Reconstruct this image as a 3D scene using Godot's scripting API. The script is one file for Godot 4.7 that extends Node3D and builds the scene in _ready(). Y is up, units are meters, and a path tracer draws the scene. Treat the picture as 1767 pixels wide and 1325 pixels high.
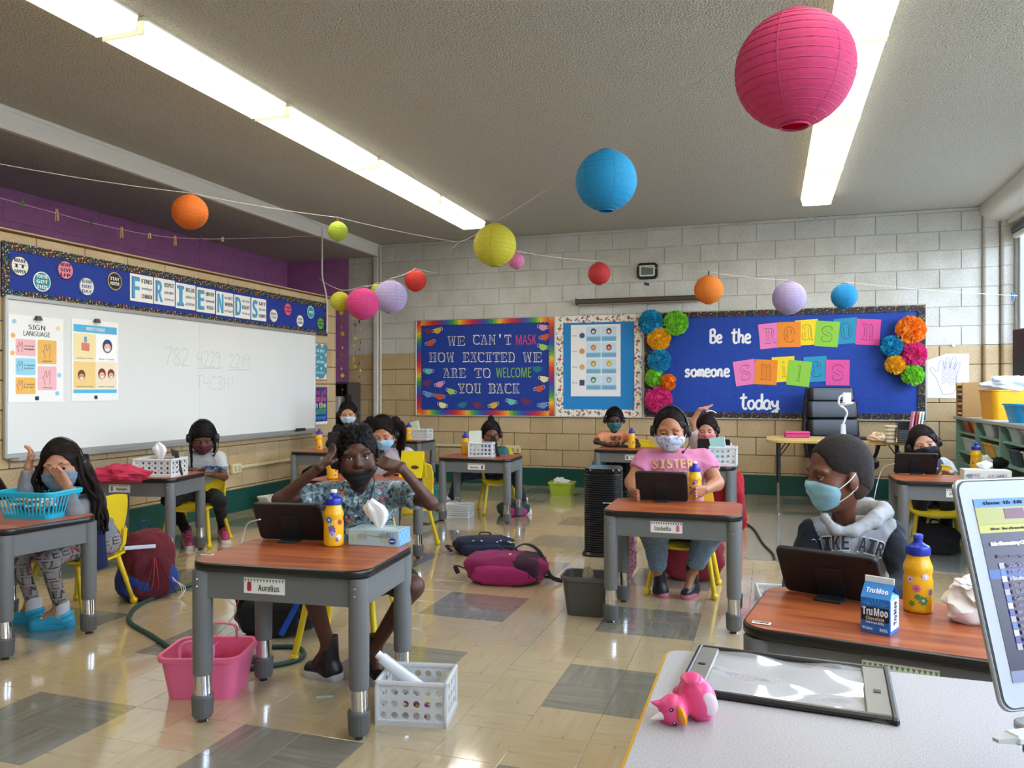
extends Node3D
# A classroom: block walls, whiteboard, bulletin boards, paper lanterns, desks and pupils at work.

# ---------------------------------------------------------------- photograph geometry (1767 x 1325)
const F := 1345.0
const YAW := 0.31765          # camera turned left of the back wall's normal
const EYE := 1.15
const CX := 883.5
const CY := 672.0
const BACK := -8.95           # back wall plane
const LEFT := -4.75           # whiteboard partition plane
const TOP := 3.0              # ceiling
const TILE := 0.2305
const DESK := 0.56

static func T3(p: Vector3) -> Transform3D: return Transform3D(Basis.IDENTITY, p)
func ray(px: float, py: float) -> Vector3:
	var s := sin(YAW); var c := cos(YAW)
	var l := (px - CX) / F
	return Vector3(-s + l * c, -(py - CY) / F, -c - l * s)
func dep(px: float, py: float, d: float) -> Vector3:      # at a distance along the view axis
	return Vector3(0, EYE, 0) + ray(px, py) * d
func flr(px: float, py: float, h := 0.0) -> Vector3:      # on a level surface
	var d := ray(px, py); return Vector3(0, EYE, 0) + d * ((h - EYE) / d.y)
func onz(px: float, py: float, z: float) -> Vector3:
	var d := ray(px, py); return Vector3(0, EYE, 0) + d * (z / d.z)
func onx(px: float, py: float, x: float) -> Vector3:
	var d := ray(px, py); return Vector3(0, EYE, 0) + d * (x / d.x)
func depth_of(p: Vector3) -> float:
	return -sin(YAW) * p.x - cos(YAW) * p.z
func pix(p: Vector3) -> Vector2:
	var d := depth_of(p)
	return Vector2(CX + F * (cos(YAW) * p.x - sin(YAW) * p.z) / d, CY - F * (p.y - EYE) / d)

# ---------------------------------------------------------------- mesh builder: triangle soup with crease-angle normals
class M:
	var v := PackedVector3Array()
	var t := PackedVector2Array()
	var has_uv := false
	func tri(a: Vector3, b: Vector3, c: Vector3) -> void:
		v.append(a); v.append(b); v.append(c)
	func tuv(a: Vector3, b: Vector3, c: Vector3, ta: Vector2, tb: Vector2, tc: Vector2) -> void:
		has_uv = true
		v.append(a); v.append(b); v.append(c); t.append(ta); t.append(tb); t.append(tc)
	func quad(a: Vector3, b: Vector3, c: Vector3, d: Vector3) -> void:
		tri(a, b, c); tri(a, c, d)
	func outward(from: int) -> void:       # turn a closed piece's faces outwards (clockwise fronts)
		var vol := 0.0
		var o := v[from]
		for k in range(from, v.size(), 3):
			vol += (v[k] - o).dot((v[k + 1] - o).cross(v[k + 2] - o))
		if vol > 0.0:
			for k in range(from, v.size(), 3):
				var w := v[k + 1]; v[k + 1] = v[k + 2]; v[k + 2] = w
				if has_uv:
					var u := t[k + 1]; t[k + 1] = t[k + 2]; t[k + 2] = u
	# bevelled box
	func box(c: Vector3, s: Vector3, e := 0.0, b := Basis.IDENTITY) -> M:
		var from := v.size()
		var h := s * 0.5
		e = minf(e, minf(h.x, minf(h.y, h.z)) * 0.98)
		if e <= 0.0:
			var p: Array[Vector3] = []
			for k in 8:
				p.append(c + b * Vector3(h.x if k & 1 else -h.x, h.y if k & 2 else -h.y, h.z if k & 4 else -h.z))
			quad(p[0], p[1], p[3], p[2]); quad(p[5], p[4], p[6], p[7]); quad(p[4], p[0], p[2], p[6])
			quad(p[1], p[5], p[7], p[3]); quad(p[2], p[3], p[7], p[6]); quad(p[4], p[5], p[1], p[0])
			outward(from); return self
		var f := {}
		for ax in 3:
			for sg in [-1.0, 1.0]:
				var q := []
				for uv in [[-1, -1], [1, -1], [1, 1], [-1, 1]]:
					var w := Vector3.ZERO
					w[ax] = sg * h[ax]
					w[(ax + 1) % 3] = uv[0] * (h[(ax + 1) % 3] - e)
					w[(ax + 2) % 3] = uv[1] * (h[(ax + 2) % 3] - e)
					q.append(w)
					f[[ax, [sg if ax == 0 else signf(w.x), sg if ax == 1 else signf(w.y), sg if ax == 2 else signf(w.z)]]] = w
				if sg > 0: q.reverse()
				quad(c + b * q[0], c + b * q[1], c + b * q[2], c + b * q[3])
		for ax in 3:
			var a1 := (ax + 1) % 3; var a2 := (ax + 2) % 3
			for s1 in [-1.0, 1.0]:
				for s2 in [-1.0, 1.0]:
					var k0 := [0.0, 0.0, 0.0]; var k1 := [0.0, 0.0, 0.0]
					k0[ax] = -1.0; k1[ax] = 1.0
					k0[a1] = s1; k1[a1] = s1; k0[a2] = s2; k1[a2] = s2
					var q := [f[[a1, k0]], f[[a1, k1]], f[[a2, k1]], f[[a2, k0]]]
					if s1 * s2 > 0: q.reverse()
					quad(c + b * q[0], c + b * q[1], c + b * q[2], c + b * q[3])
		for sx in [-1.0, 1.0]:
			for sy in [-1.0, 1.0]:
				for sz in [-1.0, 1.0]:
					var k := [sx, sy, sz]
					var q := [f[[0, k]], f[[1, k]], f[[2, k]]]
					if sx * sy * sz > 0: q.reverse()
					tri(c + b * q[0], c + b * q[1], c + b * q[2])
		outward(from); return self
	# rings of equal length joined into a skin
	func loft(rings: Array, caps := true, closed := true, uv := false) -> M:
		var from := v.size()
		var m: int = rings[0].size()
		var last: int = m if closed else m - 1
		for r in rings.size() - 1:
			var A: PackedVector3Array = rings[r]; var B: PackedVector3Array = rings[r + 1]
			for k in last:
				var k2 := (k + 1) % m
				if uv:
					var u0 := float(k) / last; var u1 := float(k + 1) / last
					var w0 := float(r) / (rings.size() - 1); var w1 := float(r + 1) / (rings.size() - 1)
					tuv(A[k], A[k2], B[k2], Vector2(u0, w0), Vector2(u1, w0), Vector2(u1, w1))
					tuv(A[k], B[k2], B[k], Vector2(u0, w0), Vector2(u1, w1), Vector2(u0, w1))
				else:
					if not A[k].is_equal_approx(A[k2]): tri(A[k], A[k2], B[k2])
					if not B[k].is_equal_approx(B[k2]): tri(A[k], B[k2], B[k])
		if caps:
			for e in [0, rings.size() - 1]:
				var R: PackedVector3Array = rings[e]
				var c := Vector3.ZERO
				for p in R: c += p
				c /= m
				for k in m:
					var k2 := (k + 1) % m
					var a := R[k2] if e == 0 else R[k]
					var b := R[k] if e == 0 else R[k2]
					if a.is_equal_approx(b): continue
					if uv: tuv(c, a, b, Vector2(.5, .5), Vector2(.5, .5), Vector2(.5, .5))
					else: tri(c, a, b)
			outward(from)
		return self
	func tube(path: Array, rad, sides := 8, caps := true, squash := 1.0, hint := Vector3.UP) -> M:
		var rings := []
		var n := path.size()
		var ref := hint
		for k in n:
			var p: Vector3 = path[k]
			var d: Vector3 = (path[mini(k + 1, n - 1)] - path[maxi(k - 1, 0)]).normalized()
			if absf(d.dot(ref)) > 0.98: ref = Vector3.RIGHT if absf(d.x) < 0.9 else Vector3.BACK
			var x := d.cross(ref).normalized()
			var y := x.cross(d).normalized()
			ref = y
			var r: float = rad[k] if rad is Array else rad
			var ring := PackedVector3Array()
			for s in sides:
				var a := TAU * s / sides
				ring.append(p + x * cos(a) * r + y * sin(a) * r * squash)
			rings.append(ring)
		return loft(rings, caps)
	func lathe(prof: Array, sides := 24, at := Vector3.ZERO, b := Basis.IDENTITY, caps := true) -> M:   # prof of Vector2(radius, height)
		var rings := []
		for q in prof:
			var ring := PackedVector3Array()
			for s in sides:
				var a := TAU * s / sides
				ring.append(at + b * Vector3(cos(a) * q.x, q.y, sin(a) * q.x))
			rings.append(ring)
		return loft(rings, caps)
	# outline (Vector2 array) extruded along z of b, edges bevelled by e
	func prism(pts: PackedVector2Array, d0: float, d1: float, at := Vector3.ZERO, b := Basis.IDENTITY, e := 0.0) -> M:
		var from := v.size()
		var top := pts
		if e > 0.0:
			var ins := Geometry2D.offset_polygon(pts, -e, Geometry2D.JOIN_MITER)
			if ins.size() == 1 and ins[0].size() == pts.size(): top = _match(pts, ins[0])
			else: e = 0.0
		var rings := []
		for q in [[top, d0], [pts, d0 + e], [pts, d1 - e], [top, d1]]:
			if e == 0.0 and (q[1] == d0 + e and rings.size() == 1 or rings.size() == 2 and q[1] == d1 - e): continue
			var R := PackedVector3Array()
			for p in q[0]: R.append(at + b * Vector3(p.x, p.y, q[1]))
			rings.append(R)
		loft(rings, false)
		var ix := Geometry2D.triangulate_polygon(top)
		var n := rings.size() - 1
		for k in range(0, ix.size(), 3):
			tri(rings[0][ix[k]], rings[0][ix[k + 1]], rings[0][ix[k + 2]])
			tri(rings[n][ix[k]], rings[n][ix[k + 2]], rings[n][ix[k + 1]])
		# caps must agree with the sides: order sides by the outline's turn
		var side := n * pts.size() * 6
		var ccw := not Geometry2D.is_polygon_clockwise(pts)
		var tcw := Geometry2D.is_polygon_clockwise(PackedVector2Array([top[ix[0]], top[ix[1]], top[ix[2]]])) if ix.size() else false
		if ix.size() and (ccw == tcw):
			for k in range(from + side, v.size(), 3):
				var w := v[k + 1]; v[k + 1] = v[k + 2]; v[k + 2] = w
		outward(from)
		return self
	func _match(a: PackedVector2Array, b: PackedVector2Array) -> PackedVector2Array:
		var best := 0; var bd := 1e9
		for k in b.size():
			var d := a[0].distance_squared_to(b[k])
			if d < bd: bd = d; best = k
		var same := Geometry2D.is_polygon_clockwise(a) == Geometry2D.is_polygon_clockwise(b)
		var o := PackedVector2Array()
		for k in b.size(): o.append(b[(best + (k if same else -k) + 4 * b.size()) % b.size()])
		return o
	func ball(c: Vector3, r: Vector3, u := 16, w := 10, b := Basis.IDENTITY) -> M:
		var rings := []
		for j in w + 1:
			var ph := PI * j / w - PI / 2
			var ring := PackedVector3Array()
			for k in u:
				var a := TAU * k / u
				ring.append(c + b * (Vector3(cos(a) * cos(ph), sin(ph), sin(a) * cos(ph)) * r))
			rings.append(ring)
		var from := v.size()
		loft(rings, false)
		outward(from)
		return self
	func mesh(crease := 40.0) -> ArrayMesh:
		var nt := v.size() / 3
		var fn := PackedVector3Array(); fn.resize(nt)
		var near := {}
		var keys := PackedInt32Array(); keys.resize(v.size())
		var lists: Array[PackedInt32Array] = []
		for k in nt:
			fn[k] = (v[k * 3 + 2] - v[k * 3]).cross(v[k * 3 + 1] - v[k * 3])
			for j in 3:
				var q := Vector3i((v[k * 3 + j] * 20000.0).round())
				var id: int = near.get(q, -1)
				if id < 0:
					id = lists.size(); near[q] = id; lists.append(PackedInt32Array())
				lists[id].append(k)
				keys[k * 3 + j] = id
		var cs := cos(deg_to_rad(crease))
		var nn := PackedVector3Array(); nn.resize(v.size())
		var un := PackedVector3Array(); un.resize(nt)
		for k in nt: un[k] = fn[k].normalized()
		for k in v.size():
			var me := un[k / 3]
			var s := Vector3.ZERO
			for o in lists[keys[k]]:
				if un[o].dot(me) > cs: s += fn[o]
			nn[k] = s.normalized() if s.length_squared() > 1e-20 else Vector3.UP
		var arr := []; arr.resize(Mesh.ARRAY_MAX)
		arr[Mesh.ARRAY_VERTEX] = v
		arr[Mesh.ARRAY_NORMAL] = nn
		if has_uv: arr[Mesh.ARRAY_TEX_UV] = t
		var am := ArrayMesh.new()
		am.add_surface_from_arrays(Mesh.PRIMITIVE_TRIANGLES, arr)
		return am

# ---------------------------------------------------------------- outlines
static func rrect(w: float, h: float, r: float, seg := 4) -> PackedVector2Array:
	var o := PackedVector2Array()
	for q in [[1, 1, 0.0], [-1, 1, PI / 2], [-1, -1, PI], [1, -1, PI * 1.5]]:
		for k in seg + 1:
			var a: float = q[2] + PI / 2 * k / seg
			o.append(Vector2(q[0] * (w / 2 - r) + cos(a) * r, q[1] * (h / 2 - r) + sin(a) * r))
	return o
static func ngon(r: float, n: int, ry := -1.0) -> PackedVector2Array:
	var o := PackedVector2Array()
	for k in n: o.append(Vector2(cos(TAU * k / n) * r, sin(TAU * k / n) * (r if ry < 0 else ry)))
	return o
static func ring3(o: PackedVector2Array, y: float, sx := 1.0, sz := 1.0, at := Vector3.ZERO) -> PackedVector3Array:   # outline laid level
	var r := PackedVector3Array()
	for p in o: r.append(at + Vector3(p.x * sx, y, p.y * sz))
	return r
static func curve(pts: Array, n: int) -> Array:        # smooth path through points
	var o := []
	var m := pts.size()
	for k in n + 1:
		var f := float(k) / n * (m - 1)
		var j := mini(int(f), m - 2)
		var p1: Vector3 = pts[j]; var p2: Vector3 = pts[j + 1]
		var p0: Vector3 = pts[j - 1] if j > 0 else p1 * 2 - p2
		var p3: Vector3 = pts[j + 2] if j + 2 < m else p2 * 2 - p1
		o.append(p1.cubic_interpolate(p2, p0, p3, f - j))
	return o

# ---------------------------------------------------------------- nodes and tags
var used := {}
func numbered(called: String) -> String:
	var k: int = used.get(called, -1) + 1
	used[called] = k
	return called if k == 0 else "%s_%03d" % [called, k]
func tag(o: Node, label: String, category: String, group := "") -> void:
	o.set_meta("label", label); o.set_meta("category", category)
	if group: o.set_meta("group", group)
func thing(called: String, label: String, category: String, at := Vector3.ZERO, turn := 0.0, group := "") -> Node3D:
	var o := Node3D.new(); o.name = numbered(called); add_child(o)
	o.position = at; o.rotation.y = turn
	tag(o, label, category, group)
	return o
func part(called: String, mesh: Mesh, m: Material, parent: Node3D, at := Transform3D.IDENTITY) -> MeshInstance3D:
	var o := MeshInstance3D.new(); o.name = called; o.mesh = mesh; o.transform = at
	o.material_override = m
	parent.add_child(o, true)
	return o
func one(called: String, mesh: Mesh, m: Material, label: String, category: String, group := "") -> MeshInstance3D:
	var o := MeshInstance3D.new(); o.name = numbered(called); o.mesh = mesh
	o.material_override = m
	add_child(o)
	tag(o, label, category, group)
	return o
func setting(called: String, mesh: Mesh, m: Material) -> MeshInstance3D:
	var o := MeshInstance3D.new(); o.name = called; o.mesh = mesh; o.material_override = m
	add_child(o); o.set_meta("kind", "structure")
	return o
func copy(o: Node3D, label: String, called := "") -> Node3D:
	var c: Node3D = o.duplicate()
	var base := called if called else String(o.name).rstrip("0123456789").rstrip("_")
	c.name = numbered(base)
	add_child(c); c.set_meta("label", label)
	return c
static func face(p: Vector3, right: Vector3, up := Vector3.UP) -> Transform3D:      # x along right, y up, z out of a wall
	var r := right.normalized(); var n := r.cross(up).normalized()
	return Transform3D(Basis(r, n.cross(r), n), p)

# ---------------------------------------------------------------- materials
var mats := {}
func rgb(h: String) -> Color: return Color(h)
func mat(hex: String, rough := 0.6, metal := 0.0) -> StandardMaterial3D:
	var key := "%s %s %s" % [hex, rough, metal]
	if mats.has(key): return mats[key]
	var m := StandardMaterial3D.new()
	m.albedo_color = Color(hex); m.roughness = rough; m.metallic = metal
	mats[key] = m
	return m
func fresh(hex: String, rough := 0.6) -> StandardMaterial3D:
	var m := StandardMaterial3D.new(); m.albedo_color = Color(hex); m.roughness = rough; return m
func noise_tex(freq: float, ramp: Array, size := 512, seed_ := 1, kind := FastNoiseLite.TYPE_SIMPLEX_SMOOTH, oct := 4, stretch := Vector3.ONE) -> ImageTexture:
	var n := FastNoiseLite.new(); n.seed = seed_; n.frequency = freq; n.noise_type = kind; n.fractal_octaves = oct
	var g := Gradient.new()
	var offs := PackedFloat32Array(); var cols := PackedColorArray()
	for r in ramp: offs.append(r[0]); cols.append(Color(r[1]))
	g.offsets = offs; g.colors = cols
	var im: Image
	if stretch == Vector3.ONE:
		im = n.get_seamless_image(size, size)
	else:
		im = n.get_seamless_image(int(size * stretch.x), int(size * stretch.y))
		im.resize(size, size, Image.INTERPOLATE_CUBIC)
	var o := Image.create(size, size, true, Image.FORMAT_RGB8)
	var lut: Array[Color] = []
	for k in 256: lut.append(g.sample(k / 255.0))
	im.convert(Image.FORMAT_L8)
	var dat := im.get_data()
	var res := PackedByteArray(); res.resize(size * size * 3)
	for k in size * size:
		var c := lut[dat[k]]
		res[k * 3] = c.r8; res[k * 3 + 1] = c.g8; res[k * 3 + 2] = c.b8
	o = Image.create_from_data(size, size, false, Image.FORMAT_RGB8, res)
	return ImageTexture.create_from_image(o)
func tri_tex(m: StandardMaterial3D, tex: Texture2D, scale: Vector3, world := true) -> StandardMaterial3D:
	m.albedo_texture = tex; m.uv1_triplanar = true; m.uv1_world_triplanar = world; m.uv1_scale = scale
	return m

# ---------------------------------------------------------------- lettering
var fonts := {}
func font(kind := "Droid Sans", weight := 400) -> Font:
	var k := kind + str(weight)
	if not fonts.has(k):
		var f := SystemFont.new(); f.font_names = PackedStringArray([kind]); f.font_weight = weight
		fonts[k] = f
	return fonts[k]
var text_cache := {}
# letters fitted into a width x height box centred at "at" (x right, y up, z out)
func letters(parent: Node3D, s: String, at: Transform3D, w: float, h: float, m: Material, kind := "Droid Sans", weight := 400, called := "lettering", keep := false) -> MeshInstance3D:
	var key := "%s|%s|%s" % [s, kind, weight]
	var tm: TextMesh
	if text_cache.has(key): tm = text_cache[key]
	else:
		tm = TextMesh.new(); tm.text = s; tm.font = font(kind, weight); tm.font_size = 32; tm.pixel_size = 0.01; tm.depth = 0.004
		tm.curve_step = 2.0
		text_cache[key] = tm
	var box := tm.get_aabb()
	var sx := w / maxf(box.size.x, 0.001); var sy := h / maxf(box.size.y, 0.001)
	if keep: sx = minf(sx, sy); sy = sx
	var c := box.get_center()
	var b := Basis.from_scale(Vector3(sx, sy, 0.3))
	var o := part(called, tm, m, parent, at * Transform3D(b, Vector3(-c.x * sx, -c.y * sy, 0.0008)))
	return o

# ================================================================ the room
func _ready() -> void:
	# --- camera
	var cam := Camera3D.new(); cam.name = "camera"; add_child(cam)
	cam.near = 0.05; cam.far = 60.0
	cam.projection = Camera3D.PROJECTION_FRUSTUM
	cam.size = 2.0 * 662.5 / F * cam.near
	cam.frustum_offset = Vector2(0, (CY - 662.5) / F * cam.near)
	cam.position = Vector3(0, EYE, 0); cam.rotation = Vector3(0, YAW, 0)
	cam.current = true
	# --- sky (overcast daylight, seen and entering only through the windows)
	var sky_m := ProceduralSkyMaterial.new()
	sky_m.sky_top_color = Color(0.78, 0.87, 1.0); sky_m.sky_horizon_color = Color(0.9, 0.95, 1.0)
	sky_m.ground_bottom_color = Color(0.45, 0.46, 0.44); sky_m.ground_horizon_color = Color(0.75, 0.78, 0.8)
	sky_m.energy_multiplier = SKY
	var sky := Sky.new(); sky.sky_material = sky_m
	var env := Environment.new()
	env.background_mode = Environment.BG_SKY; env.sky = sky
	env.tonemap_mode = Environment.TONE_MAPPER_LINEAR
	env.tonemap_exposure = EXPOSURE
	env.sdfgi_enabled = true; env.ssao_enabled = true; env.ssil_enabled = true
	var we := WorldEnvironment.new(); we.name = "environment"; we.environment = env; add_child(we)
	# --- ceiling lamps: two rows of four-foot fittings
	var nth := ["first", "second", "third", "fourth", "fifth", "sixth", "seventh"]
	for k in 7:
		fitting(Vector3(-3.07, TOP, -7.39 + k * 1.232), "ceiling light fitting, %s from the back wall in the whiteboard side row" % nth[k], "ceiling lights on the whiteboard side")
	for k in 7:
		fitting(Vector3(0.44, TOP, -7.39 + k * 1.232), "ceiling light fitting, %s from the back wall in the window side row" % nth[k], "ceiling lights on the window side")
	# --- the place, then what stands in it
	make_textures()
	room()
	boards()
	lanterns()
	furniture()
	on_desks()
	on_floor()
	foreground()
	people()
	for n in find_children("*", "GeometryInstance3D", true, false):
		n.cast_shadow = GeometryInstance3D.SHADOW_CASTING_SETTING_ON

const SKY := 5.0
const EXPOSURE := 3.05
const LAMP := 1.3
const LENS := 0.62

func fitting(at: Vector3, label: String, group: String) -> void:
	var o := thing("ceiling_light", label, "ceiling light", at, 0.0, group)
	if not mats.has("fit"):
		var b := M.new().box(Vector3(0, -0.0125, 0), Vector3(0.27, 0.025, 1.2), 0.003)
		mats["fit"] = b.mesh()
		# lens: a shallow trough with sloping sides
		var rings := []
		for z in [-0.585, 0.585]:
			var r := PackedVector3Array()
			for q in [[-0.145, -0.024], [-0.125, -0.085], [-0.11, -0.094], [0.11, -0.094], [0.125, -0.085], [0.145, -0.024]]: r.append(Vector3(q[0], q[1], z))
			rings.append(r)
		mats["lens"] = M.new().loft(rings).mesh()
		mats["cap"] = M.new().box(Vector3(0, -0.055, 0), Vector3(0.262, 0.07, 0.012), 0.003).mesh()
		var lm := fresh("f4f2e4", 0.5)
		lm.emission_enabled = true; lm.emission = Color(1.0, 0.98, 0.9); lm.emission_energy_multiplier = LENS
		mats["lens_m"] = lm
		var km := fresh("f0eedc", 0.5); km.emission_enabled = true; km.emission = Color(1.0, 0.97, 0.84); km.emission_energy_multiplier = 0.16
		mats["cap_m"] = km
	part("housing", mats["fit"], mat("dcdad0", 0.5), o)
	part("lens", mats["lens"], mats["lens_m"], o)
	for z in [-0.593, 0.593]: part("end_cap", mats["cap"], mats["cap_m"], o, T3(Vector3(0, 0, z)))
	var l := AreaLight3D.new(); l.name = "light"; o.add_child(l, true)
	l.area_size = Vector2(0.22, 1.14); l.area_normalize_energy = false
	l.light_energy = LAMP; l.light_color = Color(1.0, 0.98, 0.94)
	l.position = Vector3(0, -0.1, 0); l.rotation = Vector3(-PI / 2, 0, 0)
	l.shadow_enabled = true; l.area_range = 14.0

# ---------------------------------------------------------------- surface materials
func make_textures() -> void:
	# vinyl tile: streaks run one way on half the tiles and across on the others
	var streak := noise_tex(0.012, [[0.0, "6d604a"], [0.09, "a59476"], [0.15, "d6c9ae"], [0.3, "dacdb3"], [0.7, "ddd1b8"], [1.0, "e4dac6"]], 512, 7, FastNoiseLite.TYPE_SIMPLEX_SMOOTH, 4, Vector3(0.22, 2.2, 1))
	var grey := noise_tex(0.012, [[0.0, "85837a"], [0.35, "929086"], [0.62, "98968b"], [0.8, "a09d91"], [1.0, "cfcabb"]], 512, 9, FastNoiseLite.TYPE_SIMPLEX_SMOOTH, 5, Vector3(0.22, 2.2, 1))
	var wear := noise_tex(0.02, [[0.0, "303030"], [0.5, "404040"], [1.0, "606060"]], 256, 3)
	for q in [["beige", streak, "ddd3be"], ["grey", grey, "e4e2da"]]:
		for turn in 2:
			var m := fresh(q[2], 0.42)
			tri_tex(m, q[1], Vector3(1.9, 1.9, 1.9) if turn == 0 else Vector3(1.9, 1.9, 1.9), false)
			m.roughness_texture = wear; m.roughness = 0.75
			m.clearcoat_enabled = true; m.clearcoat = 1.0; m.clearcoat_roughness = 0.07
			mats[q[0] + str(turn)] = m
	var speck := noise_tex(0.2, [[0.0, "d8d8d8"], [0.5, "ececec"], [1.0, "ffffff"]], 256, 11)
	var blotch := noise_tex(0.01, [[0.0, "eae7e0"], [0.5, "f6f4ee"], [1.0, "ffffff"]], 256, 12)
	for q in [["white0", "e4e2da"], ["white1", "e0ded5"], ["tan0", "d8bd92"], ["tan1", "d4b88b"], ["tan2", "dcc299"], ["purple0", "bd78b6"], ["purple1", "ba75b3"]]:
		var m := fresh(q[1], 0.42 if q[0].begins_with("tan") else 0.6)
		tri_tex(m, blotch, Vector3.ONE * 0.9)
		m.detail_enabled = true; m.detail_albedo = speck; m.detail_blend_mode = BaseMaterial3D.BLEND_MODE_MUL
		mats[q[0]] = m
	var stucco := FastNoiseLite.new(); stucco.seed = 5; stucco.frequency = 0.09; stucco.fractal_octaves = 3
	var si := stucco.get_seamless_image(512, 512)
	var cm := fresh("cfcbc0", 0.95)
	cm.uv1_triplanar = true; cm.uv1_world_triplanar = true; cm.uv1_scale = Vector3.ONE * 1.35
	cm.heightmap_enabled = true; cm.heightmap_texture = ImageTexture.create_from_image(si); cm.heightmap_scale = 1.0
	cm.albedo_texture = noise_tex(0.09, [[0.0, "c4c2ba"], [0.45, "f2f0ea"], [1.0, "ffffff"]], 512, 5, FastNoiseLite.TYPE_SIMPLEX_SMOOTH, 3)
	mats["stucco"] = cm
	# desk top laminate
	var wood := noise_tex(0.012, [[0.0, "7c3a1e"], [0.35, "9a4d2a"], [0.6, "a9592f"], [0.85, "b6663a"], [1.0, "c07446"]], 512, 21, FastNoiseLite.TYPE_SIMPLEX_SMOOTH, 5, Vector3(0.2, 2.4, 1))
	var wm := fresh("ffffff", 0.34); tri_tex(wm, wood, Vector3(1.2, 1.2, 1.2), false)
	mats["desk_wood"] = wm
	var weave := noise_tex(0.25, [[0.0, "c8c8c8"], [0.5, "e8e8e8"], [1.0, "ffffff"]], 256, 31)
	mats["weave"] = weave
	var fold := noise_tex(0.03, [[0.0, "808080"], [0.5, "808080"], [1.0, "b0b0b0"]], 256, 33)
	mats["fold"] = fold
	var hn := FastNoiseLite.new(); hn.seed = 8; hn.frequency = 0.02; hn.fractal_octaves = 4
	var hi := hn.get_seamless_image(256, 256); hi.bump_map_to_normal_map(4.0)
	mats["cloth_normal"] = ImageTexture.create_from_image(hi)
	var strand := noise_tex(0.02, [[0.0, "6a6a6a"], [0.5, "c8c8c8"], [1.0, "ffffff"]], 256, 35, FastNoiseLite.TYPE_SIMPLEX_SMOOTH, 4, Vector3(3.0, 0.2, 1))
	mats["strand"] = strand
	mats["paper_grain"] = noise_tex(0.05, [[0.0, "e4e4e4"], [0.5, "f4f4f4"], [1.0, "ffffff"]], 256, 41)

func cloth(hex: String, rough := 0.9) -> StandardMaterial3D:
	var key := "cloth" + hex
	if mats.has(key): return mats[key]
	var m := fresh(hex, rough)
	tri_tex(m, mats["weave"], Vector3.ONE * 6.0, false)
	m.normal_enabled = true; m.normal_texture = mats["cloth_normal"]; m.normal_scale = 0.5
	m.rim_enabled = true; m.rim = 0.15
	mats[key] = m
	return m

# ---------------------------------------------------------------- block walls
var block_meshes := {}
func block(parent: Node3D, a: float, b: float, y0: float, y1: float, at: Transform3D, m: Material, joint := 0.006, bevel := 0.004, depth := 0.03) -> void:
	var w := b - a - joint; var h := y1 - y0 - joint
	if w < 0.02 or h < 0.02: return
	var key := Vector3i(roundi(w * 1000), roundi(h * 1000), roundi(bevel * 10000))
	if not block_meshes.has(key):
		block_meshes[key] = M.new().box(Vector3(0, 0, -depth / 2), Vector3(w, h, depth), bevel).mesh()
	part("block", block_meshes[key], m, parent, at * T3(Vector3((a + b) / 2, (y0 + y1) / 2, 0)))
const BW := 0.398
const BH := 0.195
# courses of blocks on a wall whose plane is "at" (x along the wall, y up, z towards the room); holes are [a, b, y0, y1]
func courses(parent: Node3D, at: Transform3D, a: float, b: float, y0: float, y1: float, shift: float, kinds: Array, holes := [], joint := 0.006, bevel := 0.004) -> void:
	var rng := RandomNumberGenerator.new(); rng.seed = hash(String(parent.name)) + kinds.size()
	var row := floori((y0 - 0.235 + 0.01) / BH)
	while 0.235 + row * BH < y1 - 0.01:
		var r0 := maxf(y0, 0.235 + row * BH); var r1 := minf(y1, 0.235 + (row + 1) * BH)
		var x := a + fposmod(shift + (BW / 2 if row % 2 else 0.0) - a, BW) - BW
		while x < b - 0.01:
			var x0 := maxf(a, x); var x1 := minf(b, x + BW)
			var hidden := false
			for h in holes:
				if x0 > h[0] and x1 < h[1] and r0 > h[2] and r1 < h[3]: hidden = true
			if x1 - x0 > 0.03 and not hidden:
				block(parent, x0, x1, r0, r1, at, mats[kinds[rng.randi() % kinds.size()]], joint, bevel)
			x += BW
		row += 1

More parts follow.
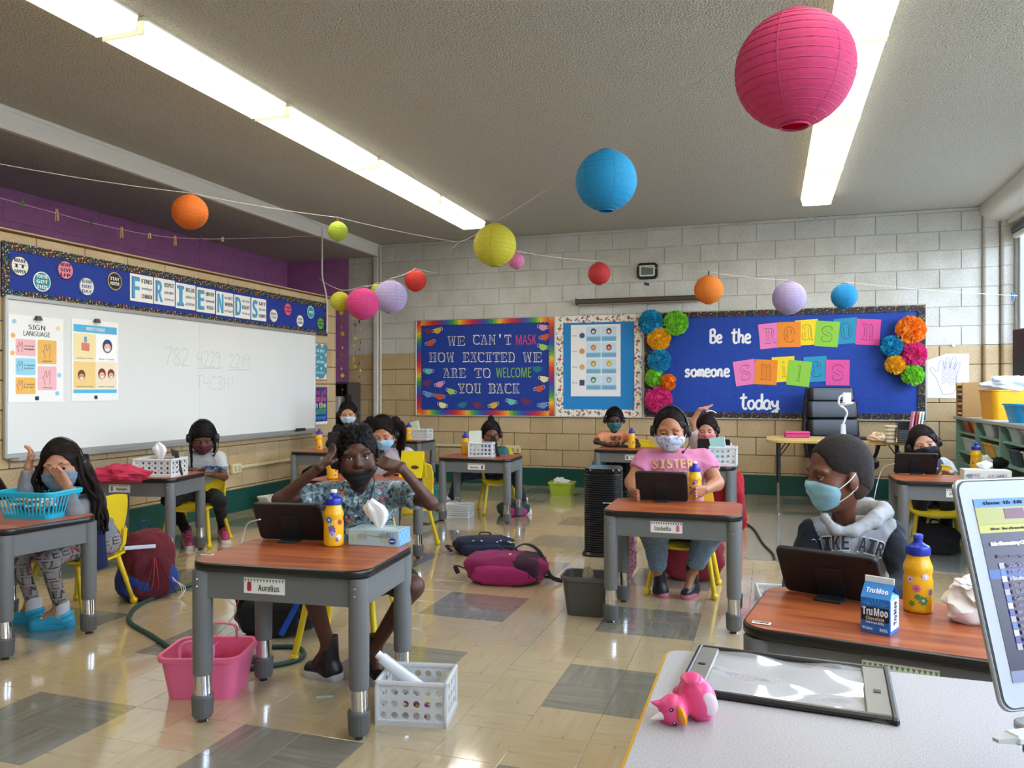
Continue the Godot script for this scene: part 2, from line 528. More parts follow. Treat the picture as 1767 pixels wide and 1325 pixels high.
func room() -> void:
	var m := M.new()
	# floor: slab, then vinyl tiles laid two by two in grey on beige
	setting("floor", M.new().box(Vector3(-1.85, -0.06, -3.45), Vector3(8.6, 0.11, 11.2), 0.0).mesh(), mat("5d5444", 0.8))
	var fl := get_node("floor") as MeshInstance3D
	var tile := M.new().box(Vector3(0, -0.004, 0), Vector3(TILE - 0.0012, 0.008, TILE - 0.0012), 0.0007).mesh()
	var list := []
	for i in range(-23, 15):
		for j in range(-9, 34):
			var x := -0.785 + (i + 0.5) * TILE; var z := -2.715 - (j + 0.5) * TILE
			if x < -6.1 or x > 2.4 or z > 2.0 or z < BACK: continue
			var dark := posmod(i, 4) < 2 and posmod(j, 4) < 2
			var p := pix(Vector3(x, 0, z))
			var d := depth_of(Vector3(x, 0, z))
			var seen := d > 0.5 and p.x > -60 and p.x < 1800 and p.y < 1400
			list.append([d if seen else 100.0 + d, x, z, dark, (i + j) % 2 != 0])
	list.sort_custom(func(p, q): return p[0] < q[0])
	var rest := {}
	for k in list.size():
		var q: Array = list[k]
		var which: String = ("grey" if q[3] else "beige") + ("1" if q[4] else "0")
		var turn := Basis(Vector3.UP, (PI / 2 if q[4] else 0.0) + (PI if (k * 7) % 3 == 0 else 0.0))
		if k < 298:
			part("floor_tile", tile, mats[which], fl, Transform3D(turn, Vector3(q[1], 0.003, q[2])))
		else:
			if not rest.has(which): rest[which] = []
			rest[which].append(Transform3D(turn, Vector3(q[1], 0.003, q[2])))
	for which in rest:
		var mm := MultiMesh.new(); mm.transform_format = MultiMesh.TRANSFORM_3D; mm.mesh = tile; mm.instance_count = rest[which].size()
		for k in rest[which].size(): mm.set_instance_transform(k, rest[which][k])
		var mi := MultiMeshInstance3D.new(); mi.name = "farther_floor_tiles"; mi.multimesh = mm; mi.material_override = mats[which]
		fl.add_child(mi, true); mi.set_meta("kind", "stuff")
	# ceiling
	setting("ceiling", M.new().box(Vector3(-1.2, TOP + 0.06, -3.45), Vector3(7.2, 0.12, 11.2)).mesh(), mats["stucco"])
	setting("ceiling_cloakroom", M.new().box(Vector3(-5.46, 2.92, -3.45), Vector3(1.4, 0.14, 11.2)).mesh(), mats["stucco"])
	var fas := M.new().box(Vector3(LEFT, 2.92, -3.45), Vector3(0.05, 0.145, 11.1), 0.004)
	fas.box(Vector3(LEFT + 0.03, 2.985, -3.45), Vector3(0.035, 0.03, 11.1), 0.008)
	setting("trim_1", fas.mesh(), mat("e9e6de", 0.5))
	# back wall
	setting("wall_back", M.new().box(Vector3(-2.0, 1.5, BACK - 0.085), Vector3(8.9, 3.1, 0.12)).mesh(), mat("6e5332", 0.85))
	var wb := get_node("wall_back") as MeshInstance3D
	var wp := M.new().box(Vector3(-1.5, 2.3, BACK - 0.03), Vector3(7.6, 1.41, 0.04))
	part("painted_upper_wall", wp.mesh(), mats["white1"], wb)
	var at := T3(Vector3(0, 0, BACK))
	var shift := -3.71 - BW / 2
	courses(wb, at, -5.18, 2.05, 0.04, 1.6, shift, ["tan0", "tan1", "tan2"], [[-4.1, -1.5, 0.85, 1.9], [-1.3, 1.45, 0.85, 1.9]])
	courses(wb, at, -5.18, 2.05, 1.6, TOP, shift, ["white0", "white1"], [[-4.1, -1.5, 0.85, 1.98], [-1.3, 1.45, 0.85, 1.98]], 0.007, 0.004)
	part("painted_cloakroom_end", M.new().box(Vector3(-5.65, 1.5, BACK - 0.022), Vector3(0.93, 3.0, 0.04)).mesh(), mats["purple1"], wb)
	courses(wb, at, -6.1, -5.18, 0.43, 2.85, shift, ["purple0", "purple1"], [], 0.001, 0.0015)
	# corner pilasters with rounded edges, stepping out towards the windows
	var wk := setting("wall_corner", M.new().box(Vector3(2.22, 1.5, BACK - 0.03), Vector3(0.3, 3.0, 0.04)).mesh(), mat("6e5332", 0.85))
	for q in [[2.05, 2.2, 0.05], [2.2, 2.32, 0.1]]:
		var y := 0.235 - BH
		while y < TOP - 0.02:
			var y1 := minf(y + BH, TOP)
			var kind := "tan1" if y < 1.59 else "white0"
			var ring := rrect(q[1] - q[0] - 0.002, 0.3, 0.03, 4)
			var g := 0.003 if y < 1.59 else 0.0015
			var key := "pil%s_%s" % [q[0], roundi((y1 - y) * 1000) + (1 if y < 1.59 else 0)]
			if not mats.has(key): mats[key] = M.new().loft([ring3(ring, g, .99, .99), ring3(ring, g + 0.003), ring3(ring, y1 - y - g - 0.003), ring3(ring, y1 - y - g, .99, .99)]).mesh()
			part("corner_block", mats[key], mats[kind], wk, T3(Vector3((q[0] + q[1]) / 2, y, BACK + q[2] - 0.15)))
			y += BH
	setting("trim_2", M.new().box(Vector3(-4.755, 1.42, BACK + 0.03), Vector3(0.075, 2.85, 0.06), 0.012).mesh(), mat("d3d0c6", 0.5))
	one("wall_conduit", M.new().tube([Vector3(-4.69, 0.2, BACK + 0.045), Vector3(-4.69, 2.99, BACK + 0.045)], 0.014, 10).mesh(), mat("cfc9b8", 0.45), "thin cream pipe running up the corner left of the rainbow bordered board", "pipe")
	# baseboards
	setting("baseboard_back", M.new().box(Vector3(-1.5, 0.108, BACK + 0.004), Vector3(7.4, 0.216, 0.03), 0.006).mesh(), mat("0e4a40", 0.35))
	setting("baseboard_left", M.new().box(Vector3(LEFT + 0.004, 0.108, -3.0), Vector3(0.03, 0.216, 9.8), 0.006).mesh(), mat("0e4a40", 0.35))
	# whiteboard partition with the open cloakroom behind it
	setting("wall_left", M.new().box(Vector3(LEFT - 0.1, 1.1, -2.95), Vector3(0.14, 2.2, 9.9)).mesh(), mat("6e5332", 0.85))
	var wl := get_node("wall_left") as MeshInstance3D
	var lat := face(Vector3(LEFT, 0, 0), Vector3(0, 0, -1))
	courses(wl, lat, 3.2, 7.9, 0.04, 2.2, 4.245, ["tan0", "tan1", "tan2"], [[3.9, 7.3, 0.72, 1.75]])
	var cap := M.new().box(Vector3(LEFT - 0.085, 2.205, -2.95), Vector3(0.17, 0.012, 9.9), 0.003)
	part("wall_cap", cap.mesh(), mat("c9ab7c", 0.5), wl)
	courses(wl, face(Vector3(LEFT - 0.17, 0, -7.9), Vector3(1, 0, 0)), 0.0, 0.17, 0.04, 2.2, 0.0, ["tan1"])
	setting("wall_cloakroom", M.new().box(Vector3(-6.19, 1.5, -3.45), Vector3(0.12, 3.0, 11.2)).mesh(), mats["purple1"])
	var wc := get_node("wall_cloakroom") as MeshInstance3D
	courses(wc, face(Vector3(-6.1, 0, 0), Vector3(0, 0, -1)), 3.2, 8.95, 1.8, 2.85, 0.1, ["purple0", "purple1"], [], 0.001, 0.0015)
	setting("wall_front", M.new().box(Vector3(-1.85, 1.5, 2.1), Vector3(8.6, 3.1, 0.14)).mesh(), mats["white0"])
	# window wall
	var wr := M.new()
	wr.box(Vector3(2.38, 0.5, -3.45), Vector3(0.14, 1.0, 11.2)); wr.box(Vector3(2.38, 2.9, -3.45), Vector3(0.14, 0.24, 11.2))
	for z in [[-9.0, -8.8], [-6.1, -5.75], [-3.2, -2.85], [-0.3, 0.05], [1.7, 2.2]]:
		wr.box(Vector3(2.38, 1.9, (z[0] + z[1]) / 2), Vector3(0.139, 1.82, z[1] - z[0]))
	setting("wall_right", wr.mesh(), mats["white0"])
	var beam := M.new().loft([ring_yz(-9.0), ring_yz(2.1)])
	setting("trim_3", beam.mesh(), mat("d9d5c9", 0.5))
	var n := 0
	for z in [[-8.8, -6.1], [-5.75, -3.2], [-2.85, -0.3], [0.05, 1.7]]:
		n += 1
		var fr := M.new()
		var zc: float = (z[0] + z[1]) / 2; var zl: float = z[1] - z[0]
		fr.box(Vector3(2.36, 1.02, zc), Vector3(0.09, 0.05, zl), 0.006); fr.box(Vector3(2.36, 2.77, zc), Vector3(0.09, 0.05, zl), 0.006)
		for k in 3: fr.box(Vector3(2.36, 1.9, z[0] + 0.025 + k * (zl - 0.05) / 2), Vector3(0.07, 1.75, 0.05), 0.006)
		fr.box(Vector3(2.36, 1.55, zc), Vector3(0.06, 0.045, zl), 0.006)
		var f := setting("window_%d" % n, fr.mesh(), mat("a9b2bb", 0.4))
		for k in 2:
			for y in [[1.04, 1.53], [1.57, 2.75]]:
				var gl := M.new().box(Vector3(2.37, (y[0] + y[1]) / 2, z[0] + 0.025 + (k + 0.5) * (zl - 0.05) / 2), Vector3(0.006, y[1] - y[0], zl / 2 - 0.07))
				part("pane", gl.mesh(), pane_mat(), f)
		var sill := part("sill", M.new().box(Vector3(2.28, 0.985, zc), Vector3(0.2, 0.03, zl), 0.006).mesh(), mat("c9c5ba", 0.4), f)
		part("blind_rail", M.new().box(Vector3(2.29, 2.71, zc), Vector3(0.06, 0.06, zl), 0.008).mesh(), mat("55585c", 0.5), f)
		part("rolled_blind", M.new().tube([Vector3(2.3, 2.655, zc - zl / 2 + 0.03), Vector3(2.3, 2.655, zc + zl / 2 - 0.03)], 0.03, 12).mesh(), mat("d9d6ca", 0.6), f)
	# ground outside
	setting("ground_outside", M.new().box(Vector3(20.0, -1.2, -3.5), Vector3(30, 0.2, 50)).mesh(), mat("8a8b84", 0.9))
	# wall fittings
	var og := thing("wall_outlet", "cream double socket box on the block wall under the whiteboard ledge", "outlet", onx(404, 808, LEFT + 0.004))
	part("box", M.new().box(Vector3(0.02, 0, 0), Vector3(0.04, 0.09, 0.13), 0.006).mesh(), mat("d6c9a2", 0.4), og)
	for z in [-0.03, 0.03]: part("socket", M.new().box(Vector3(0.041, 0, z), Vector3(0.004, 0.05, 0.035), 0.001).mesh(), mat("b9ad88", 0.4), og)
	one("wall_raceway", M.new().box(Vector3(LEFT + 0.017, 0.42, -6.95), Vector3(0.022, 0.03, 1.75), 0.004).mesh(), mat("d6c9a2", 0.4), "long cream cable channel along the left block wall", "cable channel")
	var o2 := thing("wall_outlet", "yellowed socket box on the back wall behind the desk with the clear basket", "outlet", onz(891, 776, BACK + 0.003))
	part("box", M.new().box(Vector3(0, 0, 0.02), Vector3(0.12, 0.075, 0.04), 0.006).mesh(), mat("d9c88f", 0.4), o2)
	for x in [-0.03, 0.03]: part("socket", M.new().box(Vector3(x, 0, 0.041), Vector3(0.035, 0.04, 0.004), 0.001).mesh(), mat("a89a70", 0.4), o2)
	one("wall_raceway", M.new().box(Vector3(-3.72, 0.46, BACK + 0.014), Vector3(1.75, 0.028, 0.02), 0.004).mesh(), mat("d6c9a2", 0.4), "cream cable channel along the back wall leading to the socket box", "cable channel")

func ring_yz(z: float) -> PackedVector3Array:
	var r := PackedVector3Array()
	for q in [[2.4, 2.79], [2.4, 3.0], [2.03, 3.0], [2.035, 2.93], [2.06, 2.88], [2.11, 2.845], [2.19, 2.83], [2.25, 2.83], [2.25, 2.79]]: r.append(Vector3(q[0], q[1], z))
	return r
func pane_mat() -> StandardMaterial3D:
	if mats.has("pane"): return mats["pane"]
	var g := fresh("eaf2f6", 0.03); g.transparency = BaseMaterial3D.TRANSPARENCY_ALPHA; g.albedo_color.a = 0.08
	mats["pane"] = g
	return g

# ================================================================ boards, posters, lettering
# stroke alphabet for brushed and handwritten words: polylines in a unit box (x right, y up)
const STROKES := {
	"B": [[.1, 0, .13, .5, .1, 1.0], [.1, .98, .4, 1.0, .5, .78, .38, .58, .14, .52], [.14, .52, .5, .5, .58, .22, .4, .0, .08, .03]],
	"e": [[.05, .28, .3, .3, .45, .4, .38, .56, .2, .55, .08, .36, .1, .1, .3, 0, .52, .1]],
	"t": [[.28, 1.0, .24, .5, .24, .12, .36, 0, .5, .06], [.02, .7, .26, .72, .52, .74]],
	"h": [[.1, 1.0, .1, .5, .08, 0], [.1, .3, .22, .52, .4, .5, .42, .25, .42, .06, .54, .02]],
	"s": [[.42, .46, .28, .56, .12, .46, .18, .32, .36, .24, .38, .08, .22, 0, .05, .08]],
	"o": [[.28, .55, .1, .46, .06, .2, .2, .01, .4, .08, .46, .34, .34, .53, .28, .55]],
	"m": [[.06, .54, .08, .28, .07, 0], [.07, .3, .18, .52, .28, .48, .29, .25, .29, 0], [.29, .3, .42, .53, .52, .46, .52, .2, .54, .04, .64, .02]],
	"n": [[.06, .54, .08, .28, .07, 0], [.07, .3, .2, .53, .36, .5, .38, .25, .38, .05, .5, .02]],
	"d": [[.42, .46, .26, .56, .08, .42, .06, .14, .22, 0, .4, .14, .45, .5, .46, 1.0], [.45, .5, .44, .12, .56, .02]],
	"a": [[.42, .48, .26, .56, .08, .42, .06, .14, .22, 0, .4, .14, .44, .5], [.44, .5, .43, .12, .56, .02]],
	"y": [[.08, .55, .1, .3, .24, .18, .4, .32, .45, .55], [.45, .55, .42, .1, .34, -.28, .14, -.36, .1, -.2, .3, -.06, .56, .06]],
	"r": [[.06, .54, .08, .28, .07, 0], [.07, .3, .2, .52, .36, .5]],
	"R": [[.1, 0, .12, .5, .1, 1.0], [.1, .98, .45, 1.0, .5, .7, .36, .52, .14, .5], [.2, .5, .36, .3, .56, 0]],
	"i": [[.2, .55, .2, .2, .26, .02, .36, .04]],
	"l": [[.2, 1.0, .18, .5, .2, .1, .32, .02]],
	"S": [[.5, .85, .34, 1.0, .12, .9, .12, .66, .4, .48, .5, .24, .34, .02, .08, .12]],
	"7": [[.05, .95, .5, .98, .3, .5, .2, 0]], "8": [[.28, .52, .08, .75, .28, 1.0, .46, .78, .28, .52, .06, .25, .26, 0, .5, .24, .28, .52]],
	"2": [[.06, .8, .25, 1.0, .46, .8, .3, .4, .05, .02], [.05, .02, .5, .04]], "4": [[.1, 1.0, .06, .5, .45, .5], [.4, .95, .4, 0]],
	"9": [[.45, .9, .2, 1.0, .08, .75, .3, .6, .45, .85, .42, .4, .36, 0]], "1": [[.25, 1.0, .25, .5, .25, 0]],
	"T": [[.02, 1.0, .5, 1.0], [.26, 1.0, .26, .5, .25, 0]], "C": [[.5, .85, .3, 1.0, .08, .7, .1, .2, .32, 0, .5, .12]],
	"3": [[.08, .95, .3, 1.0, .42, .76, .2, .54, .46, .3, .3, 0, .06, .08]], "H": [[.08, 1.0, .08, .5, .08, 0], [.45, 1.0, .44, .5, .45, 0], [.08, .5, .45, .5]],
	"!": [[.2, 1.0, .2, .5, .2, .25], [.2, .06, .2, .03, .2, 0]],
}
func script(parent: Node3D, s: String, at: Transform3D, w: float, h: float, thick: float, m: Material, called := "lettering") -> void:
	var adv := 0.0
	var lay := []
	for ch in s:
		if ch == " ": adv += 0.35; continue
		lay.append([ch, adv])
		adv += 0.62 if ch in ["m", "B", "R"] else (0.42 if ch in ["i", "l", "1", "!"] else 0.54)
	var b := M.new()
	for q in lay:
		for st in STROKES[q[0]]:
			var pts := []
			for k in range(0, st.size(), 2): pts.append(Vector3((st[k] + q[1]) / adv * w - w / 2, st[k + 1] * h - h * 0.35, 0))
			var path := curve(pts, maxi(6, pts.size() * 3)) if pts.size() > 2 else pts
			var rad := []
			for k in path.size(): rad.append(thick * (0.8 + 0.3 * absf(sin(k * 0.35))))
			b.tube(path, rad, 6, true, 0.12, Vector3(0, 0, 1))
	part(called, b.mesh(), m, parent, at)

# a sheet on a wall: w x h, slightly proud
func sheet(w: float, h: float, d := 0.004, r := 0.0) -> ArrayMesh:
	if r > 0: return M.new().prism(rrect(w, h, r), 0.0, d).mesh()
	return M.new().box(Vector3(0, 0, d / 2), Vector3(w, h, d)).mesh()
# a flat strip with one waved edge along +y; u runs along the strip
func strip(len_: float, w: float, wave: float, waves: int, per: float, d := 0.006) -> ArrayMesh:
	var m := M.new()
	var n := waves * 6
	for k in n:
		var x0 := len_ * k / n - len_ / 2; var x1 := len_ * (k + 1) / n - len_ / 2
		var y0 := w + wave * absf(sin(PI * k / 6.0)); var y1 := w + wave * absf(sin(PI * (k + 1) / 6.0))
		var u0 := (x0 + len_ / 2) / per; var u1 := (x1 + len_ / 2) / per
		var a := Vector3(x0, 0, d); var b := Vector3(x1, 0, d); var c := Vector3(x1, y1, d); var e := Vector3(x0, y0, d)
		m.tuv(a, c, b, Vector2(u0, 1), Vector2(u1, 0), Vector2(u1, 1)); m.tuv(a, e, c, Vector2(u0, 1), Vector2(u0, 0), Vector2(u1, 0))
		var z := Vector3(0, 0, -d)
		m.tuv(e, c + z, c, Vector2(u0, 0), Vector2(u1, 0), Vector2(u1, 0)); m.tuv(e, e + z, c + z, Vector2(u0, 0), Vector2(u0, 0), Vector2(u1, 0))
	return m.mesh()
func border(parent: Node3D, w: float, h: float, bw: float, wave: float, m: Material, per := 0.4, seg := 0.045, at := Transform3D.IDENTITY) -> void:
	for q in [[w, Vector3(0, -h / 2, 0), 0.0], [h, Vector3(w / 2, 0, 0), PI / 2], [w, Vector3(0, h / 2, 0), PI], [h, Vector3(-w / 2, 0, 0), -PI / 2]]:
		part("border_strip", strip(q[0], bw, wave, int(q[0] / seg), per), m, parent, at * Transform3D(Basis(Vector3(0, 0, 1), q[2]), q[1] + Vector3(0, 0, 0.004 + (0.0008 if absf(q[1].x) > 0.01 else 0.0))))
func dots_tex(bg: String, cols: Array, n: int, r0: float, r1: float, seed_: int, w := 256, h := 64) -> ImageTexture:
	var im := Image.create(w, h, false, Image.FORMAT_RGB8); im.fill(Color(bg))
	var g := RandomNumberGenerator.new(); g.seed = seed_
	for k in n:
		var c := Color(cols[g.randi() % cols.size()])
		var x := g.randf() * w; var y := g.randf() * h; var r := g.randf_range(r0, r1)
		for yy in range(int(-r), int(r) + 1):
			for xx in range(int(-r), int(r) + 1):
				if xx * xx + yy * yy <= r * r: im.set_pixel(posmod(int(x) + xx, w), posmod(int(y) + yy, h), c)
	return ImageTexture.create_from_image(im)
func printed(tex: Texture2D, rough := 0.55) -> StandardMaterial3D:
	var m := fresh("ffffff", rough); m.albedo_texture = tex; return m
# rectangle on the left wall between two pixel corners -> [centre frame, width, height]
func on_left(x0: float, y0: float, x1: float, y1: float, off := 0.0) -> Array:
	var a := onx(x0, y0, LEFT + off); var b := onx(x1, y1, LEFT + off)
	return [face((a + b) / 2, Vector3(0, 0, -1)), absf(a.z - b.z), absf(a.y - b.y)]
func on_back(x0: float, y0: float, x1: float, y1: float, off := 0.0) -> Array:
	var a := onz(x0, y0, BACK + off); var b := onz(x1, y1, BACK + off)
	return [T3((a + b) / 2), absf(a.x - b.x), absf(a.y - b.y)]
func mounted(called: String, label: String, category: String, at: Transform3D, group := "") -> Node3D:
	var o := thing(called, label, category, Vector3.ZERO, 0, group); o.transform = at; return o

func boards() -> void:
	var black := mat("16161a", 0.6); var white := mat("f2f1ec", 0.6)
	# ---- whiteboard
	var L := face(Vector3(LEFT + 0.004, 1.231, -5.625), Vector3(0, 0, -1))
	var wb := mounted("whiteboard", "long glossy whiteboard with faint grey writing on the left block wall", "whiteboard", L)
	for s in [-1, 1]:
		part("panel", M.new().box(Vector3(s * 0.912, 0, 0.012), Vector3(1.822, 1.03, 0.016), 0.001).mesh(), mat("e3e4de", 0.18), wb)
	for q in [[0, 0.525, 3.66, 0.03], [0, -0.52, 3.66, 0.035]]:
		part("frame_rail", M.new().box(Vector3(q[0], q[1], 0.017), Vector3(q[2], q[3], 0.03), 0.004).mesh(), mat("b9bab6", 0.35, 0.6), wb)
	for s in [-1, 1]: part("frame_side", M.new().box(Vector3(s * 1.825, 0, 0.015), Vector3(0.02, 1.06, 0.028), 0.004).mesh(), mat("b9bab6", 0.35, 0.6), wb)
	part("pen_tray", M.new().box(Vector3(0, -0.545, 0.055), Vector3(3.6, 0.014, 0.09), 0.004).mesh(), mat("b4b5b1", 0.35, 0.6), wb)
	part("tray_lip", M.new().box(Vector3(0, -0.535, 0.098), Vector3(3.6, 0.03, 0.008), 0.003).mesh(), mat("b4b5b1", 0.35, 0.6), wb)
	var Li := L.affine_inverse()
	var ink := mat("c0c2c0", 0.6)
	for q in [["782", 283, 326, 620, 0.15], ["4229", 340, 381, 624, 0.14], ["2219", 395, 432, 627, 0.13], ["T4C3H!", 338, 405, 664, 0.12]]:
		var a := onx(q[1], q[3], LEFT + 0.024); var b := onx(q[2], q[3], LEFT + 0.024)
		script(wb, q[0], Li * face((a + b) / 2, Vector3(0, 0, -1)), absf(a.z - b.z), q[4], 0.0034, ink, "writing")
	for q in [[340, 382, 635], [395, 432, 638]]:
		var a := onx(q[0], q[2], LEFT + 0.0245); var b := onx(q[1], q[2], LEFT + 0.0245)
		part("underline", M.new().tube([Li * a, Li * b], 0.003, 5).mesh(), ink, wb)
	one("board_eraser", M.new().box(onx(519, 741, LEFT + 0.07), Vector3(0.05, 0.03, 0.13), 0.008).mesh(), mat("2b2c2e", 0.8), "small black eraser on the whiteboard ledge", "eraser")
	# ---- posters clipped on the whiteboard
	posters(white, black)
	# ---- banner over the whiteboard
	var B := face(Vector3(LEFT + 0.006, 1.937, -5.75), Vector3(0, 0, -1))
	var bn := mounted("friends_banner", "long navy paper banner with dotted black border spelling FRIENDS above the whiteboard", "banner", B)
	part("backing_paper", sheet(3.94, 0.36), cloth_paper("17358f"), bn)
	var dotm := printed(dots_tex("101014", ["e2572b", "2f9a4a", "e8b52c", "2c62c0", "d23b7a", "f2efe4", "46b7c9", "7fbf3a"], 70, 2.5, 5.5, 4))
	border(bn, 3.94, 0.37, 0.05, 0.006, dotm, 0.26, 0.06)
	var z1 := func(x: float, y: float) -> Vector3: return onx(x * 0.3396, 380 + y * 0.3396, LEFT + 0.013)
	var k := 0
	for q in [[100, 233, "f2eee6", "MAKE|IT|HAPPEN", "1b1b1b", "white round badge with black letters first on the navy banner"], [212, 312, "1c8f97", "YOU'VE|GOT|THIS", "f4f4ee", "teal round badge on the navy banner beside the pink one"], [332, 253, "ee86a6", "NEVER|GIVE|UP", "1b1b1b", "pink round badge reading NEVER GIVE UP on the navy banner"], [440, 337, "efe7d8", "BE KIND|EVERY|DAY", "3a5a8c", "cream round badge low on the navy banner beside the black one"], [582, 310, "17171a", "STAY|POSITIVE", "f0efe8", "black round badge with white lettering before the letter cards"],
			[1390, 485, "efe7d8", "BE|YOU", "4a6a8c", "cream round badge just after the last letter card"], [1462, 453, "e9608f", "YOU|CAN", "17171a", "pink round badge near the far end of the navy banner"], [1524, 512, "f2eee6", "TRY|AGAIN", "17171a", "white round badge near the far end of the navy banner"], [1578, 467, "2a9aa6", "YES", "f4f4ee", "teal round badge near the far end of the navy banner"], [1628, 525, "6fae3a", "GOOD|VIBES", "17171a", "green round badge last on the navy banner"]]:
		var p: Vector3 = z1.call(q[0], q[1])
		var o := mounted("round_badge", q[5], "badge", face(p, Vector3(0, 0, -1)), "round paper badges on the friends banner")
		var r := 0.068
		part("disc", M.new().prism(ngon(r, 28), 0, 0.003).mesh(), mat(q[2], 0.6), o)
		part("rim", M.new().loft([ring_xy(r, 0.003, 28), ring_xy(r * 0.9, 0.0036, 28)], false).mesh(), mat(q[4] if k != 4 else "d8b45a", 0.6), o)
		var lines: PackedStringArray = q[3].split("|")
		for i in lines.size():
			letters(o, lines[i], T3(Vector3(0, ((lines.size() - 1) * 0.5 - i) * 0.036, 0.003)), 0.085, 0.024, mat(q[4], 0.6), "Droid Sans", 700)
		k += 1
	var cards := [["F", 658, 778, 347, "FIND|something in|COMMON"], ["R", 780, 888, 365, "RESPECT|each other's|opinions"], ["I", 890, 993, 388, "INCLUDE|others in|activities"], ["E", 996, 1092, 408, "EMPATHY|how would|-YOU-"], ["N", 1096, 1185, 426, "be NICE|WHEN|it is hard"], ["D", 1188, 1272, 441, "do the|RIGHT|thing"], ["S", 1275, 1352, 454, "SAY|you are|SORRY!"]]
	for c in cards:
		var a: Vector3 = z1.call(c[1], c[3]); var b: Vector3 = z1.call(c[2], c[3])
		var w: float = absf(a.z - b.z) - 0.006
		var o := mounted("letter_card", "white card with big blue bubble letter %s on the navy banner" % c[0], "letter card", face((a + b) / 2 + Vector3(0, 0, 0), Vector3(0, 0, -1)), "letter cards spelling FRIENDS")
		part("card", sheet(w, 0.215, 0.003), white, o)
		letters(o, c[0], T3(Vector3(-w * 0.26, 0.0, 0.003)), w * 0.34, 0.17, mat("1d5f86", 0.5), "Droid Sans", 700)
		letters(o, c[0], T3(Vector3(-w * 0.26, 0.0, 0.0042)), w * 0.3, 0.158, mat("4aa3cf", 0.5), "Droid Sans", 700)
		var lines: PackedStringArray = c[4].split("|")
		for i in 3:
			letters(o, lines[i], T3(Vector3(w * 0.22, 0.06 - i * 0.06, 0.003)), w * 0.46, 0.034 if lines[i] == lines[i].to_upper() else 0.026, black, "Droid Sans", 700 if lines[i] == lines[i].to_upper() else 400)
	# ---- narrow posters at the end of the partition
	var q1 := on_left(540, 592, 563, 655, 0.006)
	var cp := mounted("cloud_poster", "narrow cream poster with three teal clouds beside the whiteboard", "poster", q1[0])
	part("paper", sheet(q1[1], q1[2], 0.003), mat("efe6cf", 0.6), cp)
	part("edge", sheet(q1[1] + 0.02, q1[2] + 0.02, 0.0015), mat("a83a34", 0.6), cp)
	for i in 3:
		var cl := M.new()
		for e in 5: cl.prism(ngon(0.05, 14), 0, 0.005, Vector3((e - 2) * 0.04, sin(e * 1.9) * 0.025, 0.001 + e * 0.0003))
		part("cloud", cl.mesh(), mat("3f93a8", 0.6), cp, T3(Vector3(0.02 if i == 0 else 0.0, (1 - i) * q1[2] * 0.31, 0.003)))
		letters(cp, ["be kind", "be brave", "be you"][i], T3(Vector3(0, (1 - i) * q1[2] * 0.31, 0.009)), 0.15, 0.04, white)
	var q2 := on_left(539, 668, 564, 727, 0.006)
	var pn := mounted("smile_banner", "small navy hanging with rainbow words about smiling beside the whiteboard", "banner", q2[0])
	part("cloth", sheet(q2[1], q2[2], 0.004), mat("1b3a86", 0.7), pn)
	part("fringe", M.new().box(Vector3(0, -q2[2] / 2 - 0.012, 0.004), Vector3(q2[1], 0.03, 0.008), 0.002).mesh(), white, pn)
	var cols := ["c8324a", "e0555c", "f0d25a", "3fae62"]
	for i in 4: letters(pn, ["we all", "smile", "in the", "same"][i], T3(Vector3(0, q2[2] * (0.36 - i * 0.185), 0.004)), q2[1] * 0.8, 0.065, mat(cols[i], 0.6), "Droid Sans", 700)
	letters(pn, "language", T3(Vector3(0, -q2[2] * 0.38, 0.004)), q2[1] * 0.8, 0.055, mat("4a8fd0", 0.6), "Droid Sans", 700)
	board_masks(white)
	board_chart(white, black)
	board_reason(white)
	wall_things(white, black)

func cloth_paper(hex: String) -> StandardMaterial3D:
	var m := fresh(hex, 0.75)
	m.normal_enabled = true; m.normal_texture = mats["cloth_normal"]; m.normal_scale = 0.35
	m.uv1_triplanar = true; m.uv1_world_triplanar = true; m.uv1_scale = Vector3.ONE * 1.4
	return m
func ring_xy(r: float, z: float, n: int) -> PackedVector3Array:
	var o := PackedVector3Array()
	for p in ngon(r, n): o.append(Vector3(p.x, p.y, z))
	return o

